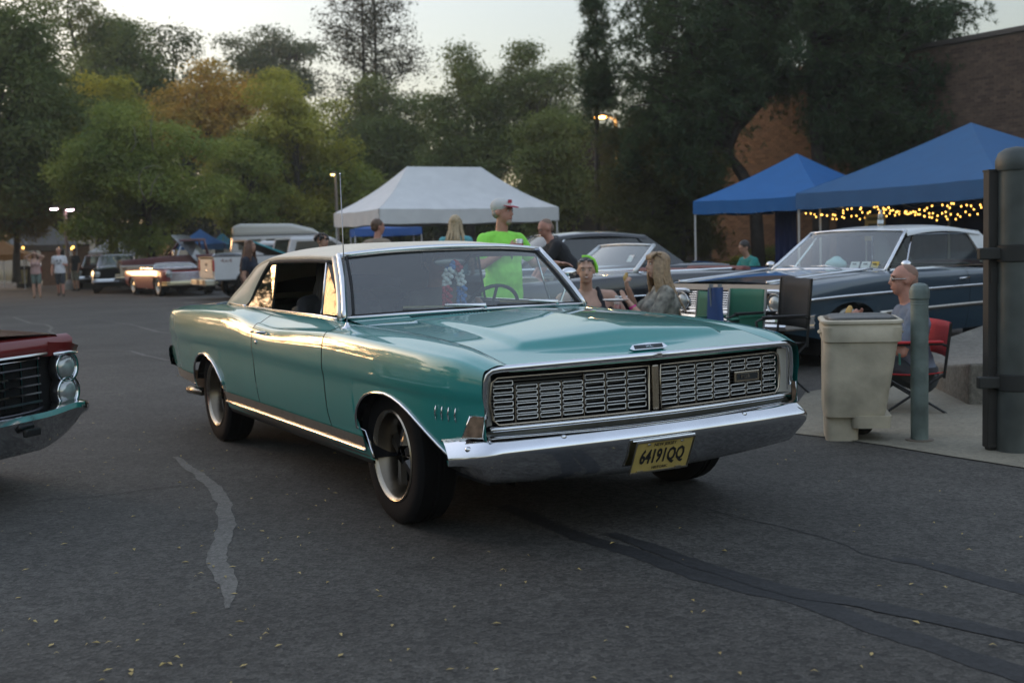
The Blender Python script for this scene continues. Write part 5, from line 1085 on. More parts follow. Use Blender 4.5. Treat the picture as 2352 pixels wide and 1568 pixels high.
MB().prism([(-.8, 1.26), (-1.2, 1.82), (-2.12, 1.86), (-2.22, 1.80), (-1.3, 1.76), (-.95, 1.26)], 'Y', -.80, .80).obj('cab_roof', MAR, mp_, bevel=.03)
MB().add([(-.82, -.8, 1.27), (-.82, .8, 1.27), (-1.22, .74, 1.78), (-1.22, -.74, 1.78)], [(0, 1, 2, 3)]).obj('windshield', GLS, mp_)
MB().prism([(-.8, 1.27), (.8, 1.16), (.8, 1.1), (-.8, 1.1)], 'Y', -.85, .85).obj('hood', MAR, mp_, bevel=.03); MB().box((.82, 0, .90), (.06, 1.2, .32)).obj('grille', DRK, mp_)
for z in lin(.78, 1.04, 5): MB().box((.86, 0, z), (.02, 1.3, .025)).obj('grille_bar', CHR, mp_)
bar_bumper(mp_, 1.05, .97, .60, .2); MB().box((-2.3, 0, 1.0), (.1, 1.7, .6)).obj('bed_front', MAR, mp_); MB().box((-1.8, 0, .75), (4.6, 1.6, .1)).obj('underbody', DRK, mp_); MB().box((-1.5, 0, .95), (1.2, 1.6, .6)).obj('cab_floor', VIN, mp_)
for x in (0, -3.0):
    for s in (-1, 1): wheel(mp_, (x, s * .84, .38), .38, .25, s, .2, style='white')
# --- red low car with a broad toothy grille between the pickups
hr = Vector((.55, -.83, 0)).normalized(); pr_ = gnd(446, 679); orr = pr_ - hr * .9
rc = thing('red_coupe', 'bright red old coupe with chrome tooth grille between the pickups', 'car', orr, yaw_of(hr.x, hr.y))
RED2 = paint('bright_red_paint', (.26, .012, .014), .15, .35)
S = dict(w=.92, wb=2.8, fo=.75, ro=1.2, belt=.88, zf=.84, zd=.85, paint=RED2, r=.33, cowl=-.7, glass=[-.85, -1.05, -2.1, -2.4], roof=1.06, hard=False, crease=.6, wheels='white', n=36, nose=RED2)
classic_body(rc, S); bar_bumper(rc, .92, .9, .40, .16, mat('gold_chrome', (.55, .48, .32), .2, 1.))
for z in lin(.5, .74, 5): MB().tube([(.80, -.7, z), (.86, 0, z), (.80, .7, z)], .02, 6).obj('grille_bar', CHR, rc, smooth=True)
for s in (-1, 1): headlamp(rc, (.78, s * .72, .72), .09)
# hood propped up behind the maroon cab (grey panel)
ph_ = dep(455, 575, 42); hdp = MB().grid([[(-1.1 + .2 * math.sin(PI * t), y, .0 + 0.0) for t in (0, 1)] for y in (-.7, .7)])
op_ = thing('parked_car', 'grey car with its hood propped open beside the maroon cab', 'car', (ph_.x - .3, 42, 0), math.radians(170))
S = dict(w=.9, wb=2.7, fo=.8, ro=1.1, belt=.9, zf=.86, zd=.88, paint=paint('grey_paint', (.12, .13, .14), .3, .4), r=.32, cowl=-.7, glass=[-.8, -1.2, -2.2, -2.6], roof=1.32, crease=.6, n=30, wheels='chrome')
classic_body(op_, S)
for c in [c for c in COL.objects if c.parent == op_ and c.name.startswith('hood')]: c.location = (-.7, 0, .93); c.rotation_euler = (0, math.radians(-48), 0); c.data.transform(Matrix.Translation((.7, 0, -.93)))
# --- parked cars farther left
def far_car(label, u, v, head, col, name='parked_car', **k):
    p = gnd(u, v); h = Vector((math.cos(head), math.sin(head), 0)); o = thing(name, label, 'car', p, head, group='cars parked at the far left')
    S = dict(w=.9, wb=2.7, fo=.8, ro=1.1, belt=.92, zf=.86, zd=.88, paint=paint('paint_' + label.split()[0] + str(len(COL.objects)), col, .15, .4), r=.33, cowl=-.7, glass=[-.75, -1.2, -2.2, -2.8], roof=1.38, crease=.6, n=30, wheels='chrome'); S.update(k); classic_body(o, S); bar_bumper(o, .92, .88, .46, .16)
    for s in (-1, 1): headlamp(o, (.8, s * .66, .70), .085)
    return o
far_car('orange red car with a pale windshield beyond the sandwich boards', 228, 662, math.radians(-75), (.42, .05, .03))
far_car('dark green old car with round headlights left of the maroon pickup', 272, 672, math.radians(-72), (.02, .035, .025))
far_car('dark car parked up the bank above the blue canopies', 520, 606, math.radians(170), (.02, .02, .025))
far_car('silver roofed car parked above the grey canopies', 105, 634, math.radians(165), (.25, .25, .26), name='parked_car')
# ------------------------------------------------------------------ people
def remesh(mb, voxel, smooth=4):
    me = bpy.data.meshes.new('tmp'); me.from_pydata(mb.v, [], mb.f); bm = bmesh.new(); bm.from_mesh(me); bmesh.ops.recalc_face_normals(bm, faces=bm.faces); bm.to_mesh(me); bm.free()
    o = bpy.data.objects.new('tmp', me); COL.objects.link(o); r = o.modifiers.new('r', 'REMESH'); r.mode = 'VOXEL'; r.voxel_size = voxel; s = o.modifiers.new('s', 'SMOOTH'); s.iterations = smooth; s.factor = .5
    dg = bpy.context.evaluated_depsgraph_get(); out = bpy.data.meshes.new_from_object(o.evaluated_get(dg)); bpy.data.objects.remove(o); bpy.data.meshes.remove(me); out.shade_smooth(); return out
from mathutils import noise as MN
def wrinkle(me, amp=.007, sc=11.):
    n = len(me.vertices); co = np.empty(n * 3, np.float32); nr = np.empty(n * 3, np.float32); me.vertices.foreach_get('co', co); me.vertex_normals.foreach_get('vector', nr); co = co.reshape(-1, 3); nr = nr.reshape(-1, 3)
    d = np.array([MN.noise((x * sc, y * sc, z * sc * .6)) + .5 * MN.noise((x * sc * 2.3, y * sc * 2.3, z * sc * 2.3)) for x, y, z in co.tolist()], np.float32)
    co += nr * (d * amp)[:, None]; me.vertices.foreach_set('co', co.ravel()); me.update(); return me
def put(me, name, m, parent):
    me.name = name; me.materials.clear(); me.materials.append(m); o = bpy.data.objects.new(name, me); COL.objects.link(o); o.parent = parent; return o
def cap(m, a, b, r0, r1, n=10):
    """round ended tapered limb"""
    a, b = Vector(a), Vector(b); d = b - a
    if d.length < 1e-5: return
    t = d.normalized(); pts = [a - t * r0 * .95, a - t * r0 * .8, a - t * r0 * .45, a]; rs = [r0 * .3, r0 * .6, r0 * .9, r0]
    pts += [a.lerp(b, .5), b, b + t * r1 * .45, b + t * r1 * .8, b + t * r1 * .95]; rs += [(r0 + r1) / 2 * 1.03, r1, r1 * .9, r1 * .6, r1 * .3]; m.tube(pts, rs, n)
def rings(m, R, n=16):
    """R: (centre, depth radius, width radius, forward, side)"""
    P = []
    for c, rd, rw, f, s in R: P.append([Vector(c) + f * math.cos(2 * PI * j / n) * rd + s * math.sin(2 * PI * j / n) * rw for j in range(n)])
    o = len(m.v); m.grid(P, closev=True); m.f.append(tuple(o + j for j in range(n))); m.f.append(tuple(o + (len(P) - 1) * n + j for j in range(n))[::-1]); m.m += [0, 0]
def hand(m, w, d, palm_n, s, grip=.35, k=1.):
    """five fingered hand at wrist w pointing along d; palm_n: direction the palm faces"""
    d = Vector(d).normalized(); pn = Vector(palm_n); pn = (pn - d * pn.dot(d)).normalized(); sd_ = d.cross(pn) * s
    c = Vector(w) + d * .045 * k; R3_ = Matrix((sd_, d, pn)).transposed(); m.ell(c, (.040 * k, .052 * k, .018 * k), 12, 8, R3_)
    for i, (o, L_) in enumerate(((-.028, .062), (-.0095, .074), (.0095, .070), (.028, .056))):
        p = Vector(w) + d * .088 * k + sd_ * o * k; q = p + (d * math.cos(grip) + pn * math.sin(grip)) * L_ * .5 * k; e = q + (d * math.cos(grip * 2.4) + pn * math.sin(grip * 2.4)) * L_ * .5 * k; cap(m, p, q, .0092 * k, .0088 * k, 7); cap(m, q, e, .0088 * k, .0072 * k, 7)
    p = Vector(w) + d * .03 * k - sd_ * .030 * k; q = p + (d * .7 - sd_ * .7 + pn * .25) * .038 * k; e = q + (d * .9 - sd_ * .15 + pn * .4) * .032 * k; cap(m, p, q, .0115 * k, .0105 * k, 7); cap(m, q, e, .0105 * k, .008 * k, 7)
SKIN = {'fair': mat('skin_fair', (.50, .30, .22), .5, var=.08, vscale=30), 'tan': mat('skin_tan', (.40, .22, .15), .5, var=.08, vscale=30), 'ruddy': mat('skin_ruddy', (.45, .22, .16), .5, var=.08, vscale=30)}
EYEW = mat('eye_white', (.6, .58, .55), .3); EYED = mat('eye_dark', (.02, .015, .012), .2); LIP = mat('lip', (.30, .10, .09), .5); BROW = mat('brow', (.09, .06, .04), .8)
def person(label, loc, rz, sc=1., g=1., skin='fair', top=None, bottom=None, shoes=None, sleeve=.55, leg=1., pelvis=(0, 0, .95), lean=(0, 0), twist=0., sh=None, el=None, wr=None, kn=None, an=None, look=0., nod=0., grip=(.4, .4), palm=None, vox=.0115, bust=0., belly=.0, face=True, neckline=0., hem=None, group=None, smile=False, hair=None, cover=None, bare_back=False, beard=None):
    """local frame: +x the way the body faces, +y its left side"""
    t = thing('person', label, 'person', loc, rz, group); t.scale = (sc, sc, sc)
    P = Vector(pelvis); up = Vector((math.sin(lean[0]), math.sin(lean[1]), math.cos(lean[0]) * math.cos(lean[1]))); ct, st_ = math.cos(twist), math.sin(twist)
    s0 = Vector((0, 1, 0)); s1 = Vector((-st_, ct, 0)); s1 = (s1 - up * s1.dot(up)).normalized(); f0 = s0.cross(Vector((0, 0, 1))); f1 = s1.cross(up)
    W = P + Vector((0, 0, .03)) + up * .10; CH = P + up * .36; SHC = P + up * .50; NB = P + up * .545
    SH = [SHC + s1 * .182 * (.6 + .4 * g) * q - up * .032 for q in (1, -1)]
    if sh: SH = [SH[i] + Vector(sh[i]) for i in (0, 1)]
    lk = Vector((math.cos(look + twist), math.sin(look + twist), -math.sin(nod))).normalized(); HC = NB + up * .05 + Vector((0, 0, .125)) + lk * .025
    EL = [Vector(e) for e in el] if el else [SH[i] + Vector((-.02, .05 * (1, -1)[i], -.29)) for i in (0, 1)]
    WR = [Vector(e) for e in wr] if wr else [EL[i] + Vector((.08, 0, -.25)) for i in (0, 1)]
    HP = [P + s0 * .092 * g * q + Vector((0, 0, -.04)) for q in (1, -1)]
    KN = [Vector(k) for k in kn] if kn else [Vector((P.x + .02, .10 * q, .50)) for q in (1, -1)]
    AN = [Vector(k) for k in an] if an else [Vector((P.x - .02, .11 * q, .085)) for q in (1, -1)]
    def torso(m, x=0., lo=-.1, hi=.55, neck=True):
        R = []
        if lo < 0: R.append((P + Vector((0, 0, -.09)), .09 * g + x, .135 * g + x, f0, s0))
        R += [(P, .118 * g + x, .172 * g + x, f0, s0), (P + (W - P) * .6 + f0 * belly * .6, .108 * g + x + belly * .5, .160 * g + x, f0, s0), (W + up * .05 + f1 * belly, .102 * g + x + belly * .6, .150 * g + x, f1, s1), (CH - up * .10 + f1 * belly * .5, .108 * g + x, .160 * g + x, f1, s1), (CH + f1 * .008, .116 * g + x + bust * .25, .178 * g + x, f1, s1), (CH + up * .09, .10 * g + x, .178 * (.5 + .5 * g) + x, f1, s1), (SHC + up * .012, .075 + x, .135 + x, f1, s1), (NB + up * .0, .056 + x, .066 + x, f1, s1)]
        rings(m, R)
        for q in (0, 1): cap(m, SHC + s1 * .05 * (1, -1)[q] - up * .012, SH[q], .056 * (.7 + .3 * g) + x, .052 * (.7 + .3 * g) + x)
        if bust:
            for q in (1, -1): m.ell(CH + f1 * (.085 * g + bust * .35) + s1 * .075 * q * g - up * .03, (bust + x, bust + x, bust * 1.05 + x), 12, 8)
    body = MB(); torso(body)
    cap(body, NB - up * .06, HC - Vector((0, 0, .05)), .056, .054)
    # head
    fz = Vector((0, 0, 1)); fz = (fz - lk * fz.dot(lk)).normalized(); sy = fz.cross(lk); M3 = Matrix((lk, sy, fz)).transposed()
    def hp(x, y, z): return HC + M3 @ Vector((x, y, z))
    body.ell(hp(-.008, 0, .028), (.098, .076, .092), 16, 12, M3); body.ell(hp(.024, 0, -.03), (.072, .062, .085), 14, 10, M3); body.ell(hp(.045, 0, -.082), (.038, .038, .032), 12, 8, M3); body.ell(hp(.058, 0, -.012), (.03, .05, .035), 12, 8, M3)
    body.ell(hp(.098, 0, -.018), (.022, .0135, .016), 10, 6, M3); cap(body, hp(.088, 0, .02), hp(.102, 0, -.012), .009, .012, 8); body.ell(hp(.088, 0, -.056), (.010, .024, .011), 10, 6, M3); body.ell(hp(.076, 0, .040), (.022, .055, .014), 10, 6, M3)
    for q in (1, -1): body.ell(hp(-.005, q * .078, -.005), (.02, .009, .03), 10, 6, M3)
    for q in (0, 1):
        cap(body, SH[q], EL[q], .050 * (.55 + .45 * g), .040 * (.6 + .4 * g)); cap(body, EL[q], WR[q], .041 * (.6 + .4 * g), .027)
        d = WR[q] - EL[q]; pn = Vector(palm[q]) if palm else Vector((0, -(1, -1)[q], 0)) + Vector((.25, 0, 0))
        hand(body, WR[q], d, pn, (1, -1)[q], grip[q])
        cap(body, HP[q], KN[q], .082 * g, .056 * (.6 + .4 * g)); cap(body, KN[q], KN[q].lerp(AN[q], .35), .055 * (.6 + .4 * g), .056 * (.6 + .4 * g)); cap(body, KN[q].lerp(AN[q], .35), AN[q], .056 * (.6 + .4 * g), .036)
        fd = Vector((.0, 0, 0)) + Vector((1, .12 * (1, -1)[q], 0)).normalized(); cap(body, AN[q] + Vector((-.03, 0, -.045)), AN[q] + fd * .13 + Vector((0, 0, -.055)), .034, .026)
    bd_ = put(remesh(body, vox, 3), 'body', SKIN[skin], t)
    if top:
        m = MB(); x = .013
        if neckline:   # tank top: torso without shoulders, straps
            R = [(P + Vector((0, 0, -.06)), .118 * g + x, .17 * g + x, f0, s0), (P, .122 * g + x, .175 * g + x, f0, s0), (W + up * .05 + f1 * belly, .105 * g + x + belly * .6, .152 * g + x, f1, s1), (CH - up * .10 + f1 * belly * .5, .11 * g + x, .162 * g + x, f1, s1), (CH + f1 * .008, .116 * g + x + bust * .25, .178 * g + x, f1, s1), (CH + up * .05, .106 * g + x * .7, .165 * g, f1, s1)]
            rings(m, R)
            if bust:
                for q in (1, -1): m.ell(CH + f1 * (.085 * g + bust * .35) + s1 * .075 * q * g - up * .03, (bust + x, bust + x, bust * 1.05 + x), 12, 8)
            for q in (1, -1):
                a = CH + up * .02 + s1 * .10 * q * g + f1 * (.098 * g + .01); b = SHC + up * .055 + s1 * .105 * q; c = CH + up * .04 + s1 * .10 * q * g - f1 * (.10 * g); m.tube([a - up * .05, a, a.lerp(b, .6) + f1 * .012, b, b.lerp(c, .5) - f1 * .02, c, c - up * .05], .024, 8)
        else:
            torso(m, x, -.05 if not hem else -.1)
            if hem: rings(m, [(P + Vector((0, 0, hem)), .125 * g + x, .178 * g + x, f0, s0), (P, .125 * g + x, .178 * g + x, f0, s0), (W, .115 * g + x, .16 * g + x, f0, s0)])
            for q in (0, 1):
                e = SH[q].lerp(EL[q], min(1, sleeve)); cap(m, SH[q] + (SH[q] - SHC) * .02, e, .062 * (.6 + .4 * g) + .006, .060 * (.6 + .4 * g) + .004)
                if sleeve > 1: cap(m, EL[q], EL[q].lerp(WR[q], sleeve - 1), .052 * (.6 + .4 * g), .045)
        put(wrinkle(remesh(m, vox, 2)) if vox < .012 else remesh(m, vox, 3), 'shirt', top, t)
    if bottom:
        m = MB(); x = .012; rings(m, [(P + Vector((0, 0, -.10)), .10 * g + x, .15 * g + x, f0, s0), (P - Vector((0, 0, .03)), .122 * g + x, .176 * g + x, f0, s0), (P + Vector((0, 0, .06)), .112 * g + x, .166 * g + x, f0, s0)])
        for q in (0, 1):
            e = HP[q].lerp(KN[q], min(1, leg)); cap(m, HP[q], e, .088 * g + .008, (.064 if leg >= 1 else .076) * (.6 + .4 * g) + .012)
            if leg > 1: cap(m, KN[q], KN[q].lerp(AN[q], leg - 1), .064 * (.6 + .4 * g) + .006, .056)
        put(remesh(m, vox, 3), 'trousers' if leg > 1 else 'shorts', bottom, t)
    if shoes:
        for q in (0, 1):
            m = MB(); fd = Vector((1, .12 * (1, -1)[q], 0)).normalized(); cap(m, AN[q] + Vector((-.035, 0, -.042)), AN[q] + fd * .14 + Vector((0, 0, -.05)), .044, .034); cap(m, AN[q], AN[q] + Vector((-.01, 0, -.03)), .044, .046); put(remesh(m, vox, 2), 'shoe', shoes, t)
    if face:
        for q in (1, -1):
            e = MB().ell(hp(.083, q * .031, .014), (.008, .0115, .0065), 10, 6, M3).obj('eye', EYEW, t, smooth=True); MB().ell(hp(.0895, q * .031, .014), (.003, .0055, .0055), 8, 6, M3).obj('iris', EYED, e)
            MB().tube([hp(.087, q * .014, .031), hp(.090, q * .030, .036), hp(.078, q * .048, .030)], .0042, 5).obj('eyebrow', BROW, t)
        if smile: MB().ell(hp(.0905, 0, -.052), (.006, .022, .006), 10, 6, M3).obj('teeth', mat('teeth', (.7, .68, .62), .3), t); MB().tube([hp(.088, -.027, -.046), hp(.097, 0, -.062), hp(.088, .027, -.046)], .004, 5).obj('lips', LIP, t)
        else: MB().tube([hp(.088, -.021, -.056), hp(.098, 0, -.055), hp(.088, .021, -.056)], .0042, 5).obj('lips', LIP, t)
    t['_'] = 0; del t['_']
    return dict(t=t, hp=hp, M3=M3, SH=SH, EL=EL, WR=WR, P=P, HC=HC, NB=NB, CH=CH, f1=f1, s1=s1, up=up, SHC=SHC, lk=lk)
def short_hair(p, m, bald=False, thick=.008):
    b = MB(); hp, M3 = p['hp'], p['M3']; b.ell(hp(-.020, 0, .042), (.093 + thick, .076 + thick, .086 + thick), 16, 10, M3); b.ell(hp(-.055, 0, -.01), (.056 + thick, .066 + thick, .06), 12, 8, M3)
    put(remesh(b, .012, 2), 'hair', m, p['t'])
def long_hair(p, m, L=.5, n=46, seed=1, front=True, spread=1., curl=0., r=.011, toward=None):
    rng = np.random.default_rng(seed); hp, M3 = p['hp'], p['M3']; b = MB(); b.ell(hp(-.016, 0, .040), (.100, .084, .090), 16, 10, M3); b.ell(hp(-.05, 0, -.03), (.062, .078, .09), 12, 8, M3); put(remesh(b, .012, 2), 'hair', m, p['t']); s = MB()
    for i in range(n):
        a = rng.uniform(-2.3, 2.3) + PI; x, y = .085 * math.cos(a), .082 * math.sin(a)
        if x > .055: continue
        ln = L * rng.uniform(.75, 1.08); p0 = hp(x * .55, y * .55, .105); p1 = hp(x * 1.08, y * 1.08, .03); p2 = hp(x * 1.2, y * 1.2 * spread, -.09); p3 = p2 + Vector((-.03 + rng.normal() * .02, 0, -ln * .5)) + M3 @ Vector((-.02, y * .5 * spread, 0)); p4 = p3 + Vector((rng.normal() * .03, rng.normal() * .03, -ln * .45))
        pts = [p0, p1, p2, p2.lerp(p3, .5), p3, p3.lerp(p4, .5), p4]
        if curl: pts = [q + Vector((rng.normal(), rng.normal(), 0)) * curl * (j > 1) for j, q in enumerate(pts)]
        s.tube(pts, [r, r * 1.2, r * 1.2, r * 1.2, r * 1.1, r * .9, r * .3], 5)
    s.obj('hair_locks', m, p['t'], smooth=True, fix=False)
def shades(p, z=.105, x=.04, m=None, worn=False):
    hp = p['hp']; mm = m or mat('dark_lens', (.02, .02, .022), .12, 0, 1.)
    b = MB()
    for q in (1, -1):
        if worn: b.ell(hp(.094, q * .032, .012), (.004, .026, .018), 12, 6, p['M3'])
        else: b.ell(hp(x + .045, q * .034, z), (.016, .028, .012), 12, 6, p['M3'])
        b.tube([hp(.09 if worn else x + .04, q * .058, .014 if worn else z), hp(.0, q * .085, .014 if worn else z - .03)], .004, 5)
    b.obj('glasses' if worn else 'sunglasses', mm, p['t'], smooth=True)
def tee(name, c, var=.1): return mat(name, c, .85, var=var, vscale=12, bump=.25, bscale=25)
SHOE = mat('dark_shoe', (.04, .035, .03), .7); JEAN = tee('denim', (.05, .07, .11)); KHAKI = tee('khaki', (.16, .16, .13)); BLKT = tee('black_cotton', (.014, .015, .018))
H_BLOND = mat('hair_blond', (.30, .20, .11), .45, var=.3, vscale=40); H_DK = mat('hair_dark', (.025, .018, .014), .45, var=.3, vscale=40); H_BRN = mat('hair_brown', (.10, .055, .03), .45, var=.3, vscale=40); H_GRY = mat('hair_grey', (.28, .25, .22), .6, var=.3, vscale=40); H_STUB = mat('hair_stubble', (.22, .15, .11), .7)
def at_depth(u, Y): p = dep(u, 600, Y); return Vector((p.x, Y, 0))

# 1 man in the neon shirt
NEON = tee('neon_green', (.30, .80, .10)); rz = math.radians(-52)
p = person('man in a neon green shirt and cap pointing across the car', at_depth(1152, 10.1), rz, sc=.955, g=1.12, skin='ruddy', top=NEON, bottom=tee('plaid_shorts', (.20, .20, .17), .6), shoes=SHOE, leg=.95, sleeve=.62, hem=-.10, belly=.03, look=.35, nod=.02,
    el=[(.02, .36, 1.20), (.06, -.27, 1.20)], wr=[(.26, .46, 1.19), (.24, -.10, 1.34)], grip=(.25, .75), palm=[(0, -.4, -1), (.2, 1, .1)], vox=.0095)
hp, M3 = p['hp'], p['M3']
m = MB(); m.ell(hp(-.016, 0, .055), (.104, .086, .078), 18, 12, M3); put(remesh(m, .009, 3), 'cap', tee('cap_grey', (.55, .55, .53)), p['t'])
m = MB(); P_ = [[hp(.05 + .105 * k * math.cos(a), .078 * math.sin(a), .062 - .020 * k * math.cos(a)) for k in (.3, .7, 1.1)] for a in lin(-1.35, 1.35, 13)]; m.grid(P_).obj('cap_brim', tee('cap_red', (.42, .05, .07)), p['t'], smooth=True, solid=.006)
MB().box(hp(.082, 0, .098), (.006, .06, .03), M3).obj('cap_logo', tee('cap_red', (.42, .05, .07)), p['t'])
m = MB(); m.ell(hp(.062, 0, -.082), (.035, .036, .032), 12, 8, M3); put(remesh(m, .009, 2), 'beard', mat('beard_grey', (.36, .28, .23), .8), p['t'])
m = MB(); m.ell(hp(-.04, 0, -.01), (.058, .080, .05), 12, 8, M3); put(remesh(m, .010, 2), 'hair', H_GRY, p['t'])
f1, s1, NB, CH = p['f1'], p['s1'], p['NB'], p['CH']
MB().tube([NB + s1 * .07 - f1 * .03, NB + s1 * .07 + f1 * .075 - p['up'] * .04, CH + f1 * .155 + s1 * .02, CH + f1 * .155 - p['up'] * .06, CH + f1 * .155 - s1 * .02, NB - s1 * .07 + f1 * .075 - p['up'] * .04, NB - s1 * .07 - f1 * .03], .0055, 5).obj('lanyard', mat('lanyard', (.05, .12, .06), .7), p['t'], smooth=True)
for i, w_ in enumerate((.085, .07)): MB().box(CH + f1 * .146 + s1 * .085 + p['up'] * (.035 - i * .018), (.006, w_, .011), Matrix((f1, s1, p['up'])).transposed()).obj('shirt_print', mat('print_dark', (.03, .10, .03), .8), p['t'])
cw = Matrix.Translation(p['t'].location) @ Matrix.Rotation(rz, 4, 'Z') @ Matrix.Scale(.955, 4)
cn = thing('drink_can', 'small drink can held by the man in the neon shirt', 'can', cw @ (p['WR'][1] + Vector((.085, .055, -.04))))
MB().lathe([(.001, 0), (.028, 0), (.033, .008), (.033, .108), (.027, .12), (.001, .12)], 18).obj('can_body', mat('can_silver', (.55, .56, .58), .3, .8), cn, smooth=True, autos=40); MB().lathe([(.0335, .03), (.0335, .08)], 18, cap=False).obj('can_print', mat('can_red', (.35, .05, .06), .4), cn, smooth=True)
# 2 bending man
p = person('bald man in a black shirt bending over beside the black sedan', at_depth(1300, 14.4), math.radians(190), sc=.98, g=1.1, skin='ruddy', top=BLKT, bottom=tee('dark_shorts', (.03, .03, .035)), shoes=SHOE, leg=1.0, sleeve=.6, pelvis=(-.12, 0, .93), lean=(.62, 0), look=.1, nod=.5, el=[(.34, .20, 1.02), (.30, -.25, 1.02)], wr=[(.50, .16, .80), (.48, -.18, .80)], belly=.03)
short_hair(p, H_STUB, thick=-.004)
# 3 woman in the black tank top
p = person('smiling woman in a black tank top sitting with sunglasses on her head', at_depth(1345, 10.8), math.radians(-88), sc=1.0, g=1.55, skin='fair', top=tee('tank_black', (.018, .02, .028)), bottom=JEAN, shoes=SHOE, leg=1.9, neckline=1, pelvis=(0, 0, .36), lean=(.30, -.03), look=-.05, bust=.085, el=[(.20, .35, .58), (.20, -.35, .58)], wr=[(.42, .12, .50), (.42, -.14, .48)], kn=[(.44, .16, .46), (.44, -.16, .46)], an=[(.46, .16, .09), (.46, -.16, .09)], smile=True, vox=.0095)
short_hair(p, H_DK, thick=.004); hp = p['hp']; shades(p, .098, .03)
MB().tube([hp(-.05, -.03, .128), hp(-.05, .03, .130), hp(-.05, .075, .10), hp(-.05, .098, .04), hp(-.05, .098, -.02)], .018, 8, sq=(1, 1.8)).obj('headband', mat('neon_band', (.28, .75, .05), .7), p['t'], smooth=True)
# 4 woman eating
p = person('long haired blond woman in a grey tie dye shirt eating from a plate', at_depth(1525, 10.4), math.radians(186), sc=1.0, g=1.2, skin='fair', top=mat('tie_dye', (.20, .19, .16), .9, var=.7, vscale=16), bottom=mat('floral_leggings', (.10, .09, .16), .8, var=.9, vscale=45), shoes=SHOE, leg=1.9, sleeve=.7, hem=-.06, pelvis=(0, 0, .37), lean=(.05, 0), bust=.085, belly=.03, look=.12, nod=-.03, el=[(.20, .27, .56), (.18, -.27, .60)], wr=[(.34, .13, .76), (.30, -.14, .88)], kn=[(.45, .15, .46), (.45, -.15, .46)], an=[(.46, .15, .09), (.46, -.15, .09)], grip=(.2, .8), palm=[(0, 0, 1), (-1, .3, 0)], vox=.0095)
long_hair(p, H_BLOND, .46, 110, 3, r=.012); hp = p['hp']; shades(p, .10, .0, mat('brown_lens', (.10, .06, .04), .15, 0, 1.))
m = MB()
for y in lin(-.06, .06, 9): m.tube([hp(.03, y, .12), hp(.085, y * 1.05, .085), hp(.092, y * 1.1, .048)], [.008, .011, .005], 5)
m.obj('fringe', H_BLOND, p['t'], smooth=True)
MB().lathe([(.032, -.014), (.034, 0), (.032, .014)], 16, cap=False).obj('wristband', mat('pink_band', (.75, .05, .32), .5), p['t'], smooth=True, loc=p['EL'][0].lerp(p['WR'][0], .88), rot=(0, .4, 0))
mw = Matrix.Translation(p['t'].location) @ Matrix.Rotation(math.radians(186), 4, 'Z')
pl_ = MB().lathe([(.001, 0), (.075, .001), (.105, .012), (.115, .016), (.113, .019), (.075, .006), (.001, .005)], 24).obj('paper_plate', mat('plate_white', (.75, .75, .72), .6), loc=mw @ (p['WR'][0] + Vector((.13, -.02, .03))), smooth=True); tag(pl_, 'white paper plate in the hand of the blond woman', 'plate')
fd_ = MB().ell((0, 0, 0), (.022, .018, .035), 12, 8).ell((.01, .005, .03), (.016, .014, .02), 10, 6).obj('snack', mat('snack_bun', (.55, .36, .12), .7, bump=.6, bscale=60), loc=mw @ (p['WR'][1] + Vector((.03, .03, .105))), smooth=True); tag(fd_, 'golden piece of food held up by the blond woman', 'food')
# 5 seated man at the bin
p = person('balding man in a grey blue shirt eating in the red chair', at_depth(2100, 8.65), math.radians(176), sc=.98, g=1.12, skin='ruddy', top=tee('slate_shirt', (.14, .17, .22)), bottom=tee('dark_shorts2', (.035, .04, .045)), shoes=SHOE, leg=1.0, sleeve=.7, pelvis=(-.03, 0, .27), lean=(.14, 0), look=-.05, belly=.06, el=[(.16, .25, .46), (.14, -.26, .50)], wr=[(.36, .14, .60), (.38, -.10, .70)], kn=[(.40, .15, .42), (.40, -.15, .42)], an=[(.36, .15, .09), (.36, -.15, .09)], grip=(.2, .9), palm=[(0, 0, 1), (-.3, .5, -.5)], vox=.0095)
short_hair(p, mat('hair_shaved', (.24, .14, .10), .7), thick=-.004); shades(p, worn=True, m=mat('wire_glasses', (.4, .4, .38), .2, .8))
mw = Matrix.Translation(p['t'].location) @ Matrix.Rotation(math.radians(176), 4, 'Z')
pl_ = MB().lathe([(.001, 0), (.075, .001), (.105, .012), (.115, .016), (.113, .019), (.075, .006), (.001, .005)], 24).obj('paper_plate', mat('plate_white', (.75, .75, .72), .6), loc=mw @ (p['WR'][0] + Vector((.13, -.04, .03))), smooth=True); tag(pl_, 'white paper plate on the lap of the man in the red chair', 'plate')
fd_ = MB().ell((0, 0, 0), (.025, .022, .04), 12, 8).ell((.012, .005, .03), (.02, .016, .024), 10, 6).obj('snack', mat('snack_bun', (.55, .36, .12), .7, bump=.6, bscale=60), loc=mw @ (p['WR'][1] + Vector((.09, .04, .03))), smooth=True); tag(fd_, 'sandwich gripped by the man in the red chair', 'food')
# 6 person in teal far back
p = person('person in a teal shirt leaning forward beside the shrubs', at_depth(1745, 20.5), math.radians(200), sc=1.0, g=1.1, skin='tan', top=tee('teal_cotton', (.03, .24, .22)), bottom=JEAN, shoes=SHOE, leg=1.9, sleeve=.8, pelvis=(0, 0, .50), lean=(.5, 0), nod=.4, kn=[(.44, .14, .5), (.44, -.14, .5)], an=[(.46, .14, .09), (.46, -.14, .09)], el=[(.36, .22, .62), (.36, -.22, .62)], wr=[(.56, .12, .62), (.56, -.12, .62)], face=False); short_hair(p, H_DK)
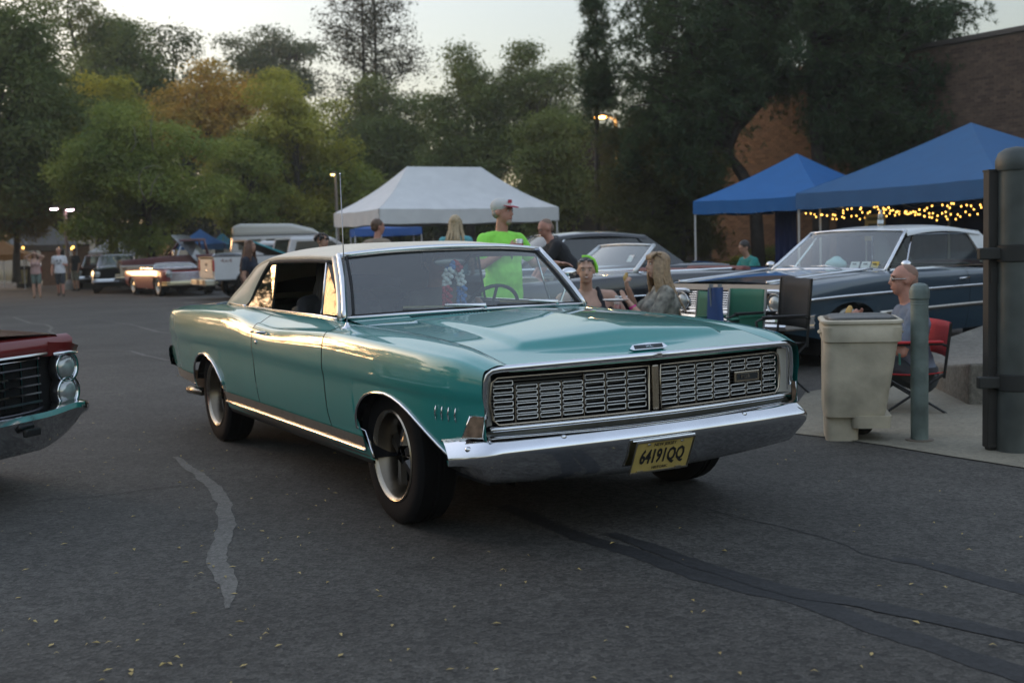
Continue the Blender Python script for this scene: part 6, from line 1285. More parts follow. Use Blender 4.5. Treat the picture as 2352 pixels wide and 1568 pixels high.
# 7-9 strollers on the left
def stroller(label, u, v, Y=None, **k):
    g_ = gnd(u, v); return person(label, g_, **k)
p = stroller('older man in a white graphic shirt and dark shorts walking', 141, 681, rz=math.radians(-75), sc=.93, g=1.05, skin='ruddy', top=tee('white_tee', (.62, .63, .66)), bottom=tee('charcoal_shorts', (.035, .04, .045)), shoes=SHOE, leg=.95, sleeve=.62, hem=-.10, kn=[(.10, .09, .50), (-.02, -.09, .50)], an=[(.10, .09, .085), (-.16, -.09, .12)], wr=[(.20, .20, 1.16), (.06, -.27, .86)], el=[(-.02, .25, 1.13), (-.05, -.25, 1.13)], vox=.014)
short_hair(p, H_GRY, thick=.0); shades(p, worn=True); m = MB()
m.ell(p['CH'] + p['f1'] * .125 + p['s1'] * .045, (.012, .045, .05), 12, 8).ell(p['CH'] + p['f1'] * .125 - p['s1'] * .045, (.012, .045, .05), 12, 8).ell(p['CH'] + p['f1'] * .118 - p['s1'] * .0 - p['up'] * .09, (.012, .07, .035), 12, 8).obj('shirt_print', mat('print_grey', (.10, .11, .12), .8), p['t'])
p = stroller('woman in a pink tank top with both hands raised to her head', 86, 684, rz=math.radians(-80), sc=.88, g=1.05, skin='fair', top=tee('pink_tank', (.42, .27, .25)), bottom=tee('sage_shorts', (.13, .17, .15)), shoes=mat('sandal', (.25, .15, .09), .7), leg=.75, neckline=1, bust=.06, el=[(.08, .33, 1.56), (.08, -.33, 1.56)], wr=[(.12, .10, 1.66), (.12, -.10, 1.66)], vox=.014)
long_hair(p, H_BRN, .22, 40, 5)
p = stroller('man in a black shirt and camouflage shorts standing behind the walking man', 176, 668, rz=math.radians(-120), sc=.93, g=1.15, skin='tan', top=BLKT, bottom=mat('camo', (.16, .15, .11), .9, var=.7, vscale=14), shoes=SHOE, leg=1.05, sleeve=.7, hem=-.1, vox=.014); short_hair(p, H_DK)
# 10-13 people beyond the car
p = person('woman with very long brown curls in a navy shirt by the pickup', at_depth(573, 18.), math.radians(-12), sc=.84, g=1.0, skin='tan', top=tee('navy_tee', (.012, .016, .030)), bottom=tee('plum_leggings', (.05, .015, .03)), shoes=SHOE, leg=1.9, sleeve=.5, hem=-.16, bust=.06); long_hair(p, mat('hair_auburn', (.12, .055, .03), .45, var=.3, vscale=40), .62, 130, 6, curl=.014, r=.013)
p = person('man with short brown hair seen from behind under the white canopy', at_depth(868, 17.6), math.radians(60), sc=.98, skin='ruddy', top=tee('tan_tee', (.25, .20, .15)), bottom=JEAN, shoes=SHOE, leg=1.9, look=-.6); short_hair(p, H_BRN)
p = person('woman with straight blond hair seen from behind by the neon shirt', at_depth(1048, 16.5), math.radians(80), sc=.98, skin='fair', top=tee('aqua_tee', (.10, .34, .38)), bottom=JEAN, shoes=SHOE, leg=1.9); long_hair(p, mat('hair_pale', (.42, .32, .19), .45, var=.3, vscale=40), .3, 70, 8)
p = person('person with dark curly hair behind the beige soft top', at_depth(740, 15.5), math.radians(-30), sc=.86, skin='tan', top=tee('aqua_tee', (.10, .34, .38)), bottom=JEAN, shoes=SHOE, leg=1.9); m = MB(); rng = np.random.default_rng(9)
for _ in range(60): d = unit(rng.normal(size=3)); d[2] = abs(d[2]) * .9 + .02; m.ell(p['hp'](-.02 + d[0] * .10, d[1] * .10, .02 + d[2] * .10), (.026, .026, .026), 8, 6)
m.obj('curls', H_DK, p['t'], smooth=True, fix=False)
# 14-16 in the teal car
HM = Matrix.Translation((.1909, 5.92, 0)) @ Matrix.Rotation(YAW, 4, 'Z')
def rider(label, x, y, hairf, topm, sk='tan', arms=None, sc=.94, **k):
    w = HM @ Vector((x, y, .10)); p = person(label, w, YAW, sc=sc, skin=sk, top=topm, bottom=JEAN, leg=1.9, shoes=SHOE, pelvis=(0, 0, .46), lean=(-.12, 0), kn=[(.42, .12, .50), (.42, -.12, .50)], an=[(.62, .12, .14), (.62, -.12, .14)], vox=.014, **k); hairf(p); return p
rider('driver with dark hair behind the steering wheel of the teal car', -1.98, .36, lambda p: short_hair(p, H_DK, thick=.014), tee('grey_check', (.16, .15, .14)), el=[(.16, .26, .72), (.16, -.26, .72)], wr=[(.36, .15, .86), (.36, -.15, .86)])
rider('passenger with long dark hair in the front of the teal car', -1.95, -.40, lambda p: long_hair(p, H_DK, .42, 90, 12), BLKT, look=.3, el=[(.05, .24, .68), (.05, -.24, .68)], wr=[(.26, .10, .58), (.26, -.10, .58)])
rider('rear passenger with cropped dark hair between the front seats of the teal car', -2.62, -.05, lambda p: short_hair(p, H_DK, thick=.010), tee('brown_tee', (.10, .07, .05)), el=[(.05, .24, .68), (.05, -.24, .68)], wr=[(.26, .10, .58), (.26, -.10, .58)])
# garland on the mirror
lei = thing('flower_garland', 'red white and blue flower garland hanging from the mirror of the teal car', 'garland', HM @ Vector((-1.09, .02, 1.21)), YAW); LC = [mat('lei_red', (.45, .04, .06), .7), mat('lei_white', (.7, .7, .7), .7), mat('lei_blue', (.06, .20, .50), .7)]
for k in range(26):
    a = 2 * PI * k / 26; yy_, zz_ = .05 * math.sin(a), -.16 - .17 * -math.cos(a) * 1.0 - .01; c_ = ((k * 3) // 9) % 3
    m = MB(); rr = random.Random(k)
    for q in range(5): b_ = 2 * PI * q / 5; m.ell((rr.uniform(-.01, .01) + .012 * math.cos(b_), yy_ + .016 * math.cos(b_), zz_ + .016 * math.sin(b_)), (.012, .016, .014), 7, 5)
    m.obj('blossom', LC[c_], lei, smooth=True, fix=False)
MB().tube([(0, .05 * math.sin(a), -.17 + .17 * math.cos(a)) for a in lin(0, 2 * PI, 25)[:-1]], .003, 4, closed=True).obj('cord', LC[1], lei)
# ------------------------------------------------------------------ canopies
WHM = mat('white_steel', (.62, .63, .64), .35, .3); GREYM = mat('grey_steel', (.36, .38, .40), .4, .7)
def fabric(name, c): return mat(name, c, .75, var=.06, vscale=3, bump=.3, bscale=6)
def canopy(label, C4, ez, pz, m, ridge=0., val=.28, name='canopy_tent', group=None, legm=None, legr=.024, truss=True, sag=.05, legs=(0, 1, 2, 3)):
    """C4: ground corners in order; eave bottom at ez, peak at pz"""
    o = sum(C4, Vector((0, 0, 0))) / 4; t = thing(name, label, 'canopy', (o.x, o.y, 0), group=group); C = [c - o for c in C4]
    e0 = (C[1] - C[0]); e1 = (C[3] - C[0])
    ra = -e0.normalized() * ridge / 2; rb = e0.normalized() * ridge / 2
    top = [Vector((ra.x, ra.y, pz)), Vector((rb.x, rb.y, pz)), Vector((rb.x, rb.y, pz)), Vector((ra.x, ra.y, pz))]
    b = MB()
    for i in range(4):
        a, c = C[i], C[(i + 1) % 4]; ta, tc_ = top[i], top[(i + 1) % 4]; P = []
        for k in lin(0, 1, 9):
            row = []
            for q in lin(0, 1, 13):
                e = a.lerp(c, q) + Vector((0, 0, ez + val)); tp = ta.lerp(tc_, q); p = e.lerp(tp, k); s = sag * math.sin(PI * k) * (1.0) + .03 * math.sin(PI * q) * (1 - k) + .006 * math.sin(q * 21 + i) * (1 - k); row.append(p - Vector((0, 0, s)))
            P.append(row)
        b.grid(P)
    b.obj('canopy_top', m, t, smooth=True, autos=25)
    for i in range(4):
        a, c = C[i], C[(i + 1) % 4]; n_ = Vector((c.y - a.y, a.x - c.x, 0)).normalized(); n_ = n_ if n_.dot(a + c) > 0 else -n_
        P = [[a.lerp(c, q) + n_ * (.012 + .012 * math.sin(q * 40 + i) * (1 - k)) + Vector((0, 0, ez + val * k - .03 * math.sin(PI * q) - .012 * (1 - k) * math.sin(q * 17 + i * 2))) for q in lin(0, 1, 31)] for k in (0, .33, .66, 1)]
        MB().grid(P).obj('valance', m, t, smooth=True)
    lm = legm or WHM
    for i in legs:
        c = C[i] * .985; MB().tube([(c.x, c.y, 0), (c.x, c.y, ez + val * .8)], legr, 4).obj('leg', lm, t); MB().box((c.x, c.y, .01), (.12, .12, .02)).obj('foot', lm, t)
    if truss:
        for i in range(4):
            a, c = C[i] * .98, C[(i + 1) % 4] * .98; tr_ = MB(); n = 4
            for k in range(n):
                p, q = a.lerp(c, k / n), a.lerp(c, (k + 1) / n); z1, z2 = ez + val * .85, ez - .02; tr_.tube([p + Vector((0, 0, z1 if k % 2 else z2)), q + Vector((0, 0, z2 if k % 2 else z1))], .012, 4); tr_.tube([p + Vector((0, 0, z2 if k % 2 else z1)), q + Vector((0, 0, z1 if k % 2 else z2))], .012, 4)
            tr_.obj('truss', lm, t)
    return t
V3 = Vector
N_ = V3((-3.15, 28.5, 0)); a_ = V3((math.cos(.52), math.sin(.52), 0)); b_ = V3((-a_.y, a_.x, 0))
canopy('large white pitched canopy standing behind the teal car', [N_, N_ + a_ * 5.17, N_ + a_ * 5.17 + b_ * 3, N_ + b_ * 3], 1.92, 3.42, fabric('white_canvas', (.66, .66, .65)), 2.2, .36, sag=.10)
BLU = fabric('blue_canvas', (.014, .12, .34))
canopy('smaller blue canopy beside the brick wall and orange cone', [V3((4.35, 27.4, 0)), V3((6.75, 25.2, 0)), V3((9.3, 27.6, 0)), V3((6.9, 29.9, 0))], 1.90, 3.25, BLU, 0, .30)
T2 = [V3((6.3, 25.5, 0)), V3((8.65, 20.5, 0)), V3((12.7, 22.4, 0)), V3((10.35, 27.4, 0))]
canopy('big blue canopy with warm string lights under its edge', T2, 1.90, 3.52, fabric('blue_canvas_faded', (.015, .095, .235)), .0, .34)
# side walls hanging under the blue canopies
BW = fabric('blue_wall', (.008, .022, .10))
def wall_sheet(label, a, b, z0, z1):
    o = (a + b) / 2; d = b - a; n = V3((-d.y, d.x, 0)).normalized(); P = [[a.lerp(b, q) - o + n * .05 * math.sin(q * 22) + V3((0, 0, z)) for q in lin(0, 1, 25)] for z in lin(z0, z1, 5)]
    w = MB().grid(P).obj('canvas_wall', BW, loc=(o.x, o.y, 0), smooth=True, solid=.006); tag(w, label, 'tent wall'); return w
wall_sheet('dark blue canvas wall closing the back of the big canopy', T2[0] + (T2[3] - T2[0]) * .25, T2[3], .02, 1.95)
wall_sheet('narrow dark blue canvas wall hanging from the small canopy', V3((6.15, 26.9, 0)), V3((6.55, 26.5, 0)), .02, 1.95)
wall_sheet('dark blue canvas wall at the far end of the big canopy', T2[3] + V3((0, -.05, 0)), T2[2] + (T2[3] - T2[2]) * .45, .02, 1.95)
# string lights
sl_ = thing('string_lights', 'warm yellow string lights draped under the big blue canopy', 'lights', (T2[0].x, T2[0].y, 0)); BUL = mat('warm_bulb', (1, .6, .2), .4, emit=(1., .50, .10), estr=3.); rng = random.Random(5)
bulb0 = None
for line in range(4):
    a = T2[0] + (T2[3] - T2[0]) * (.05 + line * .16); b = T2[1] + (T2[2] - T2[1]) * (.02 + line * .16); n = 34 - line * 4; pts = []
    for k in range(n):
        q = k / (n - 1) * (.86 if line else .8); p = a.lerp(b, q) - T2[0]; z = 1.90 - .10 - .07 * math.sin(q * 13 + line) - .05 * line + rng.uniform(-.03, .03); pts.append(p + V3((rng.uniform(-.06, .06), 0, z)))
    MB().tube([p + V3((0, 0, .02)) for p in pts], .004, 3).obj('wire', BLK, sl_)
    for p in pts:
        if bulb0 is None: bulb0 = MB().ell((0, 0, 0), (.014, .014, .018), 6, 4).obj('bulb', BUL, sl_, loc=p); continue
        o = bulb0.copy(); COL.objects.link(o); o.location = p
# display board, tables, grey van under / behind the big canopy
p = dep(2010, 520, 24.5); db = thing('display_board', 'lit display board with gold pictures under the big canopy', 'board', (p.x, 24.5, 0))
MB().box((0, 0, 1.45), (.42, .04, .55)).obj('board_panel', mat('board_cream', (.45, .36, .16), .6), db); MB().box((0, -.025, 1.42), (.30, .01, .22)).obj('picture', mat('board_dark', (.06, .06, .035), .6, var=.6, vscale=18), db); MB().box((0, -.025, 1.63), (.36, .01, .07)).obj('picture', mat('board_print', (.12, .12, .05), .6), db)
for q in (-.19, .19): MB().tube([(q, 0, 0), (q, 0, 1.2)], .015, 4).obj('leg', GREYM, db)
def table(label, c, rz, L_=1.8, w=.75, h=.74, cloth=None):
    t = thing('folding_table', label, 'table', c, rz); MB().box((0, 0, h - .02), (L_, w, .04)).obj('tabletop', mat('table_grey', (.35, .34, .32), .6), t, bevel=.01)
    for sx in (-1, 1):
        for sy in (-1, 1): MB().tube([(sx * (L_ / 2 - .15), sy * (w / 2 - .08), 0), (sx * (L_ / 2 - .15), sy * (w / 2 - .08), h - .03)], .014, 5).obj('leg', GREYM, t)
    if cloth: MB().grid([[(x * (L_ / 2 + .02), y * (w / 2 + .02) + .02 * math.sin(x * 9) * (z < .5), z if z > .5 else .12) for x in lin(-1, 1, 21)] for y, z in ((-1, .1), (-1, h + .006), (1, h + .006), (1, .1))]).obj('tablecloth', cloth, t, smooth=True, autos=40)
    return t
table('cloth covered table under the big blue canopy', (9.2, 23.9, 0), -1.1, cloth=fabric('dark_cloth', (.05, .03, .05)))
gv = thing('trailer', 'plain mauve grey trailer side beyond the big canopy', 'trailer', (11.2, 26.2, 0), -1.13)
MB().box((0, 1.3, 1.35), (3.4, 2.0, 2.0)).obj('trailer_body', mat('trailer_grey', (.24, .21, .22), .5, .2), gv, bevel=.05); MB().box((0, .28, 2.3), (3.4, .04, .06)).obj('edge_rail', WHM, gv)
for x in (-.6, .6): wheel(gv, (x, .45, .34), .34, .2, -1, .2, style='chrome')
# far canopies
def far_canopy(label, u, v, w, Y, m, rz=.3, pk=1.15, legm=None):
    p = dep(u, v, Y); h = w * Y / FPX / 2; c = V3((p.x, Y, 0)); a = V3((math.cos(rz), math.sin(rz), 0)) * h; b = V3((-math.sin(rz), math.cos(rz), 0)) * min(h, 1.6); return canopy(label, [c - a - b, c + a - b, c + a + b, c - a + b], max(1.3, p.z), max(1.3, p.z) + pk, m, 0, .25, name='canopy_tent', group='canopies at the far end of the lot', truss=False)
GRC = fabric('grey_canvas', (.20, .20, .195)); ORC = fabric('orange_canvas', (.50, .24, .07))
far_canopy('grey canopy in front of a second grey one', 118, 574, 95, 54, GRC, .2); far_canopy('grey canopy half hidden behind its twin', 70, 572, 100, 58, GRC, .2); far_canopy('orange canopy at the verge tree', 8, 602, 110, 52, ORC, .2, .9)
far_canopy('small white canopy right of the maple trunk', 262, 596, 95, 56, fabric('white_canvas', (.66, .66, .65)), .2, 1.0); far_canopy('blue canopy behind the grey open hood', 462, 572, 110, 58, BLU, .2, 1.0); far_canopy('teal blue canopy next to the blue one', 512, 572, 60, 62, fabric('teal_canvas', (.02, .16, .22)), .2, .9)
far_canopy('blue canopy seen under the white one', 885, 541, 150, 40, fabric('blue_canvas2', (.03, .11, .36)), .2, .55); far_canopy('orange canopy above the maroon cab', 372, 588, 60, 60, ORC, .2, .8)
# warm bulbs at the grey canopies
for i, (u, v) in enumerate(((53, 569), (135, 571), (152, 570), (165, 571), (168, 568))):
    p = dep(u, v, 50.); lb = thing('festoon_bulb', ['bare warm bulb beside the verge tree trunk', 'bare warm bulb left of the walking man', 'bare warm bulb above the walking man', 'lower bulb of the close pair right of the walking man', 'upper bulb of the close pair right of the walking man'][i], 'lamp', p, group='bulbs at the grey canopies'); MB().ell((0, 0, 0), (.05, .05, .06), 8, 6).obj('bulb', BUL, lb, smooth=True); MB().tube([(0, 0, .05), (0, 0, .35)], .008, 4).obj('cord', BLK, lb)
# brown stall fronts beneath
for i, (u0, u1, v0, v1, c, lab) in enumerate(((98, 132, 572, 640, (.24, .14, .09), 'brown display panel under the front grey canopy'), (170, 205, 560, 630, (.16, .10, .06), 'brown wooden shed side beyond the walkers'))):
    a = dep(u0, v1, 56); b = dep(u1, v0, 56); s_ = thing('stall_panel', lab, 'panel', ((a.x + b.x) / 2, 56, 0)); MB().box((0, 0, b.z / 2), (b.x - a.x, .08, b.z)).obj('board', mat('panel_%d' % i, c, .8, var=.2), s_); MB().box((0, -.06, b.z - .05), (b.x - a.x + .1, .06, .1)).obj('rail', BARK, s_)
# sandwich boards, red cart, chairs at the far left
for (u, v, lab, c) in ((62, 661, 'black sandwich board with a pale poster by the woman in pink', (.40, .36, .20)), (215, 663, 'black sandwich board standing near the orange car', (.10, .11, .12))):
    p = gnd(u, v); s_ = thing('sandwich_board', lab, 'sign', p, -.2, group='sandwich boards at the far left')
    for q in (-1, 1):
        MB().box((0, q * .2, .5), (.62, .03, 1.0), Matrix.Rotation(q * .2, 3, 'X')).obj('board', mat('board_black', (.025, .022, .02), .6), s_); MB().box((0, q * .222, .52), (.40, .012, .62), Matrix.Rotation(q * .2, 3, 'X')).obj('poster', mat('poster_%d' % u, c, .7, var=.4, vscale=8), s_)
p = gnd(113, 655); s_ = thing('vendor_cart', 'red cart with a flat red top behind the woman in pink', 'cart', p); RC = mat('cart_red', (.30, .02, .03), .5)
MB().box((0, 0, 1.35), (1.5, 1.0, .08)).obj('cart_top', RC, s_, bevel=.02); MB().box((0, 0, .62), (1.1, .7, .62)).obj('cart_body', RC, s_, bevel=.04)
for q in (-.6, .6): MB().tube([(q, 0, .3), (q, 0, 1.32)], .025, 5).obj('post', GREYM, s_); MB().lathe([(.001, -.03), (.2, -.03), (.22, 0), (.2, .03), (.001, .03)], 16, axis='Y', c=(q * .7, -.4, .22)).obj('cart_wheel', BLK, s_)
p = gnd(250, 662); s_ = thing('wooden_crate', 'brown slatted crate between the orange and green cars', 'crate', p)
for z in lin(.1, .85, 5): MB().box((0, 0, z), (.7, .6, .13)).obj('slat', mat('crate_wood', (.16, .11, .07), .8, var=.2), s_)
MB().box((0, 0, .48), (.62, .52, .9)).obj('crate_core', mat('crate_dark', (.05, .035, .025), .8), s_)
# ------------------------------------------------------------------ street lamps
def lamp(label, u, vtop, Y, heads, col, pole=mat('lamp_pole', (.16, .12, .09), .6), estr=12., hr=.16, group='street lamps'):
    p = dep(u, vtop, Y); t = thing('street_lamp', label, 'street lamp', (p.x, Y, 0), group=group); H_ = p.z; MB().tube([(0, 0, 0), (0, 0, .3), (0, 0, H_)], [.14, .09, .06], 8).obj('pole', pole, t, smooth=True); MB().lathe([(.2, 0), (.2, .25), (.1, .4)], 12).obj('base', mat('lamp_base', (.3, .29, .27), .8), t)
    for (uo, vo) in heads:
        q = dep(u + uo, vtop + vo, Y); x, z = q.x - p.x, q.z; MB().tube([(0, 0, H_ - .25), (x * .5, 0, H_ - .02), (x, 0, z + .09)], .03, 6).obj('arm', pole, t, smooth=True)
        hd_ = MB().lathe([(.03, .13), (hr * 1.1, .06), (hr * 1.3, .0), (hr * 1.15, -.005)], 16, c=(x, 0, z), sy=.6).obj('lamp_head', pole, t, smooth=True, autos=40); MB().ell((x, 0, z - .02), (hr * 1.05, hr * .55, .045), 14, 8).obj('lamp_glass', mat('lamp_glow_%s' % label[:6], col, .4, emit=col, estr=estr), t, smooth=True)
    return t
t = lamp('lit street lamp with a warm glow beside the tall pine', 1415, 262, 37., [(-35, 6)], (1., .50, .12), estr=5., hr=.24)
ll = bpy.data.lights.new('lamp_light', 'POINT'); ll.energy = 150; ll.color = (1, .60, .22); ll.shadow_soft_size = .15; lo = bpy.data.objects.new('lamp_light', ll); COL.objects.link(lo); q_ = dep(1380, 275, 37.); lo.location = q_ - V3((0, .25, .12))
lamp('twin headed lamp behind the grey canopies', 148, 470, 48., [(-24, 9), (12, 11)], (.9, .62, .75), estr=9.); lamp('twin headed lamp above the camper van', 552, 498, 60., [(-16, 6), (17, 8)], (1., .66, .25), estr=8.)
lamp('far lamp glowing in the trees left of the white canopy', 770, 396, 56., [(-5, 4)], (1., .7, .2), estr=6., hr=.12)
# ------------------------------------------------------------------ camp chairs
def camp_chair(label, loc, rz, m, frame=GREYM, h=.92, w=.56, arms=True, s=.44):
    t = thing('folding_chair', label, 'chair', loc, rz); hw = w / 2; ah = s + .2
    for q in (1, -1):
        MB().tube([(-.22, q * hw, 0), (.24, q * hw, s - .02)], .010, 6).obj('leg', frame, t); MB().tube([(.24, q * hw, 0), (-.20, q * hw, s - .02)], .010, 6).obj('leg', frame, t)
        MB().tube([(-.20, q * hw, s - .05), (-.25, q * hw, h)], .011, 6).obj('back_post', frame, t)
        if arms: MB().tube([(.22, q * hw, s - .03), (.25, q * hw, ah - .02), (.20, q * hw, ah), (-.18, q * hw, ah), (-.23, q * hw, ah - .02)], .011, 6).obj('arm_frame', frame, t, smooth=True); MB().box((0, q * hw, ah + .016), (.38, .065, .016)).obj('arm_rest', m, t, bevel=.006)
    MB().tube([(.24, -hw, .03), (.24, hw, s - .05)], .009, 5).obj('brace', frame, t); MB().tube([(.24, hw, .03), (.24, -hw, s - .05)], .009, 5).obj('brace', frame, t)
    MB().grid([[(x, y * hw, s - .03 * (1 - y * y) - .02 * (1 - ((x) / .24) ** 2)) for y in lin(-1, 1, 9)] for x in lin(-.22, .25, 7)]).obj('seat', m, t, smooth=True, solid=.006)
    MB().grid([[(-.205 - .045 * (z - s) / (h - s) - .03 * (1 - y * y), y * hw, z) for y in lin(-1, 1, 9)] for z in lin(s + .10, h, 6)]).obj('backrest', m, t, smooth=True, solid=.006)
    return t
GRN = fabric('green_canvas', (.018, .14, .085)); BLC = fabric('black_canvas', (.014, .014, .015)); BLUC = fabric('blue_chair', (.03, .07, .20)); REDC = fabric('red_canvas', (.50, .025, .03))
camp_chair('green folding chair with the blond woman in it', at_depth(1530, 10.4) + V3((.12, .0, 0)), math.radians(186), GRN, w=.62, s=.36, h=.84)
c2 = camp_chair('empty green folding chair with a side pocket', at_depth(1668, 10.25), math.radians(212), GRN, w=.46, h=.86, s=.40); MB().grid([[(.0 + .06 * a, .30, .63 - .20 * b) for a in (-2.2, 0, 2.2)] for b in (0, .5, 1)]).obj('side_pocket', GRN, c2, solid=.01)
MB().box((.0, .31, .64), (.3, .012, .02)).obj('pocket_hem', GRN, c2)
camp_chair('black canvas folding chair with sagging back', at_depth(1766, 9.9), math.radians(192), BLC, frame=mat('black_tube', (.02, .02, .02), .4, .5), h=.96, w=.58)
camp_chair('black folding chair under the woman in the tank top', at_depth(1345, 10.8) + V3((0, .02, 0)), math.radians(-88), BLC, w=.68, h=.72, s=.34)
camp_chair('red folding chair beside the bollard', at_depth(2100, 8.65) + V3((-.07, 0, 0)), math.radians(176), REDC, frame=mat('black_tube', (.02, .02, .02), .4, .5), h=.66, w=.58, s=.31)
p = at_depth(1642, 9.9); fc = thing('folded_chair', 'blue camp chair folded upright against the green one', 'chair', p, .4)
b_ = MB(); rngf = random.Random(3)
P = [[(( .06 + .02 * math.sin(z * 9 + a * 3)) * math.cos(a), (.075 + .02 * math.sin(z * 7 + a * 2)) * math.sin(a), z) for a in lin(0, 2 * PI, 15)[:-1]] for z in lin(.12, .90, 12)]
b_.grid(P, closev=True).obj('rolled_canvas', BLUC, fc, smooth=True)
for a in lin(0, 2 * PI, 5)[:-1]: MB().tube([(.05 * math.cos(a + .4) * 1.4, .05 * math.sin(a + .4) * 1.4, 0), (.03 * math.cos(a), .03 * math.sin(a), .5), (.055 * math.cos(a), .055 * math.sin(a), .93)], .010, 5).obj('leg', GREYM, fc)
# side table with the red drink
p = at_depth(1414, 10.55); tb = thing('camp_table', 'small grey camp table carrying the red drink bottle', 'table', p); MB().box((0, 0, .60), (.42, .42, .03)).obj('tabletop', mat('table_grey', (.35, .34, .32), .6), tb, bevel=.01)
for sx in (-1, 1):
    for sy in (-1, 1): MB().tube([(sx * .2, sy * .2, 0), (sx * .15, sy * .15, .59)], .010, 5).obj('leg', GREYM, tb)
rb_ = thing('drink_bottle', 'clear bottle of red drink on the camp table', 'bottle', p + V3((0, -.05, .615))); MB().lathe([(.001, 0), (.034, .002), (.036, .015), (.034, .05), (.036, .09), (.034, .13)], 18).obj('drink', mat('red_drink', (.55, .06, .05), .2, 0, .6), rb_, smooth=True); MB().lathe([(.0365, .005), (.0365, .14), (.030, .165), (.016, .185), (.015, .195)], 18, cap=False).obj('bottle_body', glass('bottle_plastic', (.9, .93, .95), .12, .08), rb_, smooth=True); MB().lathe([(.018, .19), (.018, .212), (.001, .213)], 14).obj('bottle_cap', mat('white_cap', (.8, .8, .8), .4), rb_, smooth=True, autos=40)
# traffic cone
p = gnd(1640, 632); p = at_depth(1639, 21.5); cn = thing('traffic_cone', 'orange traffic cone beside the small blue canopy leg', 'cone', p); CO = mat('cone_orange', (.80, .11, .02), .5); MB().box((0, 0, .02), (.34, .34, .04)).obj('base', CO, cn, bevel=.01); MB().lathe([(.14, .03), (.10, .30), (.06, .58), (.03, .74), (.001, .745)], 20).obj('cone_body', CO, cn, smooth=True, autos=50); MB().lathe([(.102, .28), (.085, .42)], 20, cap=False).obj('band', mat('cone_band', (.85, .16, .05), .5), cn, smooth=True)
# ------------------------------------------------------------------ bin, bollard, gate posts
BINM = mat('beige_plastic', (.46, .41, .31), .6, var=.30, vscale=4.5, bump=.2, bscale=30)
pb = gnd(1975, 1004); bn = thing('waste_bin', 'beige plastic wheeled waste bin beside the bollard', 'bin', pb, math.radians(-12))
def rrect(w, d, r, z, n=4, ox=0, oy=0):
    P = []
    for cx, cy, a0 in ((w / 2 - r, d / 2 - r, 0), (-w / 2 + r, d / 2 - r, 90), (-w / 2 + r, -d / 2 + r, 180), (w / 2 - r, -d / 2 + r, 270)):
        for k in range(n + 1): a = math.radians(a0 + 90 * k / n); P.append((cx + r * math.cos(a) + ox, cy + r * math.sin(a) + oy, z))
    return P
def loft(R): m = MB(); o = 0; m.grid(R, closev=True); n = len(R[0]); m.f.append(tuple(range(n))[::-1]); m.f.append(tuple((len(R) - 1) * n + j for j in range(n))); m.m += [0, 0]; return m
loft([rrect(.365, .40, .06, .16, ox=-.045), rrect(.385, .43, .06, .22, ox=-.04), rrect(.45, .50, .07, .66, ox=-.005)]).obj('bin_body', BINM, bn, smooth=True, autos=40)
loft([rrect(.20, .30, .04, .0, ox=-.12), rrect(.21, .32, .04, .17, ox=-.12)]).obj('bin_foot', BINM, bn, smooth=True, autos=40)
loft([rrect(.24, .40, .05, .09, ox=.055), rrect(.25, .42, .05, .17, ox=.055)]).obj('bin_base', BINM, bn, smooth=True, autos=40)
loft([rrect(.455, .505, .07, .64), rrect(.475, .525, .07, .645), rrect(.485, .535, .07, .735), rrect(.475, .525, .07, .745), rrect(.475, .525, .07, .755), rrect(.50, .55, .08, .76), rrect(.50, .55, .08, .775), rrect(.48, .53, .08, .782)]).obj('bin_rim', BINM, bn, smooth=True, autos=30)
loft([rrect(.44, .49, .08, .7835), rrect(.36, .4, .08, .80)]).obj('bin_bag', mat('bin_liner', (.09, .09, .085), .4, bump=.8, bscale=16), bn, smooth=True)
MB().box((.235, -.1, .52), (.01, .05, .07)).obj('bin_label', mat('green_label', (.05, .22, .17), .5), bn)
for q in (.10, .19): MB().lathe([(.001, -.025), (.075, -.025), (.08, 0), (.075, .025), (.001, .025)], 18, axis='Y', c=(.02, q, .08)).obj('bin_wheel', BLK, bn, smooth=True, autos=40)
for q in (-.235, .24): MB().tube([(q, -.08, .70), (q * 1.08, -.06, .69), (q * 1.08, .06, .69), (q, .08, .70)], .008, 5).obj('bin_handle', BINM, bn)
BOL = mat('galvanised_green', (.15, .19, .175), .55, .3, var=.4, vscale=7)
p = gnd(2112, 1012); bo = thing('bollard', 'grey green steel bollard beside the waste bin', 'bollard', p); MB().lathe([(.054, 0), (.054, .90)], 24).obj('tube', BOL, bo, smooth=True, autos=40); MB().lathe([(.058, .90), (.062, .905), (.062, .955), (.058, .965), (.05, .985), (.03, .998), (.001, 1.002)], 24).obj('cap', BOL, bo, smooth=True, autos=30); MB().lathe([(.085, 0), (.085, .012), (.06, .014)], 24).obj('base_ring', mat('rusty_ring', (.16, .13, .10), .8), bo)
for z in (.87, .885): MB().lathe([(.0545, z - .004), (.057, z), (.0545, z + .004)], 24, cap=False).obj('ring', BOL, bo, smooth=True)
GP = mat('gate_post_grey', (.075, .085, .08), .55, .4, var=.3, vscale=5)
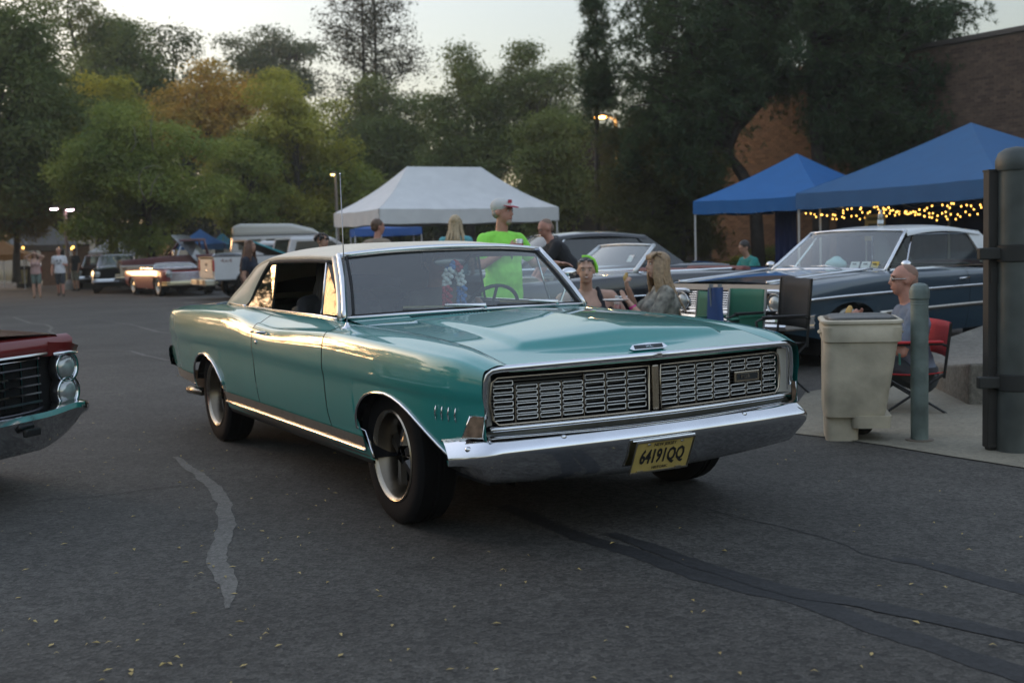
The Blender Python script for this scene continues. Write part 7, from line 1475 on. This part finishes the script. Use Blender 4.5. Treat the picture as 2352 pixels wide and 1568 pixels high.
p = gnd(2330, 1036); gp = thing('gate_post', 'thick round steel gate post with domed cap and hinge bands', 'post', p); MB().lathe([(.105, 0), (.105, 1.66)], 28).obj('tube', GP, gp, smooth=True, autos=40); MB().lathe([(.112, 1.66), (.116, 1.67), (.116, 1.72), (.10, 1.765), (.06, 1.79), (.001, 1.80)], 28).obj('cap', GP, gp, smooth=True, autos=40)
for z in (.42, 1.18):
    MB().lathe([(.106, z - .05), (.118, z - .045), (.118, z + .045), (.106, z + .05)], 28, cap=False).obj('hinge_band', mat('hinge_iron', (.035, .036, .034), .6, .5), gp, smooth=True, autos=30); MB().box((-.16, -.02, z), (.14, .05, .07)).obj('hinge_arm', mat('hinge_iron', (.035, .036, .034), .6, .5), gp, bevel=.008)
    for q in (-.12, -.19): MB().lathe([(.016, -.05), (.016, -.035)], 6, axis='Y', c=(q, -.0, z)).obj('bolt', mat('hinge_iron', (.035, .036, .034), .6, .5), gp)
p = gnd(2278, 1034); gt = thing('gate_stile', 'black square gate stile hinged on the thick post', 'post', p); BKP = mat('black_post', (.018, .017, .015), .6, var=.4, vscale=6); MB().box((0, 0, .84), (.085, .085, 1.64)).obj('stile', BKP, gt, bevel=.006); MB().box((0, 0, 1.665), (.09, .09, .012)).obj('cap', BKP, gt); MB().box((.0, 0, .02), (.06, .06, .04)).obj('foot', BKP, gt); MB().box((-.005, -.046, 1.05), (.05, .012, .09)).obj('latch', mat('hinge_iron', (.035, .036, .034), .6, .5), gt)
# ------------------------------------------------------------------ evening haze
hz = MB().box((0, 65, 10.5), (420, 310, 23.)).obj('haze', mat('haze_tmp', (1, 1, 1)), kind='stuff')
hm_ = bpy.data.materials.new('haze_air'); hm_.use_nodes = True; hn = hm_.node_tree.nodes; hn.remove(hn['Principled BSDF']); pv_ = hn.new('ShaderNodeVolumePrincipled'); pv_.inputs['Color'].default_value = (.90, .93, .88, 1); pv_.inputs['Density'].default_value = .0008; pv_.inputs['Anisotropy'].default_value = .3
hm_.node_tree.links.new(pv_.outputs[0], hn['Material Output'].inputs['Volume']); hz.data.materials.clear(); hz.data.materials.append(hm_); tag(hz, 'thin pale evening haze over the whole lot', 'haze')
